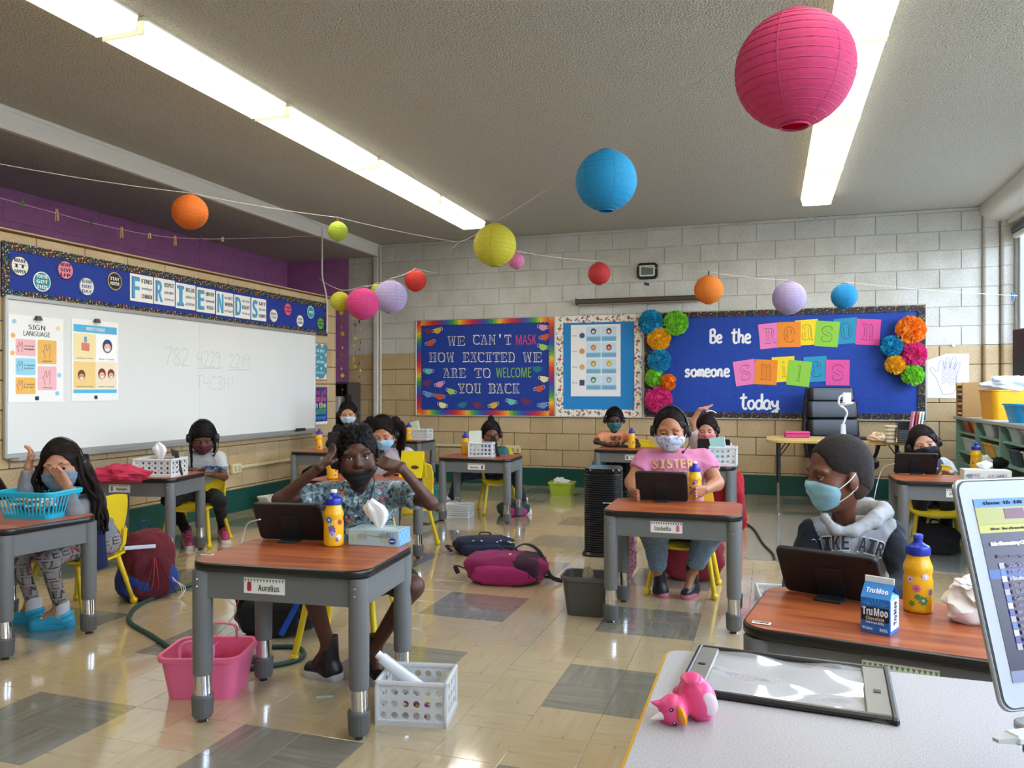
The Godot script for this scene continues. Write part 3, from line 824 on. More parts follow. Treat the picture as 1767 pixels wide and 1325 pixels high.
func posters(white: Material, black: Material) -> void:
	var q := on_left(14, 541, 109, 693, 0.026)
	var o := mounted("sign_language_poster", "white poster headed SIGN LANGUAGE with pastel hand panels on the whiteboard", "poster", q[0])
	var w: float = q[1]; var h: float = q[2]
	part("paper", sheet(w, h, 0.002), white, o)
	letters(o, "SIGN", T3(Vector3(0, h * 0.37, 0.002)), w * 0.3, h * 0.055, black)
	letters(o, "LANGUAGE", T3(Vector3(0, h * 0.295, 0.002)), w * 0.48, h * 0.055, black)
	var panels := [[-0.2, 0.13, 0.35, 0.19, "f0b9bc"], [0.19, 0.09, 0.35, 0.28, "eeb95c"], [-0.2, -0.09, 0.35, 0.19, "9ad3e6"], [0.19, -0.22, 0.35, 0.28, "f0b9bc"], [-0.2, -0.31, 0.35, 0.19, "eeb95c"]]
	var words := ["I need to go|to the bathroom", "agree", "I need|water", "I love you", "I need|help"]
	for i in panels.size():
		var a: Array = panels[i]
		var c := Vector3(a[0] * w, a[1] * h, 0.002)
		part("picture_panel", M.new().prism(rrect(a[2] * w, a[3] * h, 0.008, 2), 0, 0.001, c).mesh(), mat(a[4], 0.6), o)
		var ls: PackedStringArray = words[i].split("|")
		for j in ls.size():
			var side: bool = a[2] == 0.35 and a[3] < 0.25
			letters(o, ls[j], T3(c + Vector3(a[2] * w * (0.16 if side else 0.0), (0.01 - j * 0.02) if side else -a[3] * h * 0.4, 0.001)), a[2] * w * 0.5, 0.013, mat("5a4a44", 0.6))
		# drawn hand: palm outline and raised fingers
		var hand := M.new()
		var hc := c + Vector3(-a[2] * w * (0.28 if a[3] < 0.25 else 0.0), 0, 0.001)
		var s: float = a[3] * h * 0.32
		hand.tube(curve([hc + Vector3(-0.3, -0.9, 0) * s, hc + Vector3(-0.45, -0.2, 0) * s, hc + Vector3(-0.75, 0.2, 0) * s, hc + Vector3(-0.5, 0.1, 0) * s, hc + Vector3(-0.3, 0.9, 0) * s, hc + Vector3(-0.12, 0.9, 0) * s, hc + Vector3(-0.08, 0.2, 0) * s, hc + Vector3(0.08, 0.25, 0) * s, hc + Vector3(0.3, 0.95, 0) * s, hc + Vector3(0.45, 0.85, 0) * s, hc + Vector3(0.42, -0.2, 0) * s, hc + Vector3(0.3, -0.9, 0) * s], 30), 0.0022, 4, true, 0.3, Vector3(0, 0, 1))
		part("drawn_hand", hand.mesh(), mat("b8745e" if i != 2 else "5a8fb0", 0.6), o)
	for a in [[-0.42, 0.26, "f3b562"], [0.4, 0.38, "f2d28a"], [0.42, -0.18, "8fc7e8"], [-0.43, 0.06, "f3b562"], [-0.4, 0.42, "9fd0ea"], [0.38, -0.4, "8fc7e8"]]:
		part("decoration", M.new().prism(ngon(0.016, 12), 0, 0.001, Vector3(a[0] * w, a[1] * h, 0.002)).mesh(), mat(a[2], 0.6), o)
	part("lower_magnet", M.new().box(Vector3(0, -h * 0.455, 0.004), Vector3(0.026, 0.026, 0.008), 0.002).mesh(), mat("2b2b2e", 0.5), o)
	clip(o, Vector3(0, h * 0.47, 0.004))
	q = on_left(123, 549, 204, 691, 0.026)
	o = mounted("hygiene_poster", "white and blue poster with four washing and mask pictures on the whiteboard", "poster", q[0])
	w = q[1]; h = q[2]
	part("paper", sheet(w, h, 0.002), white, o)
	part("title_band", sheet(w * 0.92, h * 0.09, 0.001), mat("56b4dc", 0.6), o, T3(Vector3(0, h * 0.39, 0.002)))
	letters(o, "PROTECT YOURSELF", T3(Vector3(0, h * 0.39, 0.003)), w * 0.4, h * 0.04, white, "Droid Sans", 700)
	part("foot_band", sheet(w * 0.92, h * 0.045, 0.001), mat("56b4dc", 0.6), o, T3(Vector3(0, -h * 0.38, 0.002)))
	for a in [[-0.23, 0.165, "f3e3a6"], [0.23, 0.165, "fbfaf5"], [-0.23, -0.18, "f2cf86"], [0.23, -0.18, "f3e3c0"]]:
		part("picture_panel", sheet(w * 0.45, h * 0.33, 0.001), mat(a[2], 0.6), o, T3(Vector3(a[0] * w, a[1] * h, 0.002)))
		letters(o, "wash your hands" if a[0] < 0 else "wear a mask", T3(Vector3(a[0] * w, (a[1] - 0.14) * h, 0.003)), w * 0.34, 0.011, mat("8a7a5a", 0.6))
	for a in [[0.25, 0.18, 0.045, "26407e", "f0b59a"], [-0.3, -0.19, 0.032, "6a3b2a", "d99a6c"], [0.13, -0.17, 0.035, "7a2f2a", "f0b59a"], [0.33, -0.17, 0.032, "7a2f2a", "e5a77f"]]:
		var fc := Vector3(a[0] * w, a[1] * h, 0.003)
		part("drawn_child", M.new().prism(ngon(a[2], 18, a[2] * 1.15), 0, 0.0008, fc + Vector3(0, 0.006, 0)).mesh(), mat(a[3], 0.6), o)
		part("drawn_face", M.new().prism(ngon(a[2] * 0.7, 16), 0, 0.0008, fc + Vector3(0, -0.006, 0.0008)).mesh(), mat(a[4], 0.6), o)
		part("drawn_mask", M.new().prism(rrect(a[2] * 0.9, a[2] * 0.5, 0.006, 2), 0, 0.0008, fc + Vector3(0, -0.02, 0.0016)).mesh(), mat("e8eef0", 0.6), o)
	var hands := M.new()
	for k in 4: hands.tube([Vector3(-0.3 * w, (0.14 + k * 0.02) * h, 0.004), Vector3(-0.14 * w, (0.13 + k * 0.022) * h, 0.004)], 0.01, 6, true, 0.2, Vector3(0, 0, 1))
	part("drawn_hands", hands.mesh(), mat("e07f6a", 0.6), o)
	part("drawn_water", M.new().tube([Vector3(-0.22 * w, 0.22 * h, 0.004), Vector3(-0.22 * w, 0.29 * h, 0.004)], 0.012, 6, true, 0.2, Vector3(0, 0, 1)).mesh(), mat("5fa9dc", 0.6), o)
	part("lower_magnet", M.new().box(Vector3(0, -h * 0.455, 0.004), Vector3(0.026, 0.026, 0.008), 0.002).mesh(), mat("2b2b2e", 0.5), o)
	clip(o, Vector3(0, h * 0.49, 0.004))
func clip(o: Node3D, at: Vector3) -> void:
	var m := M.new().loft([ring3(rrect(0.05, 0.03, 0.004, 2), 0.0), ring3(rrect(0.035, 0.012, 0.003, 2), 0.03)])
	part("binder_clip", m.mesh(), mat("3b3a33", 0.4), o, T3(at + Vector3(0, -0.01, 0.012)))

# ---- board with rainbow border
func board_frame(called: String, label: String, x0: float, x1: float, y0: float, y1: float, paper: String) -> Node3D:
	var o := mounted(called, label, "bulletin board", T3(Vector3((x0 + x1) / 2, (y0 + y1) / 2, BACK + 0.004)))
	var w := x1 - x0; var h := y1 - y0
	part("backing_paper", sheet(w, h, 0.008), cloth_paper(paper), o)
	for q in [[0.0, h / 2 + 0.004, w + 0.03, 0.014], [0.0, -h / 2 - 0.004, w + 0.03, 0.014]]: part("frame_rail", M.new().box(Vector3(q[0], q[1], 0.012), Vector3(q[2], q[3], 0.024), 0.004).mesh(), mat("c4c2b8", 0.4, 0.4), o)
	for s in [-1, 1]: part("frame_side", M.new().box(Vector3(s * (w / 2 + 0.007), 0, 0.012), Vector3(0.014, h + 0.02, 0.024), 0.004).mesh(), mat("c4c2b8", 0.4, 0.4), o)
	return o
func board_masks(white: Material) -> void:
	var o := board_frame("mask_board", "navy bulletin board with rainbow border and outlined welcome lettering", -4.198, -2.41, 0.832, 2.012, "163a94")
	var g := Gradient.new()
	g.offsets = PackedFloat32Array([0, 0.16, 0.32, 0.48, 0.64, 0.82, 1.0])
	g.colors = PackedColorArray([Color("c32a2e"), Color("e8622a"), Color("f0c52e"), Color("3fa04a"), Color("2a5fae"), Color("7a2f86"), Color("c32a2e")])
	var gt := GradientTexture2D.new(); gt.gradient = g; gt.width = 256; gt.height = 4
	border(o, 1.788, 1.18, 0.055, 0.012, printed(gt), 0.52, 0.045, T3(Vector3(0, 0, 0.008)))
	var oi := o.transform.affine_inverse()
	var px := func(x: float, y: float, d := 0.0135) -> Vector3: return onz(700 + x * 0.2377, 520 + y * 0.2377, BACK + d)
	var navy := mat("14327f", 0.7)
	var tints := ["e9b35c", "8fd3c6", "e89ab0", "b5d46a", "f2efe4", "a9c8ee"]
	var tk := 0
	for q in [["WE", 300, 435, 287], ["CAN'T", 485, 770, 278], ["HOW", 165, 355, 406], ["EXCITED", 410, 795, 405], ["WE", 845, 995, 405], ["ARE", 270, 440, 520], ["TO", 495, 620, 520], ["YOU", 375, 550, 632], ["BACK", 598, 830, 632]]:
		var s: String = q[0]
		var n := s.length()
		for k in n:
			var ch := s[k]
			var cw: float = (q[2] - q[1]) / float(n)
			var cx: float = q[1] + (k + 0.5) * cw
			var a: Vector3 = oi * px.call(cx, q[3]); var b: Vector3 = oi * px.call(cx + cw * 0.42, q[3])
			var w := (b.x - a.x) * 2.0; var h := 0.118
			if ch == "'":
				letters(o, ch, T3(a + Vector3(0, 0.045, 0)), w * 0.3, 0.045, white, "Droid Serif", 700); continue
			letters(o, ch, T3(a), w, h, white, "Droid Serif", 700)
			letters(o, ch, T3(a + Vector3(0, 0, 0.0008)), w - 0.016, h - 0.018, navy, "Droid Serif", 400)
			for c in [[-0.4, 0.44], [0.4, -0.44]]:
				part("letter_dot", M.new().prism(ngon(0.0085, 8), 0, 0.002, a + Vector3(c[0] * w, c[1] * h, 0.001)).mesh(), mat(tints[tk % 6], 0.6), o)
				tk += 1
	for q in [["MASK", 800, 950, 278, "d8457a"], ["WELCOME", 655, 910, 516, "8fc04a"]]:
		var a: Vector3 = oi * px.call((q[1] + q[2]) / 2.0, q[3]); var b: Vector3 = oi * px.call(q[2], q[3])
		letters(o, q[0], T3(a), (b.x - a.x) * 2, 0.118, mat(q[4], 0.6))
	# paper masks pinned round the words
	var names := {"e2b53a": "yellow", "d8562f": "orange", "e79ab8": "pink", "a6d35c": "lime green", "6fc7b4": "aqua", "1f7f8c": "teal", "efe29a": "pale yellow", "7b2f55": "maroon", "6f97cf": "grey blue"}
	var cols := names.keys()
	for q in [[230, 210, 0, 12], [180, 300, 1, 20], [997, 187, 2, -8], [1010, 258, 1, 10], [998, 330, 3, -14], [165, 505, 4, -4], [955, 490, 5, -2], [1005, 562, 6, -10], [970, 632, 1, 14], [247, 600, 2, 18], [155, 592, 7, 10], [162, 673, 8, -14], [247, 690, 1, -8], [330, 652, 3, -16], [268, 752, 6, -14], [412, 750, 5, 14], [520, 750, 7, -8], [638, 752, 0, 16], [767, 727, 4, -12], [875, 725, 7, -14], [997, 752, 8, 8], [165, 215, 7, -10]]:
		var hex: String = cols[q[2]]
		var t := Transform3D(Basis(Vector3(0, 0, 1), deg_to_rad(q[3])), px.call(q[0], q[1], 0.0125))
		var mk := mounted("paper_mask", "%s paper face mask cutout on the rainbow bordered board" % names[hex], "paper mask", t, "paper masks on the rainbow board")
		if not mats.has("mask_cut"):
			var pts := PackedVector2Array()
			for k in 20:
				var a := TAU * k / 20
				pts.append(Vector2(cos(a) * 0.052, sin(a) * 0.036 + 0.006 * cos(a * 2)))
			mats["mask_cut"] = M.new().prism(pts, 0, 0.003).mesh()
			mats["mask_loop"] = M.new().tube(curve([Vector3(0.04, 0.022, 0.002), Vector3(0.068, 0.02, 0.002), Vector3(0.07, -0.008, 0.002), Vector3(0.045, -0.018, 0.002)], 8), 0.0025, 5).mesh()
			mats["mask_pleat"] = M.new().tube([Vector3(-0.03, 0, 0.003), Vector3(0.03, 0, 0.003)], 0.0016, 4).mesh()
		part("mask_body", mats["mask_cut"], mat(hex, 0.65), mk)
		for s in [1.0, -1.0]: part("ear_loop", mats["mask_loop"], mat("e8e4da", 0.6) if q[2] != 7 and q[2] != 5 else mat(hex, 0.6), mk, Transform3D(Basis.IDENTITY if s > 0 else Basis(Vector3.UP, PI), Vector3(0, 0, 0.0 if s > 0 else 0.004)))
		for y in [-0.012, 0.0, 0.012]: part("pleat", mats["mask_pleat"], mat(hex, 0.65), mk, T3(Vector3(0, y, 0)))

func board_chart(white: Material, black: Material) -> void:
	var o := board_frame("chart_board", "bright blue bulletin board with a busy printed border between the two navy boards", -2.385, -1.375, 0.832, 2.018, "1f86c8")
	var tex := dots_tex("f0ead8", ["d8405c", "3c6fc4", "f0b83a", "6fb03c", "e87a3a", "8a4fa6", "f2efe4", "2f9a8c"], 46, 5.0, 11.0, 14, 256, 64)
	border(o, 1.01, 1.186, 0.085, 0.0, printed(tex), 0.36, 0.1, T3(Vector3(0, 0, 0.008)))
	var q := on_back(985, 561, 1071, 684, 0.016)
	var c := mounted("picture_chart", "white wall chart with rows of small picture cards on the bright blue board", "chart", q[0])
	var w: float = q[1]; var h: float = q[2]
	part("paper", sheet(w, h, 0.002), white, c)
	var icons := [["26507e", "6a3b2a"], ["d98a3a", "a2382e"], ["c59a5a", "e0b23a"], ["2f8a5c", "8fa3a8"]]
	for r in 4:
		for k in 2:
			var at := Vector3(w * (-0.04 + k * 0.31), h * (0.37 - r * 0.225), 0.002)
			part("picture_card", sheet(w * 0.29, h * 0.2, 0.001), mat("cfe4ee", 0.6), c, T3(at))
			part("card_caption", sheet(w * 0.29, h * 0.065, 0.001), mat("7fb9da", 0.6), c, T3(at + Vector3(0, -h * 0.07, 0.0008)))
			letters(c, "voice level", T3(at + Vector3(0, -h * 0.07, 0.0018)), w * 0.2, 0.012, mat("3a6a8a", 0.6))
			part("icon", M.new().prism(ngon(w * 0.055, 14, w * 0.06), 0, 0.001, at + Vector3(0, h * 0.035, 0.001)).mesh(), mat(icons[r][k], 0.6), c)
			part("icon_face", M.new().prism(ngon(w * 0.03, 12), 0, 0.001, at + Vector3(0, h * 0.028, 0.0018)).mesh(), mat(["e9e4da", "e0ac82", "e8d27a", "cfe0d0"][r], 0.6), c)
		part("row_icon", (M.new().prism(ngon(w * 0.055, 18), 0, 0.001) if r < 3 else M.new().box(Vector3(0, 0, 0.0005), Vector3(w * 0.1, h * 0.08, 0.001))).mesh(), mat(["1f5f8c", "d98f4a", "dcb07a", "4a4466"][r], 0.6), c, T3(Vector3(-w * 0.27, h * (0.35 - r * 0.22), 0.002)))
		letters(c, ["Hear", "Speak", "Think", "Sit"][r], T3(Vector3(-w * 0.42, h * (0.35 - r * 0.22), 0.002)), w * 0.1, 0.016, mat("55565a", 0.6))

func board_reason(white: Material) -> void:
	var o := board_frame("reason_board", "wide navy bulletin board with white brush words and paper letter squares", -1.345, 1.53, 0.832, 2.02, "16409c")
	var tex := dots_tex("15171f", ["b5432e", "d9852f", "4a7a3a", "8c2f4f", "2c5f86", "c9a23a"], 60, 2.0, 6.0, 24, 256, 64)
	border(o, 2.875, 1.188, 0.06, 0.008, printed(tex), 0.3, 0.05, T3(Vector3(0, 0, 0.008)))
	var oi := o.transform.affine_inverse()
	var px := func(x: float, y: float, d := 0.014) -> Vector3: return onz(1080 + x * 0.3888, 500 + y * 0.3888, BACK + d)
	for q in [["Be", 370, 428, 205, 0.145], ["the", 466, 556, 203, 0.16], ["someone", 260, 462, 365, 0.14], ["today", 505, 680, 494, 0.17]]:
		var a: Vector3 = oi * px.call(q[1], q[3]); var b: Vector3 = oi * px.call(q[2], q[3])
		var hh: float = q[4]
		script(o, q[0], T3((a + b) / 2 + Vector3(0, -hh * (0.0 if q[0] == "someone" else 0.16), 0)), b.x - a.x, hh, 0.0125, white)
	var hues := [["ee7fb8", "pink"], ["ef8a1f", "orange"], ["f4d51c", "yellow"], ["8cc63c", "lime green"], ["1f8fb0", "teal"], ["df4f96", "magenta"]]
	var rows := [["Reason", [[592, 143, 690, 265, 5], [678, 140, 772, 257, 0], [757, 128, 851, 250, 3], [845, 137, 940, 255, -5], [930, 122, 1027, 243, 4], [1020, 125, 1130, 250, -4]]], ["Smiles", [[483, 305, 577, 430, 8], [573, 308, 670, 423, -3], [653, 292, 747, 413, 3], [722, 310, 815, 432, -7], [795, 292, 890, 412, 3], [890, 308, 990, 427, -1]]]]
	for r in rows:
		for k in 6:
			var c: Array = r[1][k]
			var a: Vector3 = px.call((c[0] + c[2]) / 2.0, (c[1] + c[3]) / 2.0, 0.014 + (k % 2) * 0.003)
			var t := Transform3D(Basis(Vector3(0, 0, 1), deg_to_rad(c[4])), a)
			var s := mounted("letter_square", "%s paper square with outlined letter %s in the word %s" % [hues[k][1], r[0][k], r[0]], "letter square", t, "paper squares spelling " + r[0])
			part("paper", sheet(0.232, 0.272, 0.002), mat(hues[k][0], 0.6), s)
			var dark := mat(Color(hues[k][0]).darkened(0.38).to_html(false), 0.6)
			var ch: String = r[0][k]
			letters(s, ch, T3(Vector3(0, 0, 0.002)), 0.11 if ch != "i" and ch != "l" else 0.035, 0.17, dark, "Droid Serif", 700)
			letters(s, ch, T3(Vector3(0, 0, 0.003)), 0.1 if ch != "i" and ch != "l" else 0.025, 0.157, mat(hues[k][0], 0.6), "Droid Serif", 400)
	# tissue pompoms
	var pc := {"1690b8": "turquoise", "7ec832": "lime green", "f0b418": "yellow", "f08214": "orange", "d62b78": "magenta"}
	var ph := pc.keys()
	for q in [[112, 143, 55, 0, "top corner of the chart board"], [222, 148, 55, 1, "board's top border"], [147, 218, 52, 2, "chart board, under the turquoise one"], [148, 315, 52, 0, "chart board, mid height"], [127, 390, 42, 1, "chart board, lower half"], [187, 410, 37, 3, "chart board, smallest of its column"], [145, 487, 60, 4, "chart board, lowest of its column"],
			[1265, 180, 63, 3, "window end of the navy board, topmost"], [1180, 250, 47, 0, "window end of the navy board"], [1277, 285, 55, 4, "window end of the navy board, under the orange one"], [1197, 333, 43, 2, "window end of the navy board"], [1273, 378, 48, 1, "window end of the navy board, lowest"]]:
		var hex: String = ph[q[3]]
		var p: Vector3 = px.call(q[0], q[1], 0.115)
		var rr: float = q[2] * 0.3888 * depth_of(p) / F
		pompom(p, rr, hex, "%s tissue paper pompom by the %s" % [pc[hex], q[4]])

func pompom(p: Vector3, r: float, hex: String, label: String) -> void:
	var o := thing("tissue_pompom", label, "pompom", p, 0.0, "tissue pompoms on the navy board")
	if not mats.has("pom"):
		# ruffled ball: crinkled petals radiating from the middle
		var g := RandomNumberGenerator.new(); g.seed = 77
		var m := M.new()
		for k in 150:
			var d := Vector3(g.randfn(), g.randfn(), g.randfn() + 0.35).normalized()
			var x := d.cross(Vector3(g.randfn(), g.randfn(), g.randfn())).normalized()
			var y := d.cross(x)
			var base := d * 0.45
			var prev := []
			for s in 6:
				var u := s / 5.0 * 2 - 1
				var tip := d * (0.93 + 0.12 * g.randf()) + x * u * 0.26 + y * (0.07 * (1 if s % 2 else -1) + 0.05 * g.randfn())
				var low := base + x * u * 0.1
				if prev.size():
					m.tri(prev[0], tip, low); m.tri(prev[0], prev[1], tip)
				prev = [low, tip]
		mats["pom"] = m.mesh(20)
		mats["pom_core"] = M.new().ball(Vector3.ZERO, Vector3.ONE * 0.78, 14, 9).mesh()
	var t := Transform3D(Basis(Vector3(0, 0, 1), p.x * 40.0).scaled(Vector3(r, r, minf(r, 0.085))), Vector3.ZERO)
	var pm := mat(hex, 0.8); pm.backlight_enabled = true; pm.backlight = Color(hex).darkened(0.5)
	part("ruffles", mats["pom"], pm, o, t)
	part("core", mats["pom_core"], pm, o, t)

func wall_things(white: Material, black: Material) -> void:
	# hand tracing poster
	var q := on_back(1600, 611, 1672, 687, 0.004)
	var o := mounted("hand_drawing", "white sheet with a purple pen tracing of a hand beside the navy board", "drawing", q[0])
	var w: float = q[1]; var h: float = q[2]
	var sh := PackedVector2Array([Vector2(-w / 2, -h / 2), Vector2(w / 2, -h / 2), Vector2(w / 2, h / 2), Vector2(-w * 0.05, h / 2), Vector2(-w / 2, h * 0.36)])
	part("paper", M.new().prism(sh, 0, 0.002).mesh(), mat("e9eaec", 0.6), o)
	var pen := mat("7d7699", 0.6)
	var hp := []
	for a in [[-0.12, -0.42], [-0.22, -0.2], [-0.3, -0.02], [-0.42, 0.12], [-0.38, 0.2], [-0.26, 0.1], [-0.2, 0.34], [-0.12, 0.34], [-0.08, 0.16], [-0.03, 0.4], [0.05, 0.38], [0.04, 0.16], [0.12, 0.42], [0.19, 0.38], [0.14, 0.14], [0.24, 0.3], [0.29, 0.25], [0.2, -0.02], [0.16, -0.36], [-0.12, -0.42]]: hp.append(Vector3(a[0] * w, a[1] * h, 0.003))
	part("hand_outline", M.new().tube(curve(hp, 70), 0.0022, 4, true, 0.3, Vector3(0, 0, 1)).mesh(), pen, o)
	var sc := M.new()
	var g := RandomNumberGenerator.new(); g.seed = 12
	for k in 16:
		var y := (0.3 - k * 0.032) * h
		sc.tube(curve([Vector3(-0.16 * w, y, 0.003), Vector3(-0.02 * w, y + 0.012, 0.003), Vector3(0.1 * w, y - 0.006, 0.003), Vector3((0.22 + g.randf() * 0.05) * w, y + 0.012, 0.003)], 8), 0.0016, 4, true, 0.3, Vector3(0, 0, 1))
	part("pen_lines", sc.mesh(), mat("6a5a94", 0.6), o)
	one("ceramic_hook", M.new().prism(PackedVector2Array([Vector2(-0.018, 0), Vector2(0, -0.018), Vector2(0.018, 0), Vector2(0, 0.018)]), 0, 0.012, onz(1645, 596, BACK + 0.002)).mesh(), mat("e4dfd2", 0.4), "small white diamond hook above the hand drawing", "hook")
	# roll-down screen case
	var a := onz(995, 521, BACK + 0.05); var b := onz(1206, 514, BACK + 0.05)
	var y := (a.y + b.y) / 2
	o = thing("screen_case", "long brown metal case of a roll-down screen above the chart board", "screen case", Vector3((a.x + b.x) / 2, y, BACK + 0.05))
	part("case", M.new().box(Vector3.ZERO, Vector3(b.x - a.x, 0.06, 0.075), 0.012).mesh(), mat("4e4538", 0.45, 0.3), o)
	part("slat", M.new().box(Vector3(0, -0.036, 0.01), Vector3(b.x - a.x - 0.04, 0.014, 0.04), 0.004).mesh(), mat("8d816c", 0.5), o)
	for s in [-1, 1]: part("end_bracket", M.new().box(Vector3(s * (b.x - a.x) / 2, 0.0, 0.0), Vector3(0.016, 0.075, 0.09), 0.005).mesh(), mat("3a342b", 0.5), o)
	# digital clock
	var c := onz(1117.5, 468, BACK + 0.004)
	o = thing("digital_clock", "black rounded digital clock on the white block wall above the screen case", "clock", c)
	part("case", M.new().prism(rrect(0.235, 0.185, 0.045, 5), 0, 0.035, Vector3.ZERO, Basis.IDENTITY, 0.005).mesh(), mat("1a1a1c", 0.35), o)
	part("bezel", M.new().prism(rrect(0.175, 0.125, 0.02, 4), 0.034, 0.039).mesh(), mat("d6d8d4", 0.4), o)
	part("display", M.new().prism(rrect(0.14, 0.092, 0.006, 3), 0.038, 0.041).mesh(), mat("6b7568", 0.3), o)
	letters(o, "9:25", T3(Vector3(0, 0.012, 0.041)), 0.09, 0.04, mat("454d44", 0.4), "Droid Sans Mono")
	one("paper_tag", M.new().box(onz(1116, 490, BACK + 0.006), Vector3(0.055, 0.03, 0.006), 0.001, Basis(Vector3(0, 0, 1), -0.25)).mesh(), mat("23306b", 0.5), "tiny navy tag stuck on the wall under the clock", "tag")
	# cable running down beside the banner
	o = thing("wall_cable", "white cable dropping from the soffit past the end of the banner", "cable", Vector3.ZERO)
	part("cable", M.new().tube(curve([onx(556, 392, LEFT + 0.03), onx(556, 440, LEFT + 0.03), onx(556, 475, LEFT + 0.03), onx(560, 495, LEFT + 0.03), onx(564, 520, LEFT + 0.03), onx(564, 575, LEFT + 0.03)], 24), 0.009, 8).mesh(), mat("d9d5cc", 0.5), o)
	# cord with clothes pegs in front of the partition
	var cord := []
	for p in [[-12, 338], [38, 352], [98, 368], [157, 384], [210, 396], [258, 405], [302, 410], [346, 412], [384, 412], [470, 410], [556, 407]]: cord.append(onx(p[0], p[1], LEFT + 0.06))
	one("peg_cord", M.new().tube(curve(cord, 40), 0.0022, 5).mesh(), mat("b59aa8", 0.8), "thin slack cord strung above the navy friends banner", "cord")
	var pcol := ["4f7a4a", "c89a6a", "4a4f3c", "c89a6a", "d8b080", "c89a6a", "5b2f55", "d8b080"]
	var pn := ["green", "tall tan", "dark olive", "tan wooden", "short pale", "tan wooden", "dark plum", "pale wooden"]
	for k in 8:
		var pp: Array = [[38, 350], [98, 371], [157, 385], [210, 401], [258, 407], [302, 415], [346, 413], [384, 413]][k]
		var big := 0.085 if pcol[k] == "c89a6a" else 0.045
		o = thing("clothes_peg", "%s clothes peg on the slack cord above the navy banner" % pn[k], "clothes peg", onx(pp[0], pp[1], LEFT + 0.06), 0.5, "clothes pegs on the cord")
		for s in [-1, 1]: part("jaw", M.new().box(Vector3(0.006 * s, 0, 0), Vector3(0.008, big, 0.014), 0.002, Basis(Vector3(0, 0, 1), 0.06 * s)).mesh(), mat(pcol[k], 0.7), o)
		part("spring", M.new().tube([Vector3(-0.012, 0.005, 0), Vector3(0.012, 0.005, 0)], 0.005, 8).mesh(), mat("9a9a98", 0.3, 0.8), o)
	# paper garlands hanging in the cloakroom opening
	var gi := 0
	for s in [[590, 540, 690, "yellow disc garland nearest the purple wall in the cloakroom opening"], [612, 548, 680, "yellow and olive disc garland hanging in the cloakroom opening"], [621, 555, 668, "short yellow and brown disc garland hanging in the cloakroom opening"]]:
		o = thing("paper_garland", s[3], "garland", Vector3.ZERO, 0, "paper garlands in the cloakroom opening")
		var d := -8.66 - gi * 0.08
		var t := onz(s[0], s[1], d); t.y = 2.85; var e := onz(s[0], s[2], d)
		part("thread", M.new().tube([t, e], 0.0015, 4).mesh(), mat("a89a6a", 0.7), o)
		var n := int((s[2] - s[1]) / 12.0)
		for k in n:
			var p := onz(s[0] + (1 if k % 2 else -1), s[1] + 12.0 * k, d)
			part("paper_disc", M.new().lathe([Vector2(0.0, -0.002), Vector2(0.026 - 0.006 * (k % 3), -0.001), Vector2(0.026 - 0.006 * (k % 3), 0.001), Vector2(0.0, 0.002)], 14, p, Basis(Vector3.UP, 0.3 + 1.1 * ((k * 5 + gi) % 3)) * Basis(Vector3.RIGHT, PI / 2)).mesh(), mat(["d6b22a", "d9bf3a", "8a6a2a", "c8a41f"][(k + gi) % 4], 0.6), o)
		gi += 1
	# cloakroom bookcase
	o = thing("bookcase", "dark low bookcase standing in the cloakroom opening", "bookcase", Vector3(-5.35, 0, -8.72))
	for x in [-0.38, 0.38]: part("side", M.new().box(Vector3(x, 0.62, 0), Vector3(0.03, 1.24, 0.3), 0.003).mesh(), mat("4a3f3a", 0.6), o)
	for yy in [0.05, 0.45, 0.85, 1.23]: part("shelf", M.new().box(Vector3(0, yy, 0), Vector3(0.74, 0.025, 0.3), 0.003).mesh(), mat("4a3f3a", 0.6), o)
	part("back_panel", M.new().box(Vector3(0, 0.62, -0.14), Vector3(0.74, 1.2, 0.012)).mesh(), mat("4a3f3a", 0.6), o)
	for k in 2:
		var bp := Vector3(-5.52 + k * 0.3, 0.863, -8.7)
		one("storage_box", M.new().box(bp + Vector3(0, 0.1, 0), Vector3(0.26, 0.2, 0.24), 0.01).mesh(), mat(["2f6fb0", "c9c6bb"][k], 0.6), ["blue storage box on the cloakroom bookcase", "off-white storage box on the cloakroom bookcase"][k], "box")

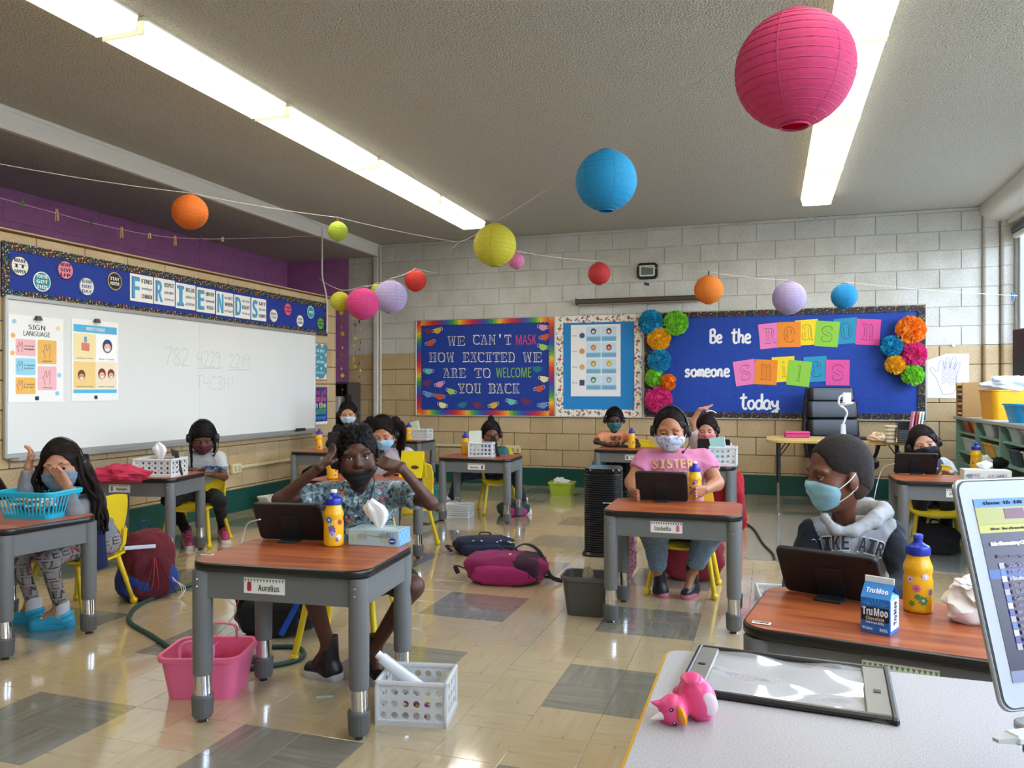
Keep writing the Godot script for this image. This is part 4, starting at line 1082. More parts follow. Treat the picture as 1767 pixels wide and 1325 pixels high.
# ================================================================ paper lanterns on strings
func lanterns() -> void:
	# px, py, radius px, depth, colour, label
	var list := [
		[1371, 121, 100, 2.35, "e0447c", "largest bright pink paper lantern hanging by the window side light row"],
		[1046, 312, 53, 3.8, "1fa3dc", "large sky blue paper lantern hanging mid room"],
		[854, 423, 37, 5.45, "dcd23c", "large yellow paper lantern where the two long strings meet"],
		[891, 450, 14, 5.9, "e886b4", "tiny light pink paper lantern half behind the large yellow one"],
		[328, 366, 30, 5.3, "f07a24", "orange paper lantern on the string in front of the cloakroom soffit"],
		[583, 399, 17, 5.9, "b7cc3c", "small lime paper lantern pegged to the string by the soffit"],
		[587, 520, 17, 5.9, "d3cf3c", "small yellow paper lantern touching the pink one"],
		[626, 524, 28, 5.8, "e8488e", "pink paper lantern squeezed between the yellow and lavender ones"],
		[651, 501, 11, 6.6, "cfd24a", "tiny lime paper lantern peeping out behind the lavender one"],
		[674, 512, 29, 6.2, "c3b4dc", "lavender paper lantern between the pink and the red one"],
		[717, 484, 19, 7.0, "dc3a30", "red paper lantern beside the lavender one near the rainbow board"],
		[1034, 472, 19.5, 6.9, "d23a3c", "red paper lantern hanging near the digital clock"],
		[1223, 500, 25, 6.7, "f28a2c", "orange paper lantern hanging at the end of the screen case"],
		[1362, 514, 28.5, 6.95, "c2b2dc", "lavender paper lantern hanging over the navy reason board"],
		[1457, 511, 22, 6.1, "1f9ad8", "small blue paper lantern hanging over the navy reason board"],
	]
	var tops := []
	for q in list:
		var p := dep(q[0], q[1], q[3])
		var r: float = q[2] * q[3] / F
		tops.append(p + Vector3(0, r, 0))
		var o := thing("paper_lantern", q[5], "paper lantern", p, q[0] * 0.7, "paper lanterns strung across the room")
		var ribs := 16 if q[2] > 60 else (13 if q[2] > 24 else 9)
		var prof := []
		var n := ribs * 3
		var t0 := 0.24
		for k in n + 1:
			var ph := -PI / 2 + t0 + (PI - 2 * t0) * k / n
			var pinch := 1.0 - 0.012 * (1.0 - absf(sin(PI * k / 3.0)))
			prof.append(Vector2(cos(ph) * r * pinch, sin(ph) * r * 0.98 * pinch))
		var m := fresh(q[4], 0.75); m.backlight_enabled = true; m.backlight = Color(q[4]).darkened(0.3)
		m.albedo_texture = mats["paper_grain"]; m.uv1_triplanar = true; m.uv1_scale = Vector3.ONE * 3.0
		if q[0] == 626: o.rotation.z = -0.12
		part("paper_shade", M.new().lathe(prof, 36, Vector3.ZERO, Basis.IDENTITY, false).mesh(25), m, o)
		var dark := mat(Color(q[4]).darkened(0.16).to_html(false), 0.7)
		var rim := r * sin(t0)
		for s in [-1.0, 1.0]:
			var ring := []
			for k in 17: ring.append(Vector3(cos(TAU * k / 16) * rim, s * r * 0.968, sin(TAU * k / 16) * rim))
			part("rim_ring", M.new().tube(ring, 0.0035 if r > 0.1 else 0.0022, 6).mesh(), dark, o)
		# spiral wire, then darker tubes for the inner stretcher's shade showing through the paper
		var coil := []
		for k in ribs * 24 + 1:
			var ph := -PI / 2 + t0 + (PI - 2 * t0) * k / (ribs * 24.0)
			coil.append(Vector3(cos(TAU * k / 24.0) * cos(ph) * r * 0.993, sin(ph) * r * 0.973, sin(TAU * k / 24.0) * cos(ph) * r * 0.993))
		part("spiral_wire", M.new().tube(coil, 0.0009 + r * 0.006, 5).mesh(80), dark, o)
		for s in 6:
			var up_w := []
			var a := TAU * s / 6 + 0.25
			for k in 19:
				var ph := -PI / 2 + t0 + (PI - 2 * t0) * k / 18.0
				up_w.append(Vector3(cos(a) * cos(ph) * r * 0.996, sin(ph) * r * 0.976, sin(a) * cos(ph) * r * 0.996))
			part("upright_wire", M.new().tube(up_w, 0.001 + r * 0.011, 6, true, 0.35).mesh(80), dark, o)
		# wire stretcher inside, showing at the openings
		var wire := M.new()
		for s in 2:
			var a := PI * s / 2 + 0.4
			wire.tube([Vector3(cos(a) * rim, r * 0.96, sin(a) * rim), Vector3(cos(a) * r * 0.12, 0, sin(a) * r * 0.12), Vector3(cos(a) * rim, -r * 0.96, sin(a) * rim)], 0.0016, 5)
			wire.tube([Vector3(-cos(a) * rim, r * 0.96, -sin(a) * rim), Vector3(cos(a) * rim, r * 0.96, sin(a) * rim)], 0.0016, 5)
		part("wire_stretcher", wire.mesh(), mat("8a8a88", 0.4, 0.8), o)
		if q[0] in [583, 1223]:
			part("peg", M.new().box(Vector3(0, r + 0.012, 0), Vector3(0.014, 0.05, 0.012), 0.002).mesh(), mat("8a6a48" if q[0] == 583 else "3a3a40", 0.7), o)
	# strings from lantern to lantern
	var line := func(pts: Array, label: String) -> void:
		var path := []
		for k in pts.size() - 1:
			for j in 6:
				var u := j / 6.0
				path.append(pts[k].lerp(pts[k + 1], u) - Vector3(0, 0.05 * u * (1 - u), 0))
		path.append(pts[-1])
		one("lantern_string", M.new().tube(path, 0.0022, 5).mesh(), mat("c9c4ba", 0.8), label, "string")
	var up := Vector3(0, 0.012, 0)
	var knot := dep(793, 418, 6.4)
	line.call([onx(-10, 281, -4.2), tops[4] + up, tops[5] + Vector3(0, 0.03, 0), knot, onz(760, 440, BACK + 0.01)], "long pale string carrying the orange and lime lanterns to the back wall")
	line.call([knot, tops[2] + up, tops[1] + up, tops[0] + up, Vector3(1.2, TOP - 0.01, -1.2)], "long pale string carrying the yellow, blue and largest pink lanterns")
	line.call([onx(548, 478, -4.65), tops[6] + up, tops[7] + up, tops[8] + up, tops[9] + up, tops[10] + up, onz(760, 470, BACK + 0.01)], "pale string carrying the cluster of pink, lavender and red lanterns")
	line.call([onz(898, 431, BACK + 0.01), tops[3] + up, tops[11] + up, tops[12] + Vector3(0, 0.03, 0), tops[13] + up, tops[14] + up, dep(1756, 510, 7.5)], "pale string carrying the lanterns in front of the back wall")
	var b := Vector3(2.1, 2.05, -8.3)
	var pg := thing("clothes_peg", "blue clothes peg on the string by the window corner", "clothes peg", dep(1748, 512, 7.48), 0.3)
	for s in [-1, 1]: part("jaw", M.new().box(Vector3(0.007 * s, 0, 0), Vector3(0.008, 0.075, 0.014), 0.002, Basis(Vector3(0, 0, 1), -0.09 * s)).mesh(), mat("1f6fc0", 0.4), pg)
	part("spring", M.new().tube([Vector3(-0.014, 0.012, 0), Vector3(0.014, 0.012, 0)], 0.005, 8).mesh(), mat("9a9a98", 0.3, 0.8), pg)

# ================================================================ desks, chairs, tables, shelves
func name_tag(parent: Node3D, s: String, w: float, tint: String, at: Transform3D, side := -1.0) -> void:
	var h := 0.052
	var c := part("name_tag", sheet(w, h, 0.002), mat("efece4", 0.6), parent, at)
	part("card_edge", M.new().box(Vector3(0, 0, -0.0003), Vector3(w + 0.004, h + 0.004, 0.001)).mesh(), mat("b58a84", 0.6), c)
	var flags := M.new()
	var n := int(w / 0.011)
	for k in n:
		var x := -w / 2 + (k + 0.5) * w / n
		flags.prism(PackedVector2Array([Vector2(x - 0.0045, h * 0.44), Vector2(x + 0.0045, h * 0.44), Vector2(x, h * 0.22)]), 0.002, 0.0026)
	part("bunting", flags.mesh(), mat("6f9a4a" if side < 0 else "5a5560", 0.6), c)
	if s: letters(c, s, T3(Vector3(w * 0.12 * -side, -0.006, 0.002)), w * 0.52, h * 0.42, mat("1e1e20", 0.6))
	var b := M.new()
	b.prism(rrect(0.016, 0.026, 0.006, 3), 0.002, 0.003, Vector3(w * 0.36 * side, -0.006, 0))
	b.prism(ngon(0.0075, 10), 0.002, 0.0032, Vector3(w * 0.36 * side, 0.006, 0))
	part("cartoon_figure", b.mesh(), mat(tint, 0.6), c)

var desk0: Node3D
func make_desk() -> Node3D:
	var o := thing("school_desk", "", "desk", Vector3.ZERO, 0, "wood topped school desks")
	var grey := mat("6d6e6c", 0.45); var chrome := mat("d5d6d6", 0.12, 1.0)
	var out := rrect(0.665, 0.47, 0.075, 6)
	var inn := rrect(0.653, 0.458, 0.07, 6)
	var band := M.new().loft([ring3(inn, DESK - 0.03), ring3(out, DESK - 0.024), ring3(out, DESK - 0.006), ring3(inn, DESK - 0.0008)])
	part("edge_band", band.mesh(60), mat("1c1a18", 0.3), o)
	part("top", M.new().loft([ring3(inn, DESK - 0.004), ring3(inn, DESK - 0.0008), ring3(inn, DESK, 0.997, 0.997)]).mesh(), mats["desk_wood"], o)
	part("front_panel", M.new().box(Vector3(0, 0.483, 0.205), Vector3(0.57, 0.098, 0.012), 0.002).mesh(), grey, o)
	part("back_panel", M.new().box(Vector3(0, 0.483, -0.205), Vector3(0.57, 0.098, 0.012), 0.002).mesh(), grey, o)
	for s in [-1, 1]: part("side_panel", M.new().box(Vector3(s * 0.305, 0.483, 0), Vector3(0.012, 0.098, 0.39), 0.002).mesh(), grey, o)
	part("book_tray", M.new().box(Vector3(0, 0.44, -0.01), Vector3(0.58, 0.006, 0.38), 0.001).mesh(), grey, o)
	var leg := M.new().lathe([Vector2(0.030, 0.165), Vector2(0.033, 0.172), Vector2(0.034, 0.3), Vector2(0.034, 0.53)], 16).mesh()
	var post := M.new().lathe([Vector2(0.029, 0.07), Vector2(0.029, 0.17)], 16).mesh()
	var prof := []
	var cm := M.new()
	var rings := []
	for q in [[0.030, 0.018], [0.034, 0.028], [0.036, 0.08], [0.038, 0.088], [0.036, 0.095]]:
		var r := PackedVector3Array()
		for k in 36:
			var a := TAU * k / 36
			var rr: float = q[0] * (1.0 + (0.035 if k % 2 else 0.0) * (1.0 if q[1] < 0.085 else 0.0))
			r.append(Vector3(cos(a) * rr, q[1], sin(a) * rr))
		rings.append(r)
	var col := cm.loft(rings).mesh(20)
	var gl := M.new().lathe([Vector2(0.02, 0.0), Vector2(0.022, 0.004), Vector2(0.014, 0.012), Vector2(0.012, 0.02)], 14).mesh()
	for sx in [-1, 1]:
		for sz in [-1, 1]:
			var l := part("leg", leg, grey, o, T3(Vector3(sx * 0.292, 0, sz * 0.195)))
			part("chrome_post", post, chrome, l); part("foot_collar", col, mat("5c5d5c", 0.5), l); part("glide", gl, chrome, l)
			for y in [0.475, 0.5]: part("rivet", M.new().ball(Vector3(0.0, y, 0.034), Vector3.ONE * 0.004, 6, 4).mesh(), chrome, l)
	return o
func desk(x: float, z: float, turn: float, label: String) -> Node3D:
	var d := copy(desk0, label) if desk0 else make_desk()
	if not desk0: desk0 = d
	d.set_meta("label", label)
	d.position = Vector3(x, 0, z); d.rotation.y = turn
	return d

var chair0: Node3D
func make_chair() -> Node3D:
	var o := thing("school_chair", "", "chair", Vector3.ZERO, 0, "yellow plastic school chairs")
	var y := mat("e8c81a", 0.35)
	# seat shell: dished plate with a rolled front edge
	var plate := func(pf: Callable, nu: int, nv: int, th: float) -> ArrayMesh:
		var m := M.new()
		var rows := []
		for j in nv + 1:
			var r := PackedVector3Array()
			for i in nu + 1: r.append(pf.call(i / float(nu) * 2 - 1, j / float(nv) * 2 - 1, 0.0))
			for i in range(nu, -1, -1): r.append(pf.call(i / float(nu) * 2 - 1, j / float(nv) * 2 - 1, th))
			rows.append(r)
		return m.loft(rows).mesh(50)
	var seat := func(u: float, v: float, t: float) -> Vector3:
		var w := 0.168 * (1.0 - 0.10 * pow(absf(v), 4.0))
		return Vector3(u * w, 0.298 - 0.014 * (1 - u * u) - 0.012 * pow(maxf(v, 0.0), 3.0) - 0.006 * pow(maxf(-v, 0.0), 2.0) - t, v * 0.158)
	part("seat", plate.call(seat, 10, 10, 0.012), y, o)
	var back := func(u: float, v: float, t: float) -> Vector3:
		var k := (v + 1) / 2
		var w := 0.17 * (1.0 - 0.22 * pow(k, 3.0) - 0.06 * (1 - k))
		return Vector3(u * w, 0.375 + k * 0.235 - 0.02 * u * u * k, -0.152 - 0.05 * k + 0.03 * (1 - u * u) * -1.0 + 0.03 - t)
	part("backrest", plate.call(back, 10, 8, 0.012), y, o)
	for s in [-1.0, 1.0]:
		part("back_support", M.new().loft([rect3(Vector3(s * 0.135, 0.292, -0.135), 0.026, 0.016), rect3(Vector3(s * 0.142, 0.33, -0.152), 0.026, 0.014), rect3(Vector3(s * 0.145, 0.41, -0.16), 0.028, 0.012)]).mesh(), y, o)
	for sx in [-1.0, 1.0]:
		for sz in [-1.0, 1.0]:
			var top := Vector3(sx * 0.11, 0.275, sz * 0.09)
			var knee := Vector3(sx * 0.142, 0.262, sz * 0.118)
			var foot := Vector3(sx * 0.182, 0.02, sz * (0.165 if sz > 0 else 0.185))
			var l := part("leg", M.new().tube(curve([top, knee, knee.lerp(foot, 0.12), foot], 10), 0.0135, 10).mesh(), y, o)
			part("ball_foot", M.new().ball(foot, Vector3(0.02, 0.02, 0.02), 12, 8).mesh(), y, l)
	return o
func rect3(c: Vector3, w: float, d: float) -> PackedVector3Array:
	return PackedVector3Array([c + Vector3(-w / 2, 0, -d / 2), c + Vector3(w / 2, 0, -d / 2), c + Vector3(w / 2, 0, d / 2), c + Vector3(-w / 2, 0, d / 2)])
func chair(x: float, z: float, turn: float, label: String) -> Node3D:
	var c := copy(chair0, label) if chair0 else make_chair()
	if not chair0: chair0 = c
	c.set_meta("label", label)
	c.position = Vector3(x, 0, z); c.rotation.y = turn
	return c

# where each desk stands: x, z, turn
const DESKS := {
	"aqua": [-3.353, -2.706, -0.12], "tissue": [-4.115, -4.362, 0.2], "front": [-1.588, -2.451, 0.084], "far": [-4.02, -6.63, 0.03],
	"folder": [-2.552, -4.64, 0.03], "corner": [-4.1, -8.35, 0.0], "low": [-2.419, -6.483, 0.057], "peach": [-1.315, -7.8, 0.0],
	"rose": [-0.45, -4.005, 0.02], "red": [-0.57, -6.39, 0.0], "vest": [1.128, -5.82, 0.0], "milk": [0.293, -2.204, -0.16]}
func on_desk(which: String, px: float, py: float) -> Vector3:
	return flr(px, py, DESK)
func furniture() -> void:
	var tags := {"front": ["Aurelius", 0.152, "b5302e", -0.045, -1.0], "rose": ["Isabella", 0.15, "d06a80", -0.02, 1.0], "tissue": ["Makayla", 0.15, "4f7fa0", -0.06, -1.0], "low": ["Nevaeha", 0.15, "6a3344", 0.02, 1.0], "vest": ["Paola", 0.15, "7a2f86", 0.03, 1.0], "peach": ["Salvatore", 0.15, "3a4a3c", 0.06, -1.0], "milk": ["", 0.16, "3a78c0", 0.03, -1.0], "far": ["Camila", 0.15, "4a4a4c", 0.08, -1.0]}
	var labels := {"aqua": "wood topped school desk under the turquoise slatted basket", "tissue": "wood topped school desk with white tissue basket beside the whiteboard wall", "front": "wood topped school desk with blue tissue box beside the pink caddy", "far": "wood topped school desk below the end of the whiteboard", "folder": "wood topped school desk with upright yellow folder", "corner": "wood topped school desk in the corner by the thin wall pipe", "low": "wood topped school desk with clear basket under the rainbow bordered board", "peach": "wood topped school desk of the pupil in the peach shirt",
		"rose": "wood topped school desk of the pupil in the pink shirt", "red": "wood topped school desk with clear basket and red jacket behind", "vest": "wood topped school desk with patterned tissue box near the green shelf", "milk": "wood topped school desk with milk carton and black tablet"}
	for k in DESKS:
		var q: Array = DESKS[k]
		var d := desk(q[0], q[1], q[2], labels[k])
		if tags.has(k):
			var t: Array = tags[k]
			name_tag(d, t[0], t[1], t[2], T3(Vector3(t[3], 0.487, 0.2115)), t[4])
		else: pass
	# little white stickers on desk corners
	for q in [["front", 358, 957, "desk with the blue tissue box"], ["rose", 1048, 868, "desk of the pink shirted pupil"], ["milk", 1314, 1075, "desk with the milk carton"]]:
		var p := flr(q[1], q[2], DESK + 0.001)
		var o := thing("desk_sticker", "small white printed sticker on the corner of the %s" % q[3], "sticker", p, DESKS[q[0]][2])
		part("paper", M.new().box(Vector3(0, 0.0006, 0), Vector3(0.045, 0.0012, 0.02)).mesh(), mat("e9e6dd", 0.6), o)
		letters(o, "NUMBER 20", Transform3D(Basis(Vector3.RIGHT, -PI / 2), Vector3(0, 0.0012, 0)), 0.034, 0.008, mat("3a3a44", 0.6))
	# chairs
	chair(-3.4, -3.14, -1.45, "yellow school chair draped with a navy strap, next to the turquoise basket desk")
	chair(-1.74, -3.02, 0.15, "yellow school chair behind the desk with the blue tissue box")
	chair(-0.46, -4.55, 0.0, "yellow school chair behind the desk of the pink shirted pupil")
	chair(-4.05, -4.78, 0.25, "yellow school chair behind the white tissue basket desk")
	chair(-2.4, -6.95, 0.5, "yellow school chair behind the desk under the rainbow bordered board")
	chair(1.13, -6.2, 0.0, "yellow school chair over a black bag behind the patterned tissue box desk")
	chair(-1.3, -8.22, 0.0, "yellow school chair behind the desk of the peach shirted pupil")
	chair(-0.6, -6.85, 0.0, "yellow school chair with a red jacket hung on it")
	chair(-2.5, -5.12, 0.05, "yellow school chair behind the yellow folder desk")
	chair(-4.05, -7.12, 0.05, "yellow school chair behind the desk below the end of the whiteboard")
	chair(0.27, -2.93, -0.16, "yellow school chair behind the milk carton desk")
	teacher_area()
	cubby_shelf()

func teacher_area() -> void:
	var o := thing("teacher_table", "pale wood activity table with black and chrome legs before the navy board", "table", Vector3(0.62, 0, -7.83))
	var top := rrect(1.28, 0.68, 0.12, 6)
	part("top", M.new().loft([ring3(top, 0.664, .99, .99), ring3(top, 0.668), ring3(top, 0.686), ring3(top, 0.692, .992, .992)]).mesh(), mat("d9b878", 0.4), o)
	part("edge_band", M.new().loft([ring3(top, 0.669, 1.003, 1.003), ring3(top, 0.686, 1.003, 1.003)], false).mesh(), mat("cfa94e", 0.4), o)
	for sx in [-1, 1]:
		for sz in [-1, 1]:
			var p := Vector3(sx * 0.53, 0, sz * 0.27)
			var l := part("leg", M.new().tube([p + Vector3(0, 0.3, 0), p + Vector3(0, 0.665, 0)], 0.018, 12).mesh(), mat("1b1a1c", 0.4), o)
			part("chrome_post", M.new().tube([p + Vector3(0, 0.02, 0), p + Vector3(0, 0.31, 0)], 0.0125, 10).mesh(), mat("c4c5c6", 0.2, 1.0), l)
			part("glide", M.new().lathe([Vector2(0.02, 0), Vector2(0.018, 0.012), Vector2(0.01, 0.022)], 12, p).mesh(), mat("8a8a8a", 0.3, 0.8), l)
			part("brace", M.new().tube([p + Vector3(0, 0.52, 0), p + Vector3(-sx * 0.1, 0.665, 0)], 0.006, 6).mesh(), mat("1b1a1c", 0.4), l)
	# executive chair
	var c := thing("office_chair", "black padded leather office chair behind the pale wood table", "office chair", Vector3(0.72, 0, -8.42), 0.35)
	var lea := mat("0d0e10", 0.38)
	var pad := func(w: float, h: float, d: float) -> ArrayMesh:
		return M.new().loft([ring3(rrect(w, d, 0.05, 5), 0.0, .86, .7), ring3(rrect(w, d, 0.05, 5), h * 0.1), ring3(rrect(w, d, 0.05, 5), h * 0.9), ring3(rrect(w, d, 0.05, 5), h, .9, .7)]).mesh(60)
	var tilt := Basis(Vector3.RIGHT, -0.16)
	for q in [[0.5, 0.2, 0.0], [0.53, 0.19, 0.2], [0.53, 0.19, 0.39], [0.48, 0.15, 0.57]]:
		part("back_cushion", pad.call(q[0], q[1], 0.1), lea, c, Transform3D(tilt, tilt * Vector3(0, q[2], 0) + Vector3(0, 0.46, -0.2)))
	part("back_shell", M.new().loft([ring3(rrect(0.56, 0.06, 0.025, 4), 0.0), ring3(rrect(0.6, 0.06, 0.025, 4), 0.3), ring3(rrect(0.52, 0.06, 0.025, 4), 0.72, .9, .8)]).mesh(60), mat("121316", 0.45), c, Transform3D(tilt, Vector3(0, 0.45, -0.27)))
	part("seat", M.new().loft([ring3(rrect(0.54, 0.52, 0.12, 6), 0.37, .9, .9), ring3(rrect(0.54, 0.52, 0.12, 6), 0.4), ring3(rrect(0.54, 0.52, 0.12, 6), 0.45), ring3(rrect(0.54, 0.52, 0.12, 6), 0.485, .86, .86)]).mesh(60), mat("1a1d26", 0.35), c)
	for s in [-1, 1]:
		var arm := part("armrest", M.new().tube(curve([Vector3(s * 0.29, 0.42, -0.05), Vector3(s * 0.33, 0.5, -0.02), Vector3(s * 0.33, 0.6, 0.04)], 8), 0.018, 8).mesh(), mat("17181a", 0.4), c)
		part("arm_pad", M.new().box(Vector3(s * 0.33, 0.615, 0.05), Vector3(0.06, 0.035, 0.24), 0.014).mesh(), mat("17181a", 0.5), arm)
	part("column", M.new().tube([Vector3(0, 0.1, 0), Vector3(0, 0.38, 0)], 0.028, 12).mesh(), mat("2a2b2d", 0.3), c)
	for k in 5:
		var a := TAU * k / 5 + 0.3
		var e := Vector3(cos(a) * 0.29, 0.075, sin(a) * 0.29)
		var leg := part("base_arm", M.new().tube([Vector3(0, 0.11, 0), e], [0.026, 0.016], 8).mesh(), mat("17181a", 0.4), c)
		part("caster", M.new().tube([e + Vector3(-0.015, -0.045, 0), e + Vector3(0.015, -0.045, 0)], 0.028, 12).mesh(), mat("202124", 0.5), leg)
	# things on the table
	var T := 0.692
	var b := thing("pencil_case", "pink pencil box on the pale wood table", "pencil case", flr(1375, 755, T), 0.1)
	part("base", M.new().box(Vector3(0, 0.02, 0), Vector3(0.22, 0.04, 0.11), 0.008).mesh(), mat("c23a78", 0.45), b)
	part("lid", M.new().box(Vector3(0, 0.05, 0), Vector3(0.225, 0.02, 0.115), 0.006).mesh(), mat("d0467f", 0.4), b)
	var lp := thing("closed_laptop", "closed black laptop lying on the pale wood table", "laptop", flr(1462, 758, T), 0.05)
	part("base", M.new().box(Vector3(0, 0.008, 0), Vector3(0.36, 0.014, 0.24), 0.004).mesh(), mat("1d1e22", 0.4), lp)
	part("lid", M.new().box(Vector3(0, 0.018, 0), Vector3(0.36, 0.007, 0.24), 0.003).mesh(), mat("24252a", 0.35), lp)
	var lm := thing("clip_lamp", "white bendy clip-on lamp with looped neck on the pale wood table", "lamp", flr(1455, 761, T))
	var lw := mat("ecebe8", 0.4)
	part("clamp", M.new().box(Vector3(0, 0.012, 0), Vector3(0.085, 0.024, 0.06), 0.006).mesh(), lw, lm)
	part("stem", M.new().loft([ring3(rrect(0.05, 0.04, 0.01), 0.02), ring3(rrect(0.036, 0.03, 0.008), 0.15)]).mesh(), lw, lm)
	var neck := []
	for q in [[0, 0.15, 0], [0.02, 0.21, 0], [0.03, 0.25, 0.01], [0.01, 0.29, 0.02], [-0.03, 0.32, 0.03], [0.03, 0.335, 0.05], [0.075, 0.34, 0.02], [0.03, 0.325, -0.02], [-0.03, 0.32, 0.0], [-0.035, 0.37, 0], [-0.02, 0.4, 0.0], [0.01, 0.405, 0]]: neck.append(Vector3(q[0], q[1], q[2]))
	part("neck", M.new().tube(curve(neck, 60), 0.009, 8).mesh(), lw, lm)
	part("head", M.new().box(Vector3(0.03, 0.385, 0.0), Vector3(0.07, 0.09, 0.018), 0.006).mesh(), lw, lm)
	var bag := thing("paper_wrapper", "crumpled orange and white food wrapper on the pale wood table", "wrapper", flr(1516, 762, T), 0.2)
	blob_part(bag, "paper", Vector3(0.085, 0.045, 0.06), "d9b48c", 31, 0.25)
	blob_part(bag, "fold", Vector3(0.05, 0.03, 0.04), "e9dfd0", 32, 0.3, Vector3(0.03, 0.02, 0.03))
	var cup := thing("paper_cup", "striped gold and white cup beside the pen holder", "cup", flr(1537, 763, T))
	part("cup", M.new().lathe([Vector2(0.0, 0.002), Vector2(0.04, 0.0), Vector2(0.05, 0.14), Vector2(0.053, 0.145), Vector2(0.047, 0.14), Vector2(0.0, 0.1)], 20).mesh(), mat("e8ddc8", 0.5), cup)
	for k in 4: part("stripe", M.new().lathe([Vector2(0.0418 + k * 0.0024, 0.022 + k * 0.033), Vector2(0.0428 + k * 0.0024, 0.034 + k * 0.033)], 20, Vector3.ZERO, Basis.IDENTITY, false).mesh(), mat("c9982f", 0.4), cup)
	var ph := thing("mesh_organizer", "black mesh desk organizer holding papers behind the dark haired pupil", "organizer", flr(1572, 764, T), -0.1)
	for q in [[0, 0.055, 0.07, 0.2, 0.11, 0.006], [0, 0.09, -0.07, 0.2, 0.18, 0.006], [-0.1, 0.07, 0, 0.006, 0.14, 0.14], [0.1, 0.07, 0, 0.006, 0.14, 0.14], [0, 0.05, 0, 0.2, 0.1, 0.005]]:
		part("mesh_panel", M.new().box(Vector3(q[0], q[1], q[2]), Vector3(q[3], q[4], q[5]), 0.001).mesh(), mat("26272b", 0.5), ph)
	for k in 6: part("wire", M.new().box(Vector3(0, 0.015 + k * 0.018, 0.0745), Vector3(0.2, 0.004, 0.003)).mesh(), mat("77787c", 0.4), ph)
	for k in 4:
		var f := one("paper_folder", M.new().box(Vector3(0, 0.13, 0), Vector3(0.012, 0.26, 0.11), 0.001).mesh(), mat(["e59ab4", "b0483e", "ecebe6", "f2f1ed"][k], 0.6), ["pink folder standing in the black mesh organizer", "dark red folder standing in the black mesh organizer", "thin white folder standing in the black mesh organizer", "white booklet leaning in the black mesh organizer"][k], "folder")
		f.position = ph.position + Vector3(-0.02 + k * 0.024, 0.012, 0.03); f.rotation.z = -0.13

func blob_part(parent: Node3D, called: String, r: Vector3, hex: String, seed_: int, rough: float, at := Vector3.ZERO, m: Material = null) -> MeshInstance3D:
	var n := FastNoiseLite.new(); n.seed = seed_; n.frequency = 0.9; n.fractal_octaves = 3
	var b := M.new()
	var from := 0
	var rings := []
	for j in 15:
		var ph := PI * j / 14 - PI / 2
		var ring := PackedVector3Array()
		for k in 24:
			var a := TAU * k / 24
			var d := Vector3(cos(a) * cos(ph), sin(ph), sin(a) * cos(ph))
			var s := 1.0 + rough * n.get_noise_3dv(d * 1.6) * 1.6
			var p := d * r * s
			p.y = maxf(p.y, -r.y * 0.8) + r.y * 0.8
			ring.append(at + p)
		rings.append(ring)
	b.loft(rings, false); b.outward(0)
	return part(called, b.mesh(50), m if m else mat(hex, 0.75), parent)

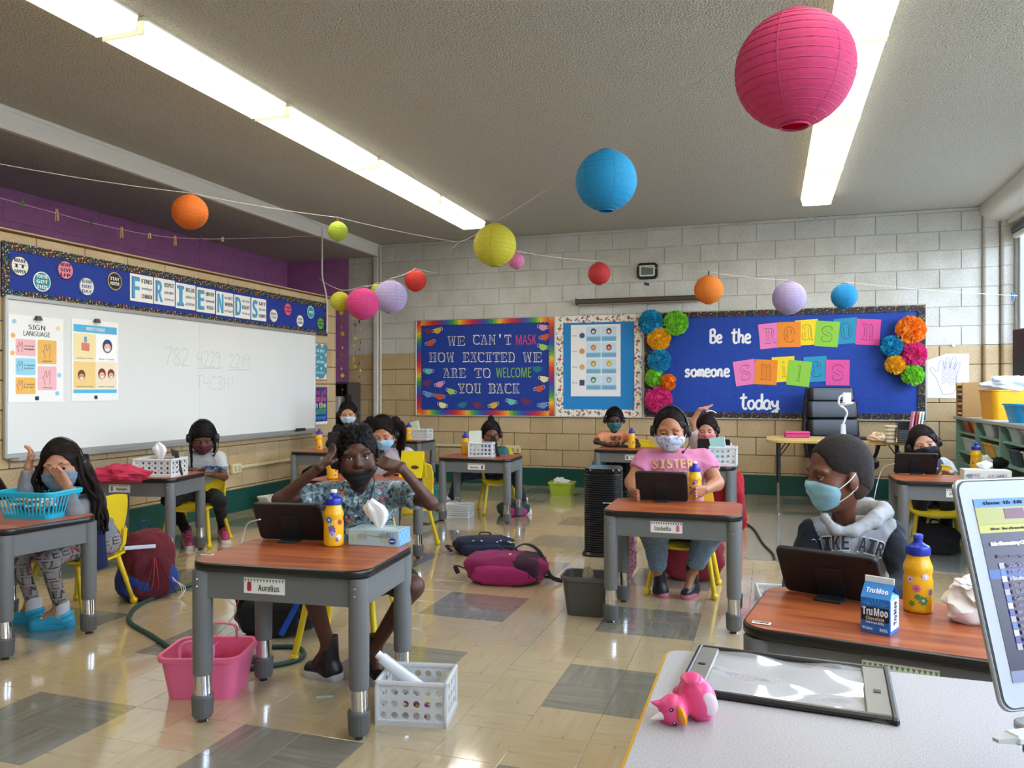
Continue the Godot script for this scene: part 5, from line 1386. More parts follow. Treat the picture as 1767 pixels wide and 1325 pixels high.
func cubby_shelf() -> void:
	var X := 1.72
	var o := thing("cubby_shelf", "sage green open cubby shelf along the window wall", "shelf", Vector3(X, 0, -7.0))
	var g := mat("7fa592", 0.55); var gd := mat("5f8a7a", 0.6)
	var z0 := -1.48; var z1 := 1.5
	part("top", M.new().box(Vector3(0.23, 0.882, (z0 + z1) / 2), Vector3(0.5, 0.03, z1 - z0 + 0.03), 0.004).mesh(), mat("a8aaa0", 0.5), o)
	part("base", M.new().box(Vector3(0.24, 0.04, (z0 + z1) / 2), Vector3(0.44, 0.08, z1 - z0), 0.004).mesh(), g, o)
	part("back_panel", M.new().box(Vector3(0.455, 0.47, (z0 + z1) / 2), Vector3(0.012, 0.8, z1 - z0)).mesh(), gd, o)
	for k in 5: part("upright", M.new().box(Vector3(0.23, 0.47, z0 + k * (z1 - z0) / 4), Vector3(0.46, 0.8, 0.024), 0.003).mesh(), g, o)
	for y in [0.32, 0.56, 0.74]: part("shelf_board", M.new().box(Vector3(0.24, y, (z0 + z1) / 2), Vector3(0.44, 0.018, z1 - z0), 0.003).mesh(), g, o)
	# what the cubbies hold
	var rng := RandomNumberGenerator.new(); rng.seed = 9
	var cols := ["c9d6cf", "dfe3dc", "b8432f", "d8cdb0", "8fb8a8", "c9d6cf", "3d4a55", "e2a84a"]
	var words := ["clear plastic bin", "white plastic bin", "red plastic bin", "cream paper tray", "pale green bin", "frosted plastic bin", "dark grey bin", "orange plastic bin"]
	var n := 0
	for bay in 4:
		for lv in [0.569, 0.749, 0.329]:
			for j in 2:
				var zc: float = z0 + (bay + 0.27 + j * 0.46) * (z1 - z0) / 4
				var hh := 0.11 if lv > 0.7 else 0.13
				var pz := X + 0.19
				var kk := (n * 5 + bay) % 8
				var b := thing("cubby_bin", "%s in the sage green cubby shelf" % words[kk], "bin", Vector3(X + 0.18, lv, -7.0 + zc), 0, "small bins in the cubby shelf")
				var out := rrect(0.3, 0.26, 0.03, 3)
				part("tub", M.new().loft([ring3(out, 0.001, .82, .82), ring3(out, hh), ring3(out, hh, .95, .95), ring3(out, 0.01, .78, .78)]).mesh(), mat(cols[kk], 0.4), b)
				part("rim", M.new().loft([ring3(out, hh - 0.012, 1.0, 1.0), ring3(out, hh - 0.01, 1.04, 1.04), ring3(out, hh, 1.04, 1.04)], false).mesh(), mat(Color(cols[kk]).lightened(0.1).to_html(false), 0.4), b)
				n += 1
	# on top of the shelf
	var T := 0.897
	var tr := thing("drawer_rack", "small wooden rack with dark slots standing on the cubby shelf", "rack", Vector3(1.83, T, -8.3), 0.0)
	for s in [-1, 1]: part("post", M.new().box(Vector3(0, 0.16, s * 0.12), Vector3(0.24, 0.32, 0.02), 0.003).mesh(), mat("b98f58", 0.6), tr)
	for k in 7: part("slot_shelf", M.new().box(Vector3(0, 0.02 + k * 0.045, 0), Vector3(0.23, 0.008, 0.22), 0.001).mesh(), mat("cfae7c", 0.6), tr)
	part("back_board", M.new().box(Vector3(0.11, 0.16, 0), Vector3(0.01, 0.3, 0.22)).mesh(), mat("cfae7c", 0.6), tr)
	for k in 6: part("stored_paper", M.new().box(Vector3(-0.01, 0.032 + k * 0.045, 0), Vector3(0.2, 0.014, 0.2), 0.001).mesh(), mat(["e9e6dc", "b8503c", "e9e6dc", "3a3a3e", "e9e6dc", "d8c9a0"][k], 0.6), tr)
	var yb := thing("yellow_tub", "bright yellow storage tub on the cubby shelf", "tub", Vector3(1.93, T, -7.62), 0.12)
	var yo := rrect(0.34, 0.34, 0.05, 4)
	part("tub", M.new().loft([ring3(yo, 0.0, .88, .88), ring3(yo, 0.245), ring3(yo, 0.25, .97, .97), ring3(yo, 0.01, .84, .84)]).mesh(), mat("f0ae10", 0.35), yb)
	part("rim", M.new().loft([ring3(yo, 0.235, 1.0, 1.0), ring3(yo, 0.238, 1.03, 1.03), ring3(yo, 0.25, 1.03, 1.03)], false).mesh(), mat("f2b41c", 0.35), yb)
	var pb := thing("plastic_bag", "white translucent knotted plastic bag on the yellow tub", "plastic bag", yb.position + Vector3(0.02, 0.232, 0.02))
	var pm := fresh("dfe7f2", 0.35); pm.transparency = BaseMaterial3D.TRANSPARENCY_ALPHA; pm.albedo_color.a = 0.82
	blob_part(pb, "bag", Vector3(0.19, 0.07, 0.16), "dfe7f2", 61, 0.35, Vector3.ZERO, pm)
	for k in 3: blob_part(pb, "knot_ear", Vector3(0.08, 0.025, 0.03), "dfe7f2", 62 + k, 0.5, Vector3(-0.05 + k * 0.05, 0.09, 0.0), pm)
	for k in 2:
		var bb := thing("blue_tub", ["sky blue tub next to the yellow tub on the cubby shelf", "second sky blue tub at the window end of the cubby shelf"][k], "tub", Vector3(1.9 , T, -6.85 + k * 0.42), 0.05)
		var bo := rrect(0.32, 0.3, 0.05, 4)
		part("tub", M.new().loft([ring3(bo, 0.0, .8, .8), ring3(bo, 0.14), ring3(bo, 0.145, .96, .96), ring3(bo, 0.01, .76, .76)]).mesh(), mat("1f9ed6", 0.3), bb)
		part("rim", M.new().loft([ring3(bo, 0.13, 1.0, 1.0), ring3(bo, 0.133, 1.05, 1.05), ring3(bo, 0.145, 1.05, 1.05)], false).mesh(), mat("25a8e0", 0.3), bb)
	var mon := thing("black_panel", "tall black screen standing at the window end of the cubby shelf", "screen", Vector3(2.16, T, -8.06), -1.32)
	part("frame", M.new().box(Vector3(0, 0.44, 0), Vector3(0.24, 0.72, 0.04), 0.01).mesh(), mat("17191d", 0.35), mon)
	part("stand", M.new().box(Vector3(0, 0.045, 0), Vector3(0.2, 0.09, 0.12), 0.008).mesh(), mat("17191d", 0.4), mon)

# ================================================================ things on the desks
func bottle(p: Vector3, turn: float, label: String, seed_ := 1, s := 1.0) -> void:
	var o := thing("water_bottle", label, "bottle", p, turn, "yellow bottles with blue caps")
	if not mats.has("bottle"):
		mats["bottle"] = M.new().lathe([Vector2(0.0, 0.003), Vector2(0.03, 0.0), Vector2(0.035, 0.004), Vector2(0.0362, 0.012), Vector2(0.0362, 0.085), Vector2(0.0335, 0.095), Vector2(0.0335, 0.102), Vector2(0.0362, 0.112), Vector2(0.0355, 0.122), Vector2(0.03, 0.136), Vector2(0.027, 0.146), Vector2(0.027, 0.156)], 28).mesh(50)
		mats["bottle_cap"] = M.new().lathe([Vector2(0.029, 0.151), Vector2(0.0305, 0.153), Vector2(0.0305, 0.168), Vector2(0.028, 0.174), Vector2(0.018, 0.179), Vector2(0.012, 0.184), Vector2(0.011, 0.194)], 28).mesh(35)
		mats["bottle_spout"] = M.new().lathe([Vector2(0.0085, 0.193), Vector2(0.0125, 0.195), Vector2(0.0125, 0.203), Vector2(0.008, 0.206)], 16).mesh(35)
	part("body", mats["bottle"], mat("efb016", 0.32), o, Transform3D(Basis.from_scale(Vector3.ONE * s), Vector3.ZERO))
	part("cap", mats["bottle_cap"], mat("1a2f9c", 0.35), o, Transform3D(Basis.from_scale(Vector3.ONE * s), Vector3.ZERO))
	part("spout", mats["bottle_spout"], mat("3a4ca8" if seed_ > 2 else "e4e4ea", 0.4), o, Transform3D(Basis.from_scale(Vector3.ONE * s), Vector3.ZERO))
	var g := RandomNumberGenerator.new(); g.seed = seed_ * 17 + 3
	var cols := ["b23a34", "e8e2cf", "3a6fae", "4f8a46", "d8628c", "7a4aa0", "c9c6d8"]
	for k in (7 if seed_ < 4 else 3):
		var a := -0.9 + 1.9 * g.randf() ; var y := 0.018 + 0.085 * fposmod(k * 0.37 + 0.1, 1.0)
		var r := 0.007 + 0.006 * g.randf()
		var rings := []
		# sticker: a petalled patch that follows the wall
		var pts := []
		for q in [0.0, 1.0]:
			var ring := PackedVector3Array()
			for j in 14:
				var t := TAU * j / 14
				var rr: float = r * q * (1.0 + 0.18 * cos(t * 7.0))
				var ang := a + cos(t) * rr / 0.0364
				ring.append(Vector3(sin(ang) * 0.0367, y + sin(t) * rr, cos(ang) * 0.0367))
			rings.append(ring)
		var st := part("sticker", M.new().loft(rings, false).mesh(), mat(cols[g.randi() % 7], 0.5), o, Transform3D(Basis.from_scale(Vector3.ONE * s), Vector3.ZERO))
		var c2 := M.new().ball(Vector3(sin(a) * 0.0366, y, cos(a) * 0.0366), Vector3(r * 0.32, r * 0.32, r * 0.12), 8, 5, Basis(Vector3.UP, a))
		part("sticker_centre", c2.mesh(), mat(cols[(k + 3) % 7], 0.5), st, Transform3D.IDENTITY)

func tablet(p: Vector3, turn: float, label: String, tilt := 0.3, stand := true) -> void:
	var o := thing("tablet", label, "tablet", p, turn, "black cased tablets")
	var b := Basis(Vector3.RIGHT, tilt)
	var t := Transform3D(b, Vector3(0, 0.004, 0))
	if not mats.has("tab_case"):
		mats["tab_case"] = M.new().prism(rrect(0.27, 0.172, 0.018, 4), -0.007, 0.009, Vector3(0, 0.086, 0), Basis.IDENTITY, 0.003).mesh(30)
		mats["tab_screen"] = M.new().prism(rrect(0.235, 0.14, 0.004, 2), -0.0082, -0.0072, Vector3(0, 0.086, 0)).mesh()
		mats["tab_stand"] = M.new().prism(rrect(0.07, 0.115, 0.006, 2), 0.009, 0.013, Vector3(0, 0.06, 0), Basis.IDENTITY, 0.001).mesh()
		mats["tab_foot"] = M.new().box(Vector3(0, 0.004, 0), Vector3(0.074, 0.008, 0.07), 0.002).mesh()
		mats["tab_cam"] = M.new().lathe([Vector2(0.006, 0), Vector2(0.006, 0.002), Vector2(0.0, 0.002)], 12, Vector3(0.115, 0.155, 0.0085), Basis(Vector3.RIGHT, PI / 2)).mesh()
	part("case", mats["tab_case"], mat("17181a", 0.55), o, t)
	part("screen", mats["tab_screen"], mat("0a0c12", 0.1), o, t)
	part("camera_lens", mats["tab_cam"], mat("060608", 0.1), o, t)
	if stand:
		part("stand_plate", mats["tab_stand"], mat("1d1e21", 0.5), o, t)
		part("stand_foot", mats["tab_foot"], mat("1d1e21", 0.5), o, T3(Vector3(0, 0, 0.04)))
	# bright lower edge of the case
	part("bottom_trim", M.new().box(Vector3(0, 0.003, 0), Vector3(0.2, 0.003, 0.008)).mesh(), mat("8a8c90", 0.4), o, t)

# a wall panel pierced by round holes (x by y), centred, facing z
func holed(w: float, h: float, nx: int, ny: int, r: float, th: float) -> M:
	var m := M.new()
	var cw := w / nx; var ch := h / ny
	for i in nx:
		for j in ny:
			var c := Vector3(-w / 2 + (i + 0.5) * cw, -h / 2 + (j + 0.5) * ch, 0)
			var n := 16
			for k in n:
				var a0 := TAU * k / n - PI / 4; var a1 := TAU * (k + 1) / n - PI / 4
				var o0 := _sq(a0, cw, ch); var o1 := _sq(a1, cw, ch)
				var i0 := Vector3(cos(a0), sin(a0), 0) * r; var i1 := Vector3(cos(a1), sin(a1), 0) * r
				var z := Vector3(0, 0, th)
				m.quad(c + i0 + z, c + i1 + z, c + o1 + z, c + o0 + z)
				m.quad(c + i0, c + o0, c + o1, c + i1)
				m.quad(c + i0, c + i1, c + i1 + z, c + i0 + z)
	return m
func _sq(a: float, w: float, h: float) -> Vector3:
	var d := Vector2(cos(a), sin(a))
	var s := minf(w / 2 / maxf(absf(d.x), 1e-6), h / 2 / maxf(absf(d.y), 1e-6))
	return Vector3(d.x * s, d.y * s, 0)
func frosted() -> StandardMaterial3D:
	if mats.has("frosted"): return mats["frosted"]
	var m := fresh("e6e8e8", 0.3); m.transparency = BaseMaterial3D.TRANSPARENCY_ALPHA; m.albedo_color.a = 0.72
	mats["frosted"] = m
	return m
func crate(p: Vector3, turn: float, size: Vector3, label: String, nx := 6, nz := 4, ny := 3, m: Material = null) -> Node3D:
	var o := thing("plastic_crate", label, "basket", p, turn, "white pierced plastic baskets")
	var mm: Material = m if m else frosted()
	var h := size.y
	var r := minf(size.x / nx, h * 0.8 / ny) * 0.3
	var px := holed(size.x - 0.01, h * 0.78, nx, ny, r, 0.003).mesh(30)
	var pz := holed(size.z - 0.01, h * 0.78, nz, ny, r, 0.003).mesh(30)
	part("front_wall", px, mm, o, T3(Vector3(0, h * 0.5, size.z / 2 - 0.004)))
	part("back_wall", px, mm, o, Transform3D(Basis(Vector3.UP, PI), Vector3(0, h * 0.5, -size.z / 2 + 0.004)))
	for s in [-1.0, 1.0]: part("side_wall", pz, mm, o, Transform3D(Basis(Vector3.UP, s * PI / 2), Vector3(s * (size.x / 2 - 0.004), h * 0.5, 0)))
	part("bottom", M.new().box(Vector3(0, 0.006, 0), Vector3(size.x - 0.006, 0.012, size.z - 0.006), 0.003).mesh(), mm, o)
	var fr := M.new().box(Vector3(0, h / 2, 0), Vector3(0.012, h, 0.012), 0.003).mesh()
	for sx in [-1, 1]:
		for sz in [-1, 1]: part("corner_post", fr, mm, o, T3(Vector3(sx * size.x / 2, 0, sz * size.z / 2)))
	var rim := M.new(); var low := M.new()
	for s in [-1, 1]:
		rim.box(Vector3(0, h - 0.008, s * size.z / 2), Vector3(size.x + 0.014, 0.016, 0.014), 0.004)
		rim.box(Vector3(s * size.x / 2, h - 0.008, 0), Vector3(0.014, 0.016, size.z + 0.014), 0.004)
		low.box(Vector3(0, 0.012, s * size.z / 2), Vector3(size.x + 0.012, 0.024, 0.01), 0.003)
		low.box(Vector3(s * size.x / 2, 0.012, 0), Vector3(0.01, 0.024, size.z + 0.012), 0.003)
	part("rim", rim.mesh(), mm, o); part("base_band", low.mesh(), mm, o)
	return o
# folded tissue: a ruffled fin that flares upward
func tissue(parent: Node3D, at: Vector3, h: float, w: float, lean: Vector3, seed_ := 1) -> void:
	var g := RandomNumberGenerator.new(); g.seed = seed_
	var rings := []
	for j in 10:
		var v := j / 9.0
		var r := PackedVector3Array()
		for k in 24:
			var a := TAU * k / 24
			var spread := w * (0.22 + 0.62 * sin(v * 2.3)) * (1.0 - 0.55 * maxf(0.0, v - 0.8) * 5.0)
			var fold := 1.0 + 0.24 * sin(a * 5.0 + seed_ + v * 2.5) + 0.16 * sin(a * 2.0 + v * 4.0)
			r.append(at + Vector3(cos(a) * spread * 0.5 * fold, h * v * (1.0 + 0.1 * sin(a + seed_) + 0.05 * sin(a * 4.0)), sin(a) * spread * 0.22 * fold) + lean * v * v)
		rings.append(r)
	var m := mat("f1f0ec", 0.8); m.backlight_enabled = true; m.backlight = Color(0.4, 0.4, 0.4)
	part("tissue", M.new().loft(rings).mesh(60), m, parent)
func tissue_box(p: Vector3, turn: float, label: String, hexes: Array, size := Vector3(0.232, 0.062, 0.118), lean := Vector3(-0.02, 0, 0.03), plume := 0.085) -> Node3D:
	var o := thing("tissue_box", label, "tissue box", p, turn)
	part("carton", M.new().box(Vector3(0, size.y / 2, 0), size, 0.0015).mesh(), mat(hexes[0], 0.55), o)
	part("end_panel", M.new().box(Vector3(size.x / 2 + 0.0004, size.y / 2, 0), Vector3(0.0012, size.y * 0.96, size.z * 0.97)).mesh(), mat(hexes[1], 0.5), o)
	part("slot", M.new().prism(ngon(0.07, 20, 0.022), 0, 0.001, Vector3(0, size.y, 0), Basis(Vector3.RIGHT, -PI / 2)).mesh(), mat("cfd6d6", 0.6), o)
	# printed hatching
	var g := RandomNumberGenerator.new(); g.seed = int(p.x * 100)
	for c in [hexes[2], hexes[3]]:
		var hm := M.new()
		for k in 5:
			var x := (g.randf() - 0.5) * size.x * 0.82; var y := size.y * (0.22 + 0.5 * g.randf())
			for j in 6: hm.box(Vector3(x + (j - 2.5) * 0.006, y, size.z / 2 + 0.0004), Vector3(0.0022, size.y * (0.2 + 0.1 * (j % 3)), 0.001), 0, Basis(Vector3(0, 0, 1), 0.0 if c == hexes[2] else PI / 2 * (k % 2)))
		part("printed_hatching", hm.mesh(), mat(c, 0.55), o)
	var st := M.new()
	for k in 9: st.box(Vector3(size.x / 2 + 0.0012, size.y / 2, -size.z * 0.42 + k * size.z * 0.105), Vector3(0.0008, size.y * 0.9, 0.0022), 0, Basis(Vector3.RIGHT, 0.35))
	part("end_stripes", st.mesh(), mat("cfe4f4", 0.5), o)
	part("round_logo", M.new().prism(ngon(0.014, 20, 0.012), 0, 0.001, Vector3(size.x * 0.38, size.y * 0.36, size.z / 2 + 0.0006)).mesh(), mat("23489c", 0.4), o)
	part("logo_stroke", M.new().box(Vector3(size.x * 0.38, size.y * 0.36, size.z / 2 + 0.002), Vector3(0.02, 0.004, 0.0008)).mesh(), mat("e8ecf2", 0.5), o)
	tissue(o, Vector3(0.0, size.y, 0), plume, 0.09, lean, 3)
	return o

func on_desks() -> void:
	# bottles
	bottle(on_desk("front", 576, 941), 0.2, "yellow bottle with flower stickers beside the blue tissue box", 1, 1.03)
	bottle(on_desk("rose", 1199, 862), 0.1, "yellow bottle with pale stickers on the pink shirted pupil's desk", 2)
	bottle(on_desk("milk", 1584, 1054), 0.0, "yellow bottle with red letter stickers beside the milk carton", 3, 1.0)
	bottle(on_desk("low", 803, 784), 0.0, "yellow bottle beside the clear basket under the rainbow board", 4)
	bottle(on_desk("far", 551, 776), 0.0, "yellow bottle on the desk below the end of the whiteboard", 5)
	bottle(Vector3(-3.98, DESK, -8.25), 0.0, "yellow bottle on the corner desk by the wall pipe", 6)
	bottle(on_desk("peach", 1090, 773), 0.0, "yellow bottle in front of the peach shirted pupil", 7)
	bottle(on_desk("vest", 1684, 812), 0.0, "yellow bottle behind the patterned tissue box", 8)
	bottle(Vector3(-2.74, DESK, -4.53), 0.3, "yellow bottle on the yellow folder desk behind the raised hand", 9)
	# tablets
	tablet(on_desk("front", 508, 931), 0.18, "black tablet on the desk with the blue tissue box", 0.5)
	tablet(on_desk("rose", 1143, 864), 0.0, "black tablet in front of the pink shirted pupil", 0.42)
	tablet(on_desk("milk", 1440, 1030), -0.34, "black tablet behind the milk carton", 0.6)
	tablet(on_desk("vest", 1578, 817), 0.0, "black tablet in front of the pupil with the black mask", 0.55)
	tablet(Vector3(-3.9, DESK, -4.44), -0.72, "black tablet seen edge-on beside the white tissue basket", 0.2)
	tablet(on_desk("far", 590, 775), 0.5, "black tablet on the desk below the end of the whiteboard", 0.2)
	tablet(on_desk("low", 858, 786), -1.1, "black tablet seen edge-on beside the clear basket under the rainbow board", 0.2)
	tablet(on_desk("red", 1232, 792), 0.0, "black tablet behind the clear basket with the grey bag", 0.2)
	tablet(flr(-20, 862, DESK), 0.3, "black tablet behind the turquoise slatted basket", 0.7)
	var fl := thing("tablet", "black tablet lying flat before the peach shirted pupil", "tablet", flr(1075, 771, DESK), 0.1, "black cased tablets")
	part("case", mats["tab_case"], mat("17181a", 0.55), fl, Transform3D(Basis(Vector3.RIGHT, PI / 2), Vector3(0, 0.0095, -0.086)))
	# tissue box on the front desk
	tissue_box(flr(655, 937, DESK), 0.06, "pale blue tissue box with tissue pulled up beside the yellow bottle", ["a9c3c4", "4f9ad6", "7f9aa0", "c9b878"], Vector3(0.205, 0.06, 0.115), Vector3(-0.03, 0, 0.02), 0.1)
	tissue_box(flr(1700, 833, DESK), 0.0, "white tissue box with small purple pattern near the green shelf", ["d8d4c6", "e2dfd4", "8f5a94", "7a8a9c"], Vector3(0.26, 0.085, 0.118), Vector3(0, 0, 0), 0.05)
	# white baskets
	var c := crate(flr(277, 821, DESK), 0.2, Vector3(0.27, 0.125, 0.2), "white pierced basket holding a tissue box beside the pink jacket", 6, 4, 3, mat("d9dad8", 0.35))
	tissue_box(c.position + Vector3(0, 0.014, 0), 0.25, "lilac tissue box with a tall tissue inside the white basket", ["8f7fa6", "a596b8", "c9c0d6", "6a5a86"], Vector3(0.2, 0.095, 0.12), Vector3(-0.02, 0, 0), 0.11)
	for k in 3: one("workbook", M.new().box(flr(222, 826, DESK) + Vector3(0.01 * k, 0.008 + k * 0.014, -0.02), Vector3(0.19, 0.013, 0.16), 0.001, Basis(Vector3.UP, 0.2 + 0.1 * k)).mesh(), mat(["d98a1f", "e8b21c", "c9cfd2"][k], 0.5), ["orange workbook under the yellow one beside the white tissue basket", "yellow workbook between the orange and the grey one", "grey workbook on top of the yellow one beside the white tissue basket"][k], "book")
	var jk := thing("pink_jacket", "bright pink jacket slumped over the desk edge beside the white tissue basket", "jacket", flr(200, 834, DESK) + Vector3(-0.02, 0, -0.06), 0.3)
	blob_part(jk, "body", Vector3(0.17, 0.06, 0.11), "cf2f56", 71, 0.3, Vector3(0, 0.0, 0), cloth("cf2f56"))
	blob_part(jk, "sleeve", Vector3(0.06, 0.05, 0.12), "c42a50", 72, 0.3, Vector3(-0.13, 0.0, 0.06), cloth("c42a50"))
	c = crate(flr(833, 788, DESK), 0.06, Vector3(0.21, 0.13, 0.16), "clear pierced basket holding papers under the rainbow bordered board", 6, 4, 3)
	var pc := one("note_card", M.new().box(Vector3(0, 0.1, 0), Vector3(0.115, 0.2, 0.003)).mesh(), mat("dde5d8", 0.6), "pale green card standing in the clear basket", "card")
	pc.position = c.position + Vector3(-0.05, 0.03, 0.05); pc.rotation = Vector3(-0.12, 0.06, 0.04)
	for k in 3:
		var bk := one("exercise_book", M.new().box(Vector3(0, 0.06, 0), Vector3(0.16, 0.115, 0.008), 0.001).mesh(), mat(["3f5f94", "8fb0d0", "22262e"][k], 0.6), ["dark blue booklet inside the clear basket under the rainbow board", "light blue booklet inside the clear basket under the rainbow board", "black booklet inside the clear basket under the rainbow board"][k], "book")
		bk.position = c.position + Vector3(0.01, 0.014, 0.02 - k * 0.03)
	c = crate(flr(1248, 803, DESK), 0.0, Vector3(0.2, 0.15, 0.16), "clear pierced basket with a grey bag on the red jacket desk", 5, 4, 3)
	var gb := one("wipes_pack", M.new().loft([ring3(rrect(0.1, 0.05, 0.01), 0.0), ring3(rrect(0.11, 0.06, 0.012), 0.06), ring3(rrect(0.12, 0.006, 0.002), 0.2)]).mesh(), mat("9fc0bc", 0.4), "pale green wipes pack standing in the clear basket", "pack")
	gb.position = c.position + Vector3(-0.02, 0.02, 0.0); gb.rotation.z = 0.15
	c = crate(flr(728, 759, DESK), 0.0, Vector3(0.2, 0.13, 0.16), "white basket with pale paper bag on the corner desk", 5, 4, 3)
	var pb := one("paper_bag", M.new().loft([ring3(rrect(0.1, 0.06, 0.006, 2), 0.0), ring3(rrect(0.11, 0.06, 0.006, 2), 0.15), ring3(rrect(0.12, 0.02, 0.004, 2), 0.2)]).mesh(), mat("d3d9bd", 0.6), "pale green paper bag leaning in the corner desk basket", "bag")
	pb.position = c.position + Vector3(-0.05, 0.02, 0.02); pb.rotation.z = 0.25
	# turquoise slatted basket full of markers
	slat_basket(flr(50, 893, DESK) + Vector3(0, 0, -0.05), 0.15)
	# yellow folder standing on its desk
	var yf := thing("yellow_folder", "bright yellow folder standing upright behind the flowered shirt", "folder", Vector3(-2.275, DESK, -4.76), -0.1)
	part("front_cover", M.new().box(Vector3(0, 0.088, 0.0), Vector3(0.175, 0.18, 0.004), 0.001, Basis(Vector3.RIGHT, -0.2)).mesh(), mat("f2de12", 0.45), yf)
	part("back_cover", M.new().box(Vector3(0, 0.088, -0.034), Vector3(0.175, 0.18, 0.004), 0.001, Basis(Vector3.RIGHT, 0.2)).mesh(), mat("e8d410", 0.45), yf)
	part("printed_mark", M.new().prism(ngon(0.03, 14, 0.012), 0, 0.002, Vector3(0.03, 0.07, 0.007), Basis(Vector3.RIGHT, -0.2)).mesh(), mat("4a3a22", 0.6), yf)
	# milk carton
	milk_carton(flr(1518, 1088, DESK), -0.42)
	var wb := thing("snack_bag", "crumpled white plastic snack bag on the milk carton desk", "bag", flr(1690, 1072, DESK) + Vector3(0.0, 0, 0), 0.2)
	blob_part(wb, "bag", Vector3(0.075, 0.062, 0.06), "e4dcd2", 81, 0.35, Vector3.ZERO, mat("e6dfd6", 0.45))
	blob_part(wb, "twisted_top", Vector3(0.045, 0.018, 0.035), "e9e4dd", 82, 0.4, Vector3(-0.02, 0.075, 0), mat("ebe6e0", 0.45))
	var wr := thing("wrapper", "white and green food wrapper leaning on the bottle near the green shelf", "wrapper", flr(1700, 812, DESK), 0.1)
	blob_part(wr, "paper", Vector3(0.05, 0.06, 0.025), "dfe0d6", 83, 0.3)
	var bk2 := thing("pencil_pouch", "black pencil pouch beside the bottle near the green shelf", "pouch", flr(1722, 808, DESK), 0.4)
	blob_part(bk2, "pouch", Vector3(0.08, 0.045, 0.035), "1c1d20", 84, 0.2)
	var bt := thing("beaded_toy", "blue and black string toy in the braided pupil's hands", "toy", flr(347, 812, DESK) + Vector3(0.02, 0.0, -0.1))
	for k in 5: part("loop", M.new().tube(curve([Vector3(-0.09 + k * 0.03, 0.004, 0.02), Vector3(-0.06 + k * 0.03, 0.02, -0.01), Vector3(-0.02 + k * 0.03, 0.012, 0.01), Vector3(0.03 + k * 0.02, 0.006, -0.02)], 10), 0.006, 6).mesh(), mat(["2a4f8c", "1a1c24", "3a6fb0", "20242e", "4a86c4"][k], 0.5), bt)

func slat_basket(p: Vector3, turn: float) -> void:
	var o := thing("slatted_basket", "turquoise slatted plastic basket full of markers", "basket", p, turn)
	var m := mat("22b0cc", 0.35)
	var out := rrect(0.3, 0.22, 0.035, 4)
	var H := 0.125
	part("rim", rim_ring(out, H), m, o)
	part("bottom", M.new().loft([ring3(out, 0.0, .8, .78), ring3(out, 0.022, .82, .8)]).mesh(), m, o)
	var slats := []
	var per := out.size()
	var n := 44
	var total := 0.0
	for k in per: total += out[k].distance_to(out[(k + 1) % per])
	for k in n:
		var want := total * k / n
		var e := 0
		while want > out[e].distance_to(out[(e + 1) % per]):
			want -= out[e].distance_to(out[(e + 1) % per]); e += 1
		var a := out[e].lerp(out[(e + 1) % per], want / maxf(out[e].distance_to(out[(e + 1) % per]), 1e-6))
		var lo := Vector3(a.x * 0.82, 0.016, a.y * 0.8); var hi := Vector3(a.x * 1.0, H - 0.015, a.y * 1.0)
		part("slat", M.new().tube([lo, hi], 0.0042, 5, true, 0.6).mesh(), m, o)
	# markers inside
	var g := RandomNumberGenerator.new(); g.seed = 5
	var cols := ["c9324a", "2f8a4f", "e9e4da", "d85a9a", "3a62b0", "e0b23a", "1d8a8a", "b04030", "f0ece4", "70488c"]
	var names := ["red", "green", "white", "pink", "blue", "yellow", "teal", "brick red", "cream", "violet"]
	for k in 30:
		var c := Vector3((g.randf() - 0.5) * 0.2, 0.03 + g.randf() * 0.055, (g.randf() - 0.5) * 0.13)
		var d := Vector3(g.randfn(), g.randfn() * 0.25, g.randfn()).normalized() * 0.055
		var b := Basis(Vector3.UP, turn)
		c.x = clampf(c.x, -0.07, 0.07); c.z = clampf(c.z, -0.035, 0.035)
		var mk := thing("marker", "%s marker pen in the turquoise slatted basket" % names[k % 10], "marker", p, turn, "markers in the turquoise basket")
		part("barrel", M.new().tube([c - d, c + d * 0.5], 0.006, 8).mesh(), mat("ebe8e0" if k % 3 else cols[k % 10], 0.5), mk)
		part("cap", M.new().tube([c + d * 0.5, c + d], [0.0068, 0.006], 8).mesh(), mat(cols[k % 10], 0.5), mk)
func rim_ring(out: PackedVector2Array, H: float) -> ArrayMesh:
	var m := M.new()
	var prof := [[1.0, H - 0.024], [1.045, H - 0.022], [1.06, H - 0.004], [1.03, H], [0.985, H - 0.003], [0.98, H - 0.022]]
	for k in prof.size():
		var a: Array = prof[k]; var b: Array = prof[(k + 1) % prof.size()]
		m.loft([ring3(out, a[1], a[0], a[0]), ring3(out, b[1], b[0], b[0])], false)
	m.outward(0)
	return m.mesh(40)

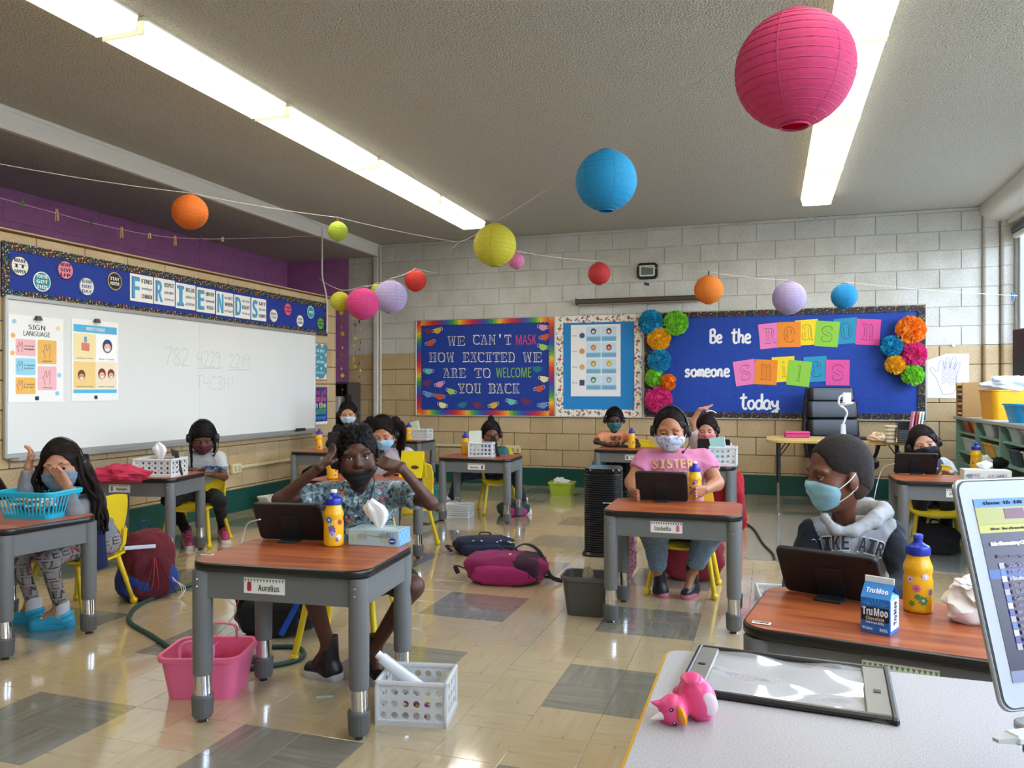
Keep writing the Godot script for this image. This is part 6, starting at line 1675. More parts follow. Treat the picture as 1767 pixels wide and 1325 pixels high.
func milk_carton(p: Vector3, turn: float) -> void:
	var o := thing("milk_carton", "small blue chocolate milk carton with gable top on the desk", "milk carton", p, turn)
	var w := 0.068; var h := 0.085; var g := 0.118
	var blue := mat("1f6fc0", 0.4)
	part("body", M.new().box(Vector3(0, h / 2, 0), Vector3(w, h, w), 0.0012).mesh(), blue, o)
	var a := [Vector3(-w / 2, h, w / 2), Vector3(w / 2, h, w / 2), Vector3(w / 2, h, -w / 2), Vector3(-w / 2, h, -w / 2)]
	var r0 := Vector3(-w / 2, g, 0); var r1 := Vector3(w / 2, g, 0)
	var m := M.new()
	m.quad(a[0], a[1], r1, r0); m.quad(a[2], a[3], r0, r1)
	var inx := w * 0.22
	m.tri(a[1], a[2], Vector3(w / 2 - inx, g - 0.012, 0)); m.tri(a[3], a[0], Vector3(-w / 2 + inx, g - 0.012, 0))
	part("gable", m.mesh(20), mat("3a86cc", 0.4), o)
	part("gable_end", M.new().box(Vector3(w / 2 + 0.0004, h * 0.55, 0), Vector3(0.001, h * 0.85, w * 0.9)).mesh(), mat("e8edf2", 0.45), o)
	part("top_seal", M.new().box(Vector3(0, g + 0.006, 0), Vector3(w, 0.016, 0.004), 0.001).mesh(), mat("e4e2dc", 0.5), o)
	var white := mat("f2f4f6", 0.4)
	letters(o, "TruMoo", Transform3D(Basis(Vector3.RIGHT, -0.8), Vector3(0, 0.1, w * 0.28)), w * 0.74, 0.014, white, "Droid Sans", 700)
	part("dark_panel", M.new().prism(rrect(w * 0.94, 0.034, 0.004, 2), 0, 0.0008, Vector3(0, 0.047, w / 2)).mesh(), mat("16223c", 0.4), o)
	letters(o, "TruMoo", T3(Vector3(0, 0.053, w / 2 + 0.001)), w * 0.86, 0.019, white, "Droid Sans", 700)
	letters(o, "Chocolate", T3(Vector3(0, 0.037, w / 2 + 0.001)), w * 0.62, 0.009, mat("d8c3a0", 0.4), "Droid Sans", 700)
	letters(o, "Fat Free Milk", T3(Vector3(0, 0.027, w / 2 + 0.001)), w * 0.6, 0.006, white)
	letters(o, "100 Calories", T3(Vector3(-0.018, 0.012, w / 2 + 0.001)), w * 0.36, 0.007, white)
	letters(o, "Milk", T3(Vector3(0.02, 0.012, w / 2 + 0.001)), w * 0.26, 0.008, white)
	letters(o, "TruMoo", Transform3D(Basis(Vector3.UP, PI / 2) * Basis(Vector3(0, 0, 1), PI / 2), Vector3(w / 2 + 0.001, 0.05, 0.0)), 0.055, 0.02, mat("22365c", 0.4), "Droid Sans", 700)
	var rays := M.new()
	for k in 9:
		var t := -1.2 + k * 0.3
		rays.box(Vector3(sin(t) * 0.024, 0.078 + 0.0 * k, w / 2 + 0.0003) + Vector3(0, -0.006 * absf(t), 0), Vector3(0.0012, 0.014, 0.0006), 0, Basis(Vector3(0, 0, 1), -t))
	part("printed_rays", rays.mesh(), mat("5aa6e4", 0.4), o)

# ================================================================ things on the floor
# soft bag: rounded box swollen and wrinkled
func soft(size: Vector3, seed_: int, rough := 0.06, pw := 3.0) -> ArrayMesh:
	var n := FastNoiseLite.new(); n.seed = seed_; n.frequency = 4.0; n.fractal_octaves = 3
	var rings := []
	for j in 21:
		var ph := PI * j / 20 - PI / 2
		var ring := PackedVector3Array()
		for k in 32:
			var a := TAU * k / 32
			var d := Vector3(_pw(cos(a), pw) * _pw(cos(ph), pw), _pw(sin(ph), pw), _pw(sin(a), pw) * _pw(cos(ph), pw))
			var p := d * size * 0.5
			p *= 1.0 + rough * n.get_noise_3dv(p * 3.0) * 2.0
			p.y += size.y * 0.5
			ring.append(Vector3(p.x, maxf(p.y, 0.002), p.z))
		rings.append(ring)
	var m := M.new(); m.loft(rings, false); m.outward(0)
	return m.mesh(60)
func _pw(x: float, p: float) -> float: return signf(x) * pow(absf(x), 2.0 / p)
func strap(parent: Node3D, pts: Array, w: float, m: Material, called := "strap") -> void:
	part(called, M.new().tube(curve(pts, 16), w, 6, true, 0.25).mesh(), m, parent)
func backpack(p: Vector3, turn: float, size: Vector3, main: String, pocket: String, trim: String, label: String, seed_ := 1) -> Node3D:
	var o := thing("backpack", label, "backpack", p, turn, "backpacks on the floor")
	part("body", soft(size, seed_), cloth(main), o)
	part("front_pocket", soft(Vector3(size.x * 0.75, size.y * 0.72, size.z * 0.5), seed_ + 1), cloth(pocket), o, T3(Vector3(0.0, 0.0, size.z * 0.36)))
	var z := []
	for k in 9:
		var t := PI * k / 8
		z.append(Vector3(-cos(t) * size.x * 0.36, size.y * (0.3 + 0.5 * sin(t)), size.z * 0.47 - 0.03 * sin(t)))
	strap(o, z, 0.006, mat(trim, 0.6), "zip")
	strap(o, [Vector3(-size.x * 0.1, size.y * 0.92, -size.z * 0.2), Vector3(-size.x * 0.06, size.y * 1.12, -size.z * 0.22), Vector3(size.x * 0.08, size.y * 1.1, -size.z * 0.22), Vector3(size.x * 0.12, size.y * 0.92, -size.z * 0.2)], 0.011, cloth(trim), "carry_loop")
	return o
func on_floor() -> void:
	var g := RandomNumberGenerator.new(); g.seed = 3
	# clear mat in front of the teacher's table
	var mm := fresh("aab0ac", 0.12); mm.transparency = BaseMaterial3D.TRANSPARENCY_ALPHA; mm.albedo_color.a = 0.28
	one("floor_mat", M.new().prism(rrect(1.75, 2.0, 0.03), 0.0, 0.005, Vector3(0.72, 0.0035, -6.49), Basis(Vector3.RIGHT, -PI / 2)).mesh(), mm, "clear grey plastic chair mat on the tiles near the pale wood table", "mat")
	# pink caddy
	var o := thing("pink_caddy", "pink plastic caddy with two handle loops beside the front desk leg", "caddy", Vector3(-2.03, 0, -2.47), 0.32)
	var pk := mat("f06f96", 0.4)
	var out := rrect(0.3, 0.25, 0.05, 5)
	part("tub", M.new().loft([ring3(out, 0.0, .8, .8), ring3(out, 0.005, .82, .82), ring3(out, 0.165), ring3(out, 0.165, .97, .97), ring3(out, 0.01, .78, .78)]).mesh(35), pk, o)
	part("divider", M.new().box(Vector3(0.0, 0.085, 0), Vector3(0.006, 0.14, 0.21)).mesh(), pk, o)
	part("rim", rim_ring(out, 0.168), pk, o)
	for s in [-1.0, 1.0]:
		part("handle_loop", M.new().tube(curve([Vector3(-0.06, 0.155, s * 0.122), Vector3(-0.058, 0.21, s * 0.118), Vector3(0, 0.225, s * 0.112), Vector3(0.058, 0.21, s * 0.118), Vector3(0.06, 0.155, s * 0.122)], 16), 0.008, 8, true, 0.6).mesh(), mat("f48aa8", 0.35), o)
	var wr := thing("sandwich_paper", "tan paper wrapper lying in the pink caddy", "wrapper", o.position + Vector3(-0.06, 0.02, 0.0), 0.2)
	blob_part(wr, "paper", Vector3(0.045, 0.055, 0.06), "d9b070", 91, 0.2)
	# pierced crate with pouches and crayons
	var c := crate(Vector3(-1.175, 0, -2.505), 0.2, Vector3(0.24, 0.155, 0.185), "clear pierced crate of crayons on the floor beside the front desk", 6, 4, 3)
	var pt := thing("plastic_tube", "clear plastic bottle sticking out of the floor crate", "bottle", c.position + Vector3(-0.07, 0.11, 0.01), 0.2)
	var pm := fresh("e9ecee", 0.15); pm.transparency = BaseMaterial3D.TRANSPARENCY_ALPHA; pm.albedo_color.a = 0.75
	part("tube", M.new().tube([Vector3(0.1, -0.03, 0), Vector3(-0.06, 0.09, 0.0)], [0.026, 0.02], 12).mesh(), pm, pt)
	part("cap", M.new().tube([Vector3(-0.06, 0.09, 0.0), Vector3(-0.075, 0.102, 0)], 0.014, 12).mesh(), mat("f0f0f0", 0.4), pt)
	for k in 9:
		var d := Vector3(1, 0.15 * g.randfn(), 0.3 * g.randfn()).normalized() * 0.045
		var q := Vector3(-0.045 + 0.011 * k, 0.03 + 0.012 * (k % 3), (g.randf() - 0.5) * 0.09)
		one("crayon", M.new().tube([c.position + q - d, c.position + q + d * 0.8, c.position + q + d], [0.005, 0.005, 0.0018], 7).mesh(), mat(["a03a8c", "c23a3a", "3a62b0", "d8b02a", "3a9a58"][k % 5], 0.6), "%s crayon in the clear floor crate" % ["violet", "red", "blue", "yellow", "green"][k % 5], "crayon", "crayons in the floor crate")
	# second crate with cereal box by the milk carton desk
	c = crate(Vector3(0.1, 0, -4.12), 0.1, Vector3(0.3, 0.15, 0.24), "clear pierced crate holding a printed box beside the hooded pupil", 7, 5, 3)
	var cb := thing("snack_box", "purple and orange printed box standing in the clear crate", "box", c.position + Vector3(0.06, 0.014, 0.0), 0.35)
	part("carton", M.new().box(Vector3(0, 0.125, 0), Vector3(0.19, 0.25, 0.06), 0.0015, Basis(Vector3(0, 0, 1), -0.12)).mesh(), mat("3a2f72", 0.45), cb)
	part("front_print", M.new().box(Vector3(0.012, 0.1, 0.0305), Vector3(0.165, 0.17, 0.001), 0, Basis(Vector3(0, 0, 1), -0.12)).mesh(), mat("e2752a", 0.45), cb)
	part("round_badge", M.new().prism(ngon(0.045, 20), 0, 0.001, Vector3(0.035, 0.12, 0.0315)).mesh(), mat("bfe0ee", 0.45), cb)
	letters(cb, "Puffs", Transform3D(Basis(Vector3(0, 0, 1), 0.5), Vector3(0.035, 0.12, 0.033)), 0.06, 0.035, mat("17345c", 0.45), "Droid Serif", 700)
	var bags := thing("plastic_pouches", "clump of clear plastic pouches in the crate beside the hooded pupil", "pouches", c.position + Vector3(-0.09, 0.02, 0.0))
	blob_part(bags, "pouch", Vector3(0.07, 0.06, 0.09), "e4e6e8", 95, 0.35, Vector3.ZERO, frosted())
	# black and blue backpack behind the front desk
	o = backpack(Vector3(-2.22, 0, -3.2), 0.15, Vector3(0.42, 0.25, 0.26), "14161c", "1b1d24", "1c4fb0", "black backpack with blue straps under the front desk", 11)
	strap(o, [Vector3(-0.13, 0.2, 0.05), Vector3(-0.16, 0.3, 0.06), Vector3(-0.08, 0.31, 0.05), Vector3(-0.02, 0.22, 0.05)], 0.016, cloth("1f55c0"), "shoulder_strap")
	strap(o, [Vector3(0.02, 0.22, 0.08), Vector3(0.1, 0.27, 0.1), Vector3(0.16, 0.2, 0.14), Vector3(0.1, 0.04, 0.2)], 0.014, cloth("1f55c0"), "shoulder_strap")
	strap(o, [Vector3(-0.13, 0.2, 0.13), Vector3(-0.15, 0.12, 0.15), Vector3(-0.13, 0.04, 0.14)], 0.008, cloth("b03a2a"), "zip_pull")
	# red and blue backpack hanging at the back of the side-turned chair
	o = backpack(Vector3(-3.27, 0, -3.47), 1.0, Vector3(0.28, 0.37, 0.2), "6a1824", "5c1420", "20408f", "red and blue webbed backpack leaning against the side-turned chair", 21)
	part("lower_panel", soft(Vector3(0.31, 0.2, 0.235), 22), cloth("1f3f8f"), o)
	for k in 6: strap(o, [Vector3(-0.12 + k * 0.05, 0.02, 0.1), Vector3(-0.05 + k * 0.025, 0.12, 0.135), Vector3(0.0 + k * 0.004, 0.24, 0.12)], 0.003, mat("8f1f2c", 0.7), "piping")
	for k in 3: strap(o, [Vector3(0.1, 0.12 - 0.01 * k, 0.12), Vector3(0.14 + 0.01 * k, 0.06, 0.15), Vector3(0.12, 0.01, 0.16 + 0.01 * k), Vector3(0.09, 0.02, 0.14)], 0.003, mat("d8cdb8", 0.6), "cord_pull")
	part("wrist_band", M.new().box(Vector3(-0.06, 0.3, 0.1), Vector3(0.16, 0.02, 0.012), 0.003, Basis(Vector3(0, 0, 1), -0.05)).mesh(), mat("c8d4e4", 0.5), o)
	var st := thing("navy_strap", "navy bag strap hooked over the side-turned yellow chair", "strap", Vector3(-3.4, 0, -3.14), -1.45)
	strap(st, [Vector3(0.1, 0.6, -0.185), Vector3(0.12, 0.625, -0.215), Vector3(0.13, 0.58, -0.24), Vector3(0.14, 0.42, -0.24), Vector3(0.12, 0.26, -0.24)], 0.03, cloth("18264f"), "webbing")
	strap(st, [Vector3(0.1, 0.6, -0.18), Vector3(0.09, 0.54, -0.168), Vector3(0.1, 0.42, -0.14)], 0.028, cloth("18264f"), "webbing")
	# magenta backpack lying down, navy bag behind it
	o = backpack(Vector3(-1.5, 0, -4.45), 0.18, Vector3(0.5, 0.17, 0.3), "8f1f5c", "a8246a", "191720", "magenta backpack lying flat on the tiles next to the grey bin", 31)
	part("dark_panel", soft(Vector3(0.2, 0.165, 0.29), 33), cloth("3a1730"), o, T3(Vector3(0.12, 0.004, 0.02)))
	strap(o, [Vector3(0.0, 0.15, -0.05), Vector3(0.1, 0.21, -0.06), Vector3(0.2, 0.18, 0.0), Vector3(0.27, 0.05, 0.05), Vector3(0.34, 0.012, 0.02)], 0.014, cloth("191720"), "shoulder_strap")
	strap(o, [Vector3(-0.24, 0.07, 0.03), Vector3(-0.3, 0.09, 0.05), Vector3(-0.28, 0.05, 0.07)], 0.014, cloth("191720"), "carry_loop")
	strap(o, [Vector3(0.03, 0.17, 0.04), Vector3(0.05, 0.14, 0.11), Vector3(0.04, 0.04, 0.165)], 0.009, mat("c9c2b8", 0.6), "reflective_strip")
	o = backpack(Vector3(-1.9, 0, -5.15), 0.3, Vector3(0.42, 0.12, 0.24), "16203f", "1a2647", "0e1020", "navy printed bag lying behind the magenta backpack", 41)
	for k in 12: part("printed_spot", M.new().ball(Vector3((g.randf() - 0.3) * 0.3, 0.09 + 0.02 * g.randf(), 0.09 + 0.03 * g.randf()), Vector3(0.008, 0.004, 0.006), 6, 4).mesh(), mat(["e4e6ea", "8fb0d8", "c8d86a"][k % 3], 0.6), o)
	strap(o, [Vector3(-0.2, 0.05, 0.05), Vector3(-0.26, 0.06, 0.04), Vector3(-0.22, 0.03, 0.1)], 0.012, cloth("0e1020"), "carry_loop")
	# grey bin
	o = thing("waste_bin", "small grey plastic bin beside the desk of the pink shirted pupil", "bin", Vector3(-0.88, 0, -3.93), 0.05)
	out = rrect(0.25, 0.19, 0.04, 5)
	part("tub", M.new().loft([ring3(out, 0.0, .78, .78), ring3(out, 0.006, .8, .8), ring3(out, 0.2), ring3(out, 0.2, .965, .965), ring3(out, 0.012, .77, .77)]).mesh(35), mat("4c4b46", 0.55), o)
	part("rim", rim_ring(out, 0.205), mat("55544e", 0.5), o)
	var br := thing("brown_paper", "crumpled brown paper sticking out of the grey bin", "paper", o.position + Vector3(0.02, 0.05, 0.03), 0.2)
	blob_part(br, "crumple", Vector3(0.03, 0.08, 0.025), "8f8068", 97, 0.3, Vector3(0, 0.0, 0))
	blob_part(br, "twist", Vector3(0.025, 0.035, 0.02), "a39478", 98, 0.4, Vector3(-0.015, 0.13, 0))
	# air purifier tower
	o = thing("air_purifier", "black ribbed tower air purifier standing behind the grey bin", "air purifier", flr(1036, 960) + Vector3(0, 0, -0.12), 0.1)
	var tw := rrect(0.25, 0.3, 0.07, 6)
	part("base", M.new().loft([ring3(tw, 0.0, 1.12, 1.12), ring3(tw, 0.015, 1.12, 1.12), ring3(tw, 0.03, 1.02, 1.02)]).mesh(35), mat("15171a", 0.35), o)
	part("core", M.new().loft([ring3(tw, 0.02, .95, .95), ring3(tw, 0.58, .95, .95)]).mesh(), mat("0d0e10", 0.6), o)
	var rib := M.new().loft([ring3(tw, 0.0), ring3(tw, 0.003, 1.02, 1.02), ring3(tw, 0.009, 1.02, 1.02), ring3(tw, 0.012)], true).mesh(35)
	for k in 34: part("louvre", rib, mat("1b1d21", 0.3), o, T3(Vector3(0, 0.035 + k * 0.0157, 0)))
	part("top_panel", M.new().loft([ring3(tw, 0.572, 1.0, 1.0), ring3(tw, 0.59, 1.02, 1.02), ring3(tw, 0.605, .97, .97)]).mesh(35), mat("101114", 0.15), o)
	# baskets and boxes along the walls
	o = thing("lime_basket", "lime green basket of white paper against the back wall", "basket", flr(966, 856) + Vector3(0, 0, -0.1), 0.05)
	out = rrect(0.27, 0.2, 0.03, 4)
	part("tub", M.new().loft([ring3(out, 0.0, .85, .85), ring3(out, 0.14), ring3(out, 0.14, .96, .96), ring3(out, 0.01, .82, .82)]).mesh(35), mat("a9c23a", 0.45), o)
	part("rim", rim_ring(out, 0.145), mat("b4cc48", 0.4), o)
	var lp := thing("paper_heap", "crumpled white paper heaped in the lime green basket", "paper", o.position + Vector3(0, 0.06, 0))
	blob_part(lp, "paper", Vector3(0.1, 0.07, 0.07), "e6e4da", 99, 0.35)
	for k in 6:
		var tr := one("letter_tray", M.new().loft([ring3(rrect(0.25, 0.2, 0.02), 0.0, .97, .97), ring3(rrect(0.25, 0.2, 0.02), 0.017), ring3(rrect(0.25, 0.2, 0.02), 0.017, .96, .96), ring3(rrect(0.25, 0.2, 0.02), 0.003, .93, .93)]).mesh(), mat("dcdcd6", 0.5), "thin white tray, %s from the floor in the stack under the rainbow board desk" % ["first", "second", "third", "fourth", "fifth", "sixth"][k], "tray", "stacked white trays")
		tr.position = flr(786, 893) + Vector3(0, 0.002 + k * 0.0195, -0.08); tr.rotation.y = 0.12
	o = thing("white_box", "small white plastic box on the floor against the left wall", "box", flr(455, 879) + Vector3(0.05, 0, -0.1), 1.3)
	out = rrect(0.28, 0.18, 0.03, 4)
	part("tub", M.new().loft([ring3(out, 0.0, .88, .88), ring3(out, 0.12), ring3(out, 0.12, .96, .96), ring3(out, 0.01, .84, .84)]).mesh(35), mat("d9d6cb", 0.5), o)
	part("rim", rim_ring(out, 0.125), mat("e0ddd2", 0.5), o)
	o = thing("turquoise_bin", "small turquoise bin on the floor beyond the yellow folder", "bin", flr(744, 873) + Vector3(-0.1, 0, -0.2), 0.1)
	part("tub", M.new().loft([ring3(rrect(0.24, 0.2, 0.03), 0.0, .85, .85), ring3(rrect(0.24, 0.2, 0.03), 0.16), ring3(rrect(0.24, 0.2, 0.03), 0.16, .95, .95), ring3(rrect(0.24, 0.2, 0.03), 0.01, .8, .8)]).mesh(35), mat("2f9fb4", 0.45), o)
	part("rim", rim_ring(rrect(0.24, 0.2, 0.03), 0.165), mat("36a8bc", 0.45), o)
	# bags under and behind chairs
	backpack(Vector3(-0.45, 0, -4.86), 0.1, Vector3(0.4, 0.3, 0.2), "7a1526", "861a2c", "33101a", "dark red backpack behind the pink shirted pupil's chair", 51)
	o = thing("floral_bag", "tall pink floral bag standing beside the pink shirted pupil", "bag", Vector3(-0.83, 0, -4.75), 0.0)
	var fm := fresh("ffffff", 0.85); fm.albedo_texture = dots_tex("c98a9c", ["8f2f52", "5a3a7a", "e8c0c8", "3a2a4a", "b84a6a"], 120, 2.0, 6.0, 41, 128, 128); fm.uv1_triplanar = true; fm.uv1_scale = Vector3.ONE * 6
	part("body", soft(Vector3(0.13, 0.36, 0.16), 52), fm, o)
	strap(o, [Vector3(-0.03, 0.33, 0), Vector3(-0.025, 0.42, 0), Vector3(0.025, 0.42, 0), Vector3(0.03, 0.33, 0)], 0.008, cloth("5a2a44"), "handle")
	o = thing("red_jacket", "bright red jacket hanging behind the clear basket desk", "jacket", Vector3(-0.32, 0, -6.72), 0.1)
	part("body", soft(Vector3(0.26, 0.5, 0.14), 53, 0.1), cloth("c4202c"), o)
	part("sleeve", soft(Vector3(0.09, 0.4, 0.1), 54, 0.12), cloth("b81c28"), o, Transform3D(Basis(Vector3(0, 0, 1), 0.15), Vector3(0.12, 0.0, 0.05)))
	o = backpack(Vector3(1.12, 0, -6.15), 0.0, Vector3(0.3, 0.2, 0.22), "17181c", "1c1d22", "2b2c30", "black bag pushed under the chair near the green shelf", 55)
	o = backpack(Vector3(-2.22, 0, -6.78), 0.5, Vector3(0.3, 0.12, 0.2), "1d4f4c", "b03a78", "17181c", "teal and pink bag under the desk below the rainbow board", 56)
	o = backpack(Vector3(-4.3, 0, -6.78), 0.3, Vector3(0.28, 0.38, 0.2), "1a1a20", "22222a", "6a2f4a", "black backpack beside the desk below the end of the whiteboard", 57)
	o = thing("blue_bag", "blue bag beside the peach shirted pupil's desk", "bag", Vector3(-1.66, 0, -7.95), 0.0)
	part("body", soft(Vector3(0.16, 0.44, 0.2), 58), cloth("2f7fae"), o)
	strap(o, [Vector3(-0.03, 0.42, 0), Vector3(0, 0.49, 0), Vector3(0.03, 0.42, 0)], 0.01, cloth("205a80"), "handle")
	o = thing("dark_red_bag", "dark red bag beside the desk near the green shelf", "bag", Vector3(0.72, 0, -6.2), 0.2)
	part("body", soft(Vector3(0.16, 0.32, 0.2), 59), cloth("5a1822"), o)
	strap(o, [Vector3(-0.03, 0.3, 0), Vector3(0, 0.36, 0), Vector3(0.03, 0.3, 0)], 0.01, cloth("2b1016"), "handle")
	# cords
	var cord := func(label: String, pts: Array, r: float, hex: String) -> MeshInstance3D:
		var path := []
		for q in pts: path.append(flr(q[0], q[1]) + Vector3(0, r + 0.003, 0))
		return one("extension_cord", M.new().tube(curve(path, pts.size() * 6), r, 8).mesh(), mat(hex, 0.55), label, "cord")
	var gc: MeshInstance3D = cord.call("thick dark green extension cord snaking past the pink caddy", [[400, 992], [335, 1011], [280, 1030], [240, 1048], [223, 1068], [228, 1082], [262, 1102], [300, 1128], [340, 1150], [395, 1160], [440, 1158], [500, 1148], [524, 1136], [512, 1122], [470, 1121]], 0.011, "1d4038")
	part("socket_end", M.new().tube([flr(432, 1146) + Vector3(0, 0.02, 0), flr(452, 1144) + Vector3(0, 0.02, 0)], 0.019, 10).mesh(), mat("1d3f2c", 0.5), gc)
	part("white_plug", M.new().box(flr(415, 1147) + Vector3(0, 0.02, 0), Vector3(0.05, 0.036, 0.036), 0.006).mesh(), mat("e6e4dc", 0.4), gc)
	cord.call("black cord on the tiles beside the pink shirted pupil's desk", [[1278, 900], [1300, 915], [1316, 940], [1333, 958], [1336, 968]], 0.009, "23231f")
	cord.call("green cord end by the yellow folder desk", [[745, 878], [768, 888], [758, 900], [738, 906], [725, 903]], 0.009, "234634")
	cord.call("thin dark cord from the magenta backpack to the grey bin", [[905, 985], [940, 996], [960, 1000]], 0.006, "1f1d1c")
	# white charging leads
	var lead := func(label: String, pts: Array) -> void:
		one("charging_lead", M.new().tube(curve(pts, 30), 0.0028, 6).mesh(), mat("deddd6", 0.5), label, "cable")
	lead.call("white charging lead curling from the front desk's tablet to the cord", [dep(449, 896, 2.85), dep(428, 903, 2.95), dep(420, 925, 3.0), dep(404, 985, 3.05), dep(390, 1028, 3.1), dep(408, 1052, 3.05), dep(380, 1090, 3.0), flr(362, 1110) + Vector3(0, 0.02, 0), flr(405, 1147) + Vector3(0, 0.03, 0)])
	lead.call("white charging lead hanging beside the black mask pupil's desk", [dep(1543, 800, 5.15), dep(1525, 806, 5.3), dep(1515, 830, 5.35), dep(1508, 870, 5.4), flr(1512, 905) + Vector3(0, 0.01, 0)])
	var sc := thing("paper_scrap", "tiny pale scrap of paper on the tiles beside the pink caddy", "scrap", flr(385, 972))
	part("paper", M.new().box(Vector3(0, 0.004, 0), Vector3(0.02, 0.001, 0.012)).mesh(), mat("e8d9a0", 0.6), sc)
	sc = thing("paper_scrap", "clear plastic scrap lying between the front desk and the floor crate", "scrap", flr(560, 1205))
	part("paper", M.new().box(Vector3(0, 0.005, 0), Vector3(0.06, 0.002, 0.02), 0.0, Basis(Vector3.UP, 0.5)).mesh(), mat("b8cfc6", 0.2), sc)

# ================================================================ the near table
func foreground() -> void:
	const T := 0.7
	var o := thing("near_table", "speckled pale grey laminate table with yellow edge under the laptop", "table", Vector3(-0.164, 0, -1.37))
	var spk := fresh("ffffff", 0.5)
	tri_tex(spk, noise_tex(0.3, [[0.0, "858388"], [0.42, "a9a7a9"], [0.6, "b4b2b3"], [1.0, "cfcdce"]], 512, 51), Vector3.ONE * 2.6, false)
	var out := rrect(1.5, 0.75, 0.03, 4)
	part("top", M.new().loft([ring3(out, T - 0.003, 1, 1, Vector3(0.75, 0, 0.375)), ring3(out, T, .999, .999, Vector3(0.75, 0, 0.375))]).mesh(), spk, o)
	part("edge_band", M.new().loft([ring3(out, T - 0.03, 1, 1, Vector3(0.75, 0, 0.375)), ring3(out, T - 0.004, 1.006, 1.01, Vector3(0.75, 0, 0.375)), ring3(out, T - 0.0015, 1.0045, 1.008, Vector3(0.75, 0, 0.375)), ring3(out, T - 0.001, .999, .999, Vector3(0.75, 0, 0.375))]).mesh(), mat("d8a41c", 0.45), o)
	for p in [Vector3(0.08, 0, 0.08), Vector3(1.42, 0, 0.08), Vector3(0.08, 0, 0.67), Vector3(1.42, 0, 0.67)]:
		part("leg", M.new().tube([p, p + Vector3(0, T - 0.03, 0)], 0.016, 12).mesh(), mat("b9babc", 0.25, 0.9), o)
	# clear write-on sleeve with black frame
	o = thing("write_on_sleeve", "clear plastic write-on sleeve in a black frame lying on the near table", "sleeve", Vector3(0.026, T, -1.267), -0.07)
	var ow := 0.284; var oh := 0.212
	var bar := mat("1a1b1d", 0.35)
	part("long_edge", M.new().box(Vector3(0, 0.005, oh / 2 - 0.006), Vector3(ow, 0.01, 0.012), 0.003).mesh(), bar, o)
	part("long_edge", M.new().box(Vector3(0, 0.005, -oh / 2 + 0.006), Vector3(ow, 0.01, 0.012), 0.003).mesh(), bar, o)
	part("end_bar", M.new().prism(rrect(0.03, oh, 0.01, 3), 0.0, 0.009, Vector3(-ow / 2 + 0.015, 0, 0), Basis(Vector3.RIGHT, -PI / 2), 0.002).mesh(), mat("7d7c74", 0.35), o)
	part("end_bar", M.new().prism(rrect(0.034, oh, 0.01, 3), 0.0, 0.009, Vector3(ow / 2 - 0.017, 0, 0), Basis(Vector3.RIGHT, -PI / 2), 0.002).mesh(), mat("7d7c74", 0.35), o)
	for q in [[-ow / 2 - 0.002, 0.0, 0.008, oh], [ow / 2 + 0.002, 0.0, 0.01, oh + 0.006]]: part("outer_edge", M.new().box(Vector3(q[0], 0.005, q[1]), Vector3(q[2], 0.011, q[3]), 0.003).mesh(), bar, o)
	part("small_mark", M.new().box(Vector3(ow / 2 - 0.016, 0.0096, 0.01), Vector3(0.01, 0.001, 0.012)).mesh(), mat("1a1a1c", 0.4), o)
	part("hole", M.new().prism(ngon(0.006, 14, 0.004), 0, 0.001, Vector3(-ow / 2 + 0.014, 0.0092, -0.01), Basis(Vector3.RIGHT, -PI / 2)).mesh(), mat("2a2b2c", 0.4), o)
	var film := M.new()
	var nx := 40; var nz := 24
	var fh := func(u: float, v: float) -> Vector3:
		return Vector3((u - 0.5) * (ow - 0.05), 0.006 + 0.0045 * sin(u * 9.0 + v * 3.0) * sin(v * 4.0 + 1.0) * sin(PI * u) + 0.003 * sin(u * 4.0 - v * 7.0) * sin(PI * v), (v - 0.5) * (oh - 0.02))
	for i in nx:
		for j in nz:
			film.quad(fh.call(i / 40.0, j / 24.0), fh.call((i + 1) / 40.0, j / 24.0), fh.call((i + 1) / 40.0, (j + 1) / 24.0), fh.call(i / 40.0, (j + 1) / 24.0))
	var fmm := fresh("eef0f0", 0.06); fmm.transparency = BaseMaterial3D.TRANSPARENCY_ALPHA; fmm.albedo_color.a = 0.3
	part("clear_film", film.mesh(80), fmm, o)
	rubber_duck(flr(1180, 1238, T))
	laptop()

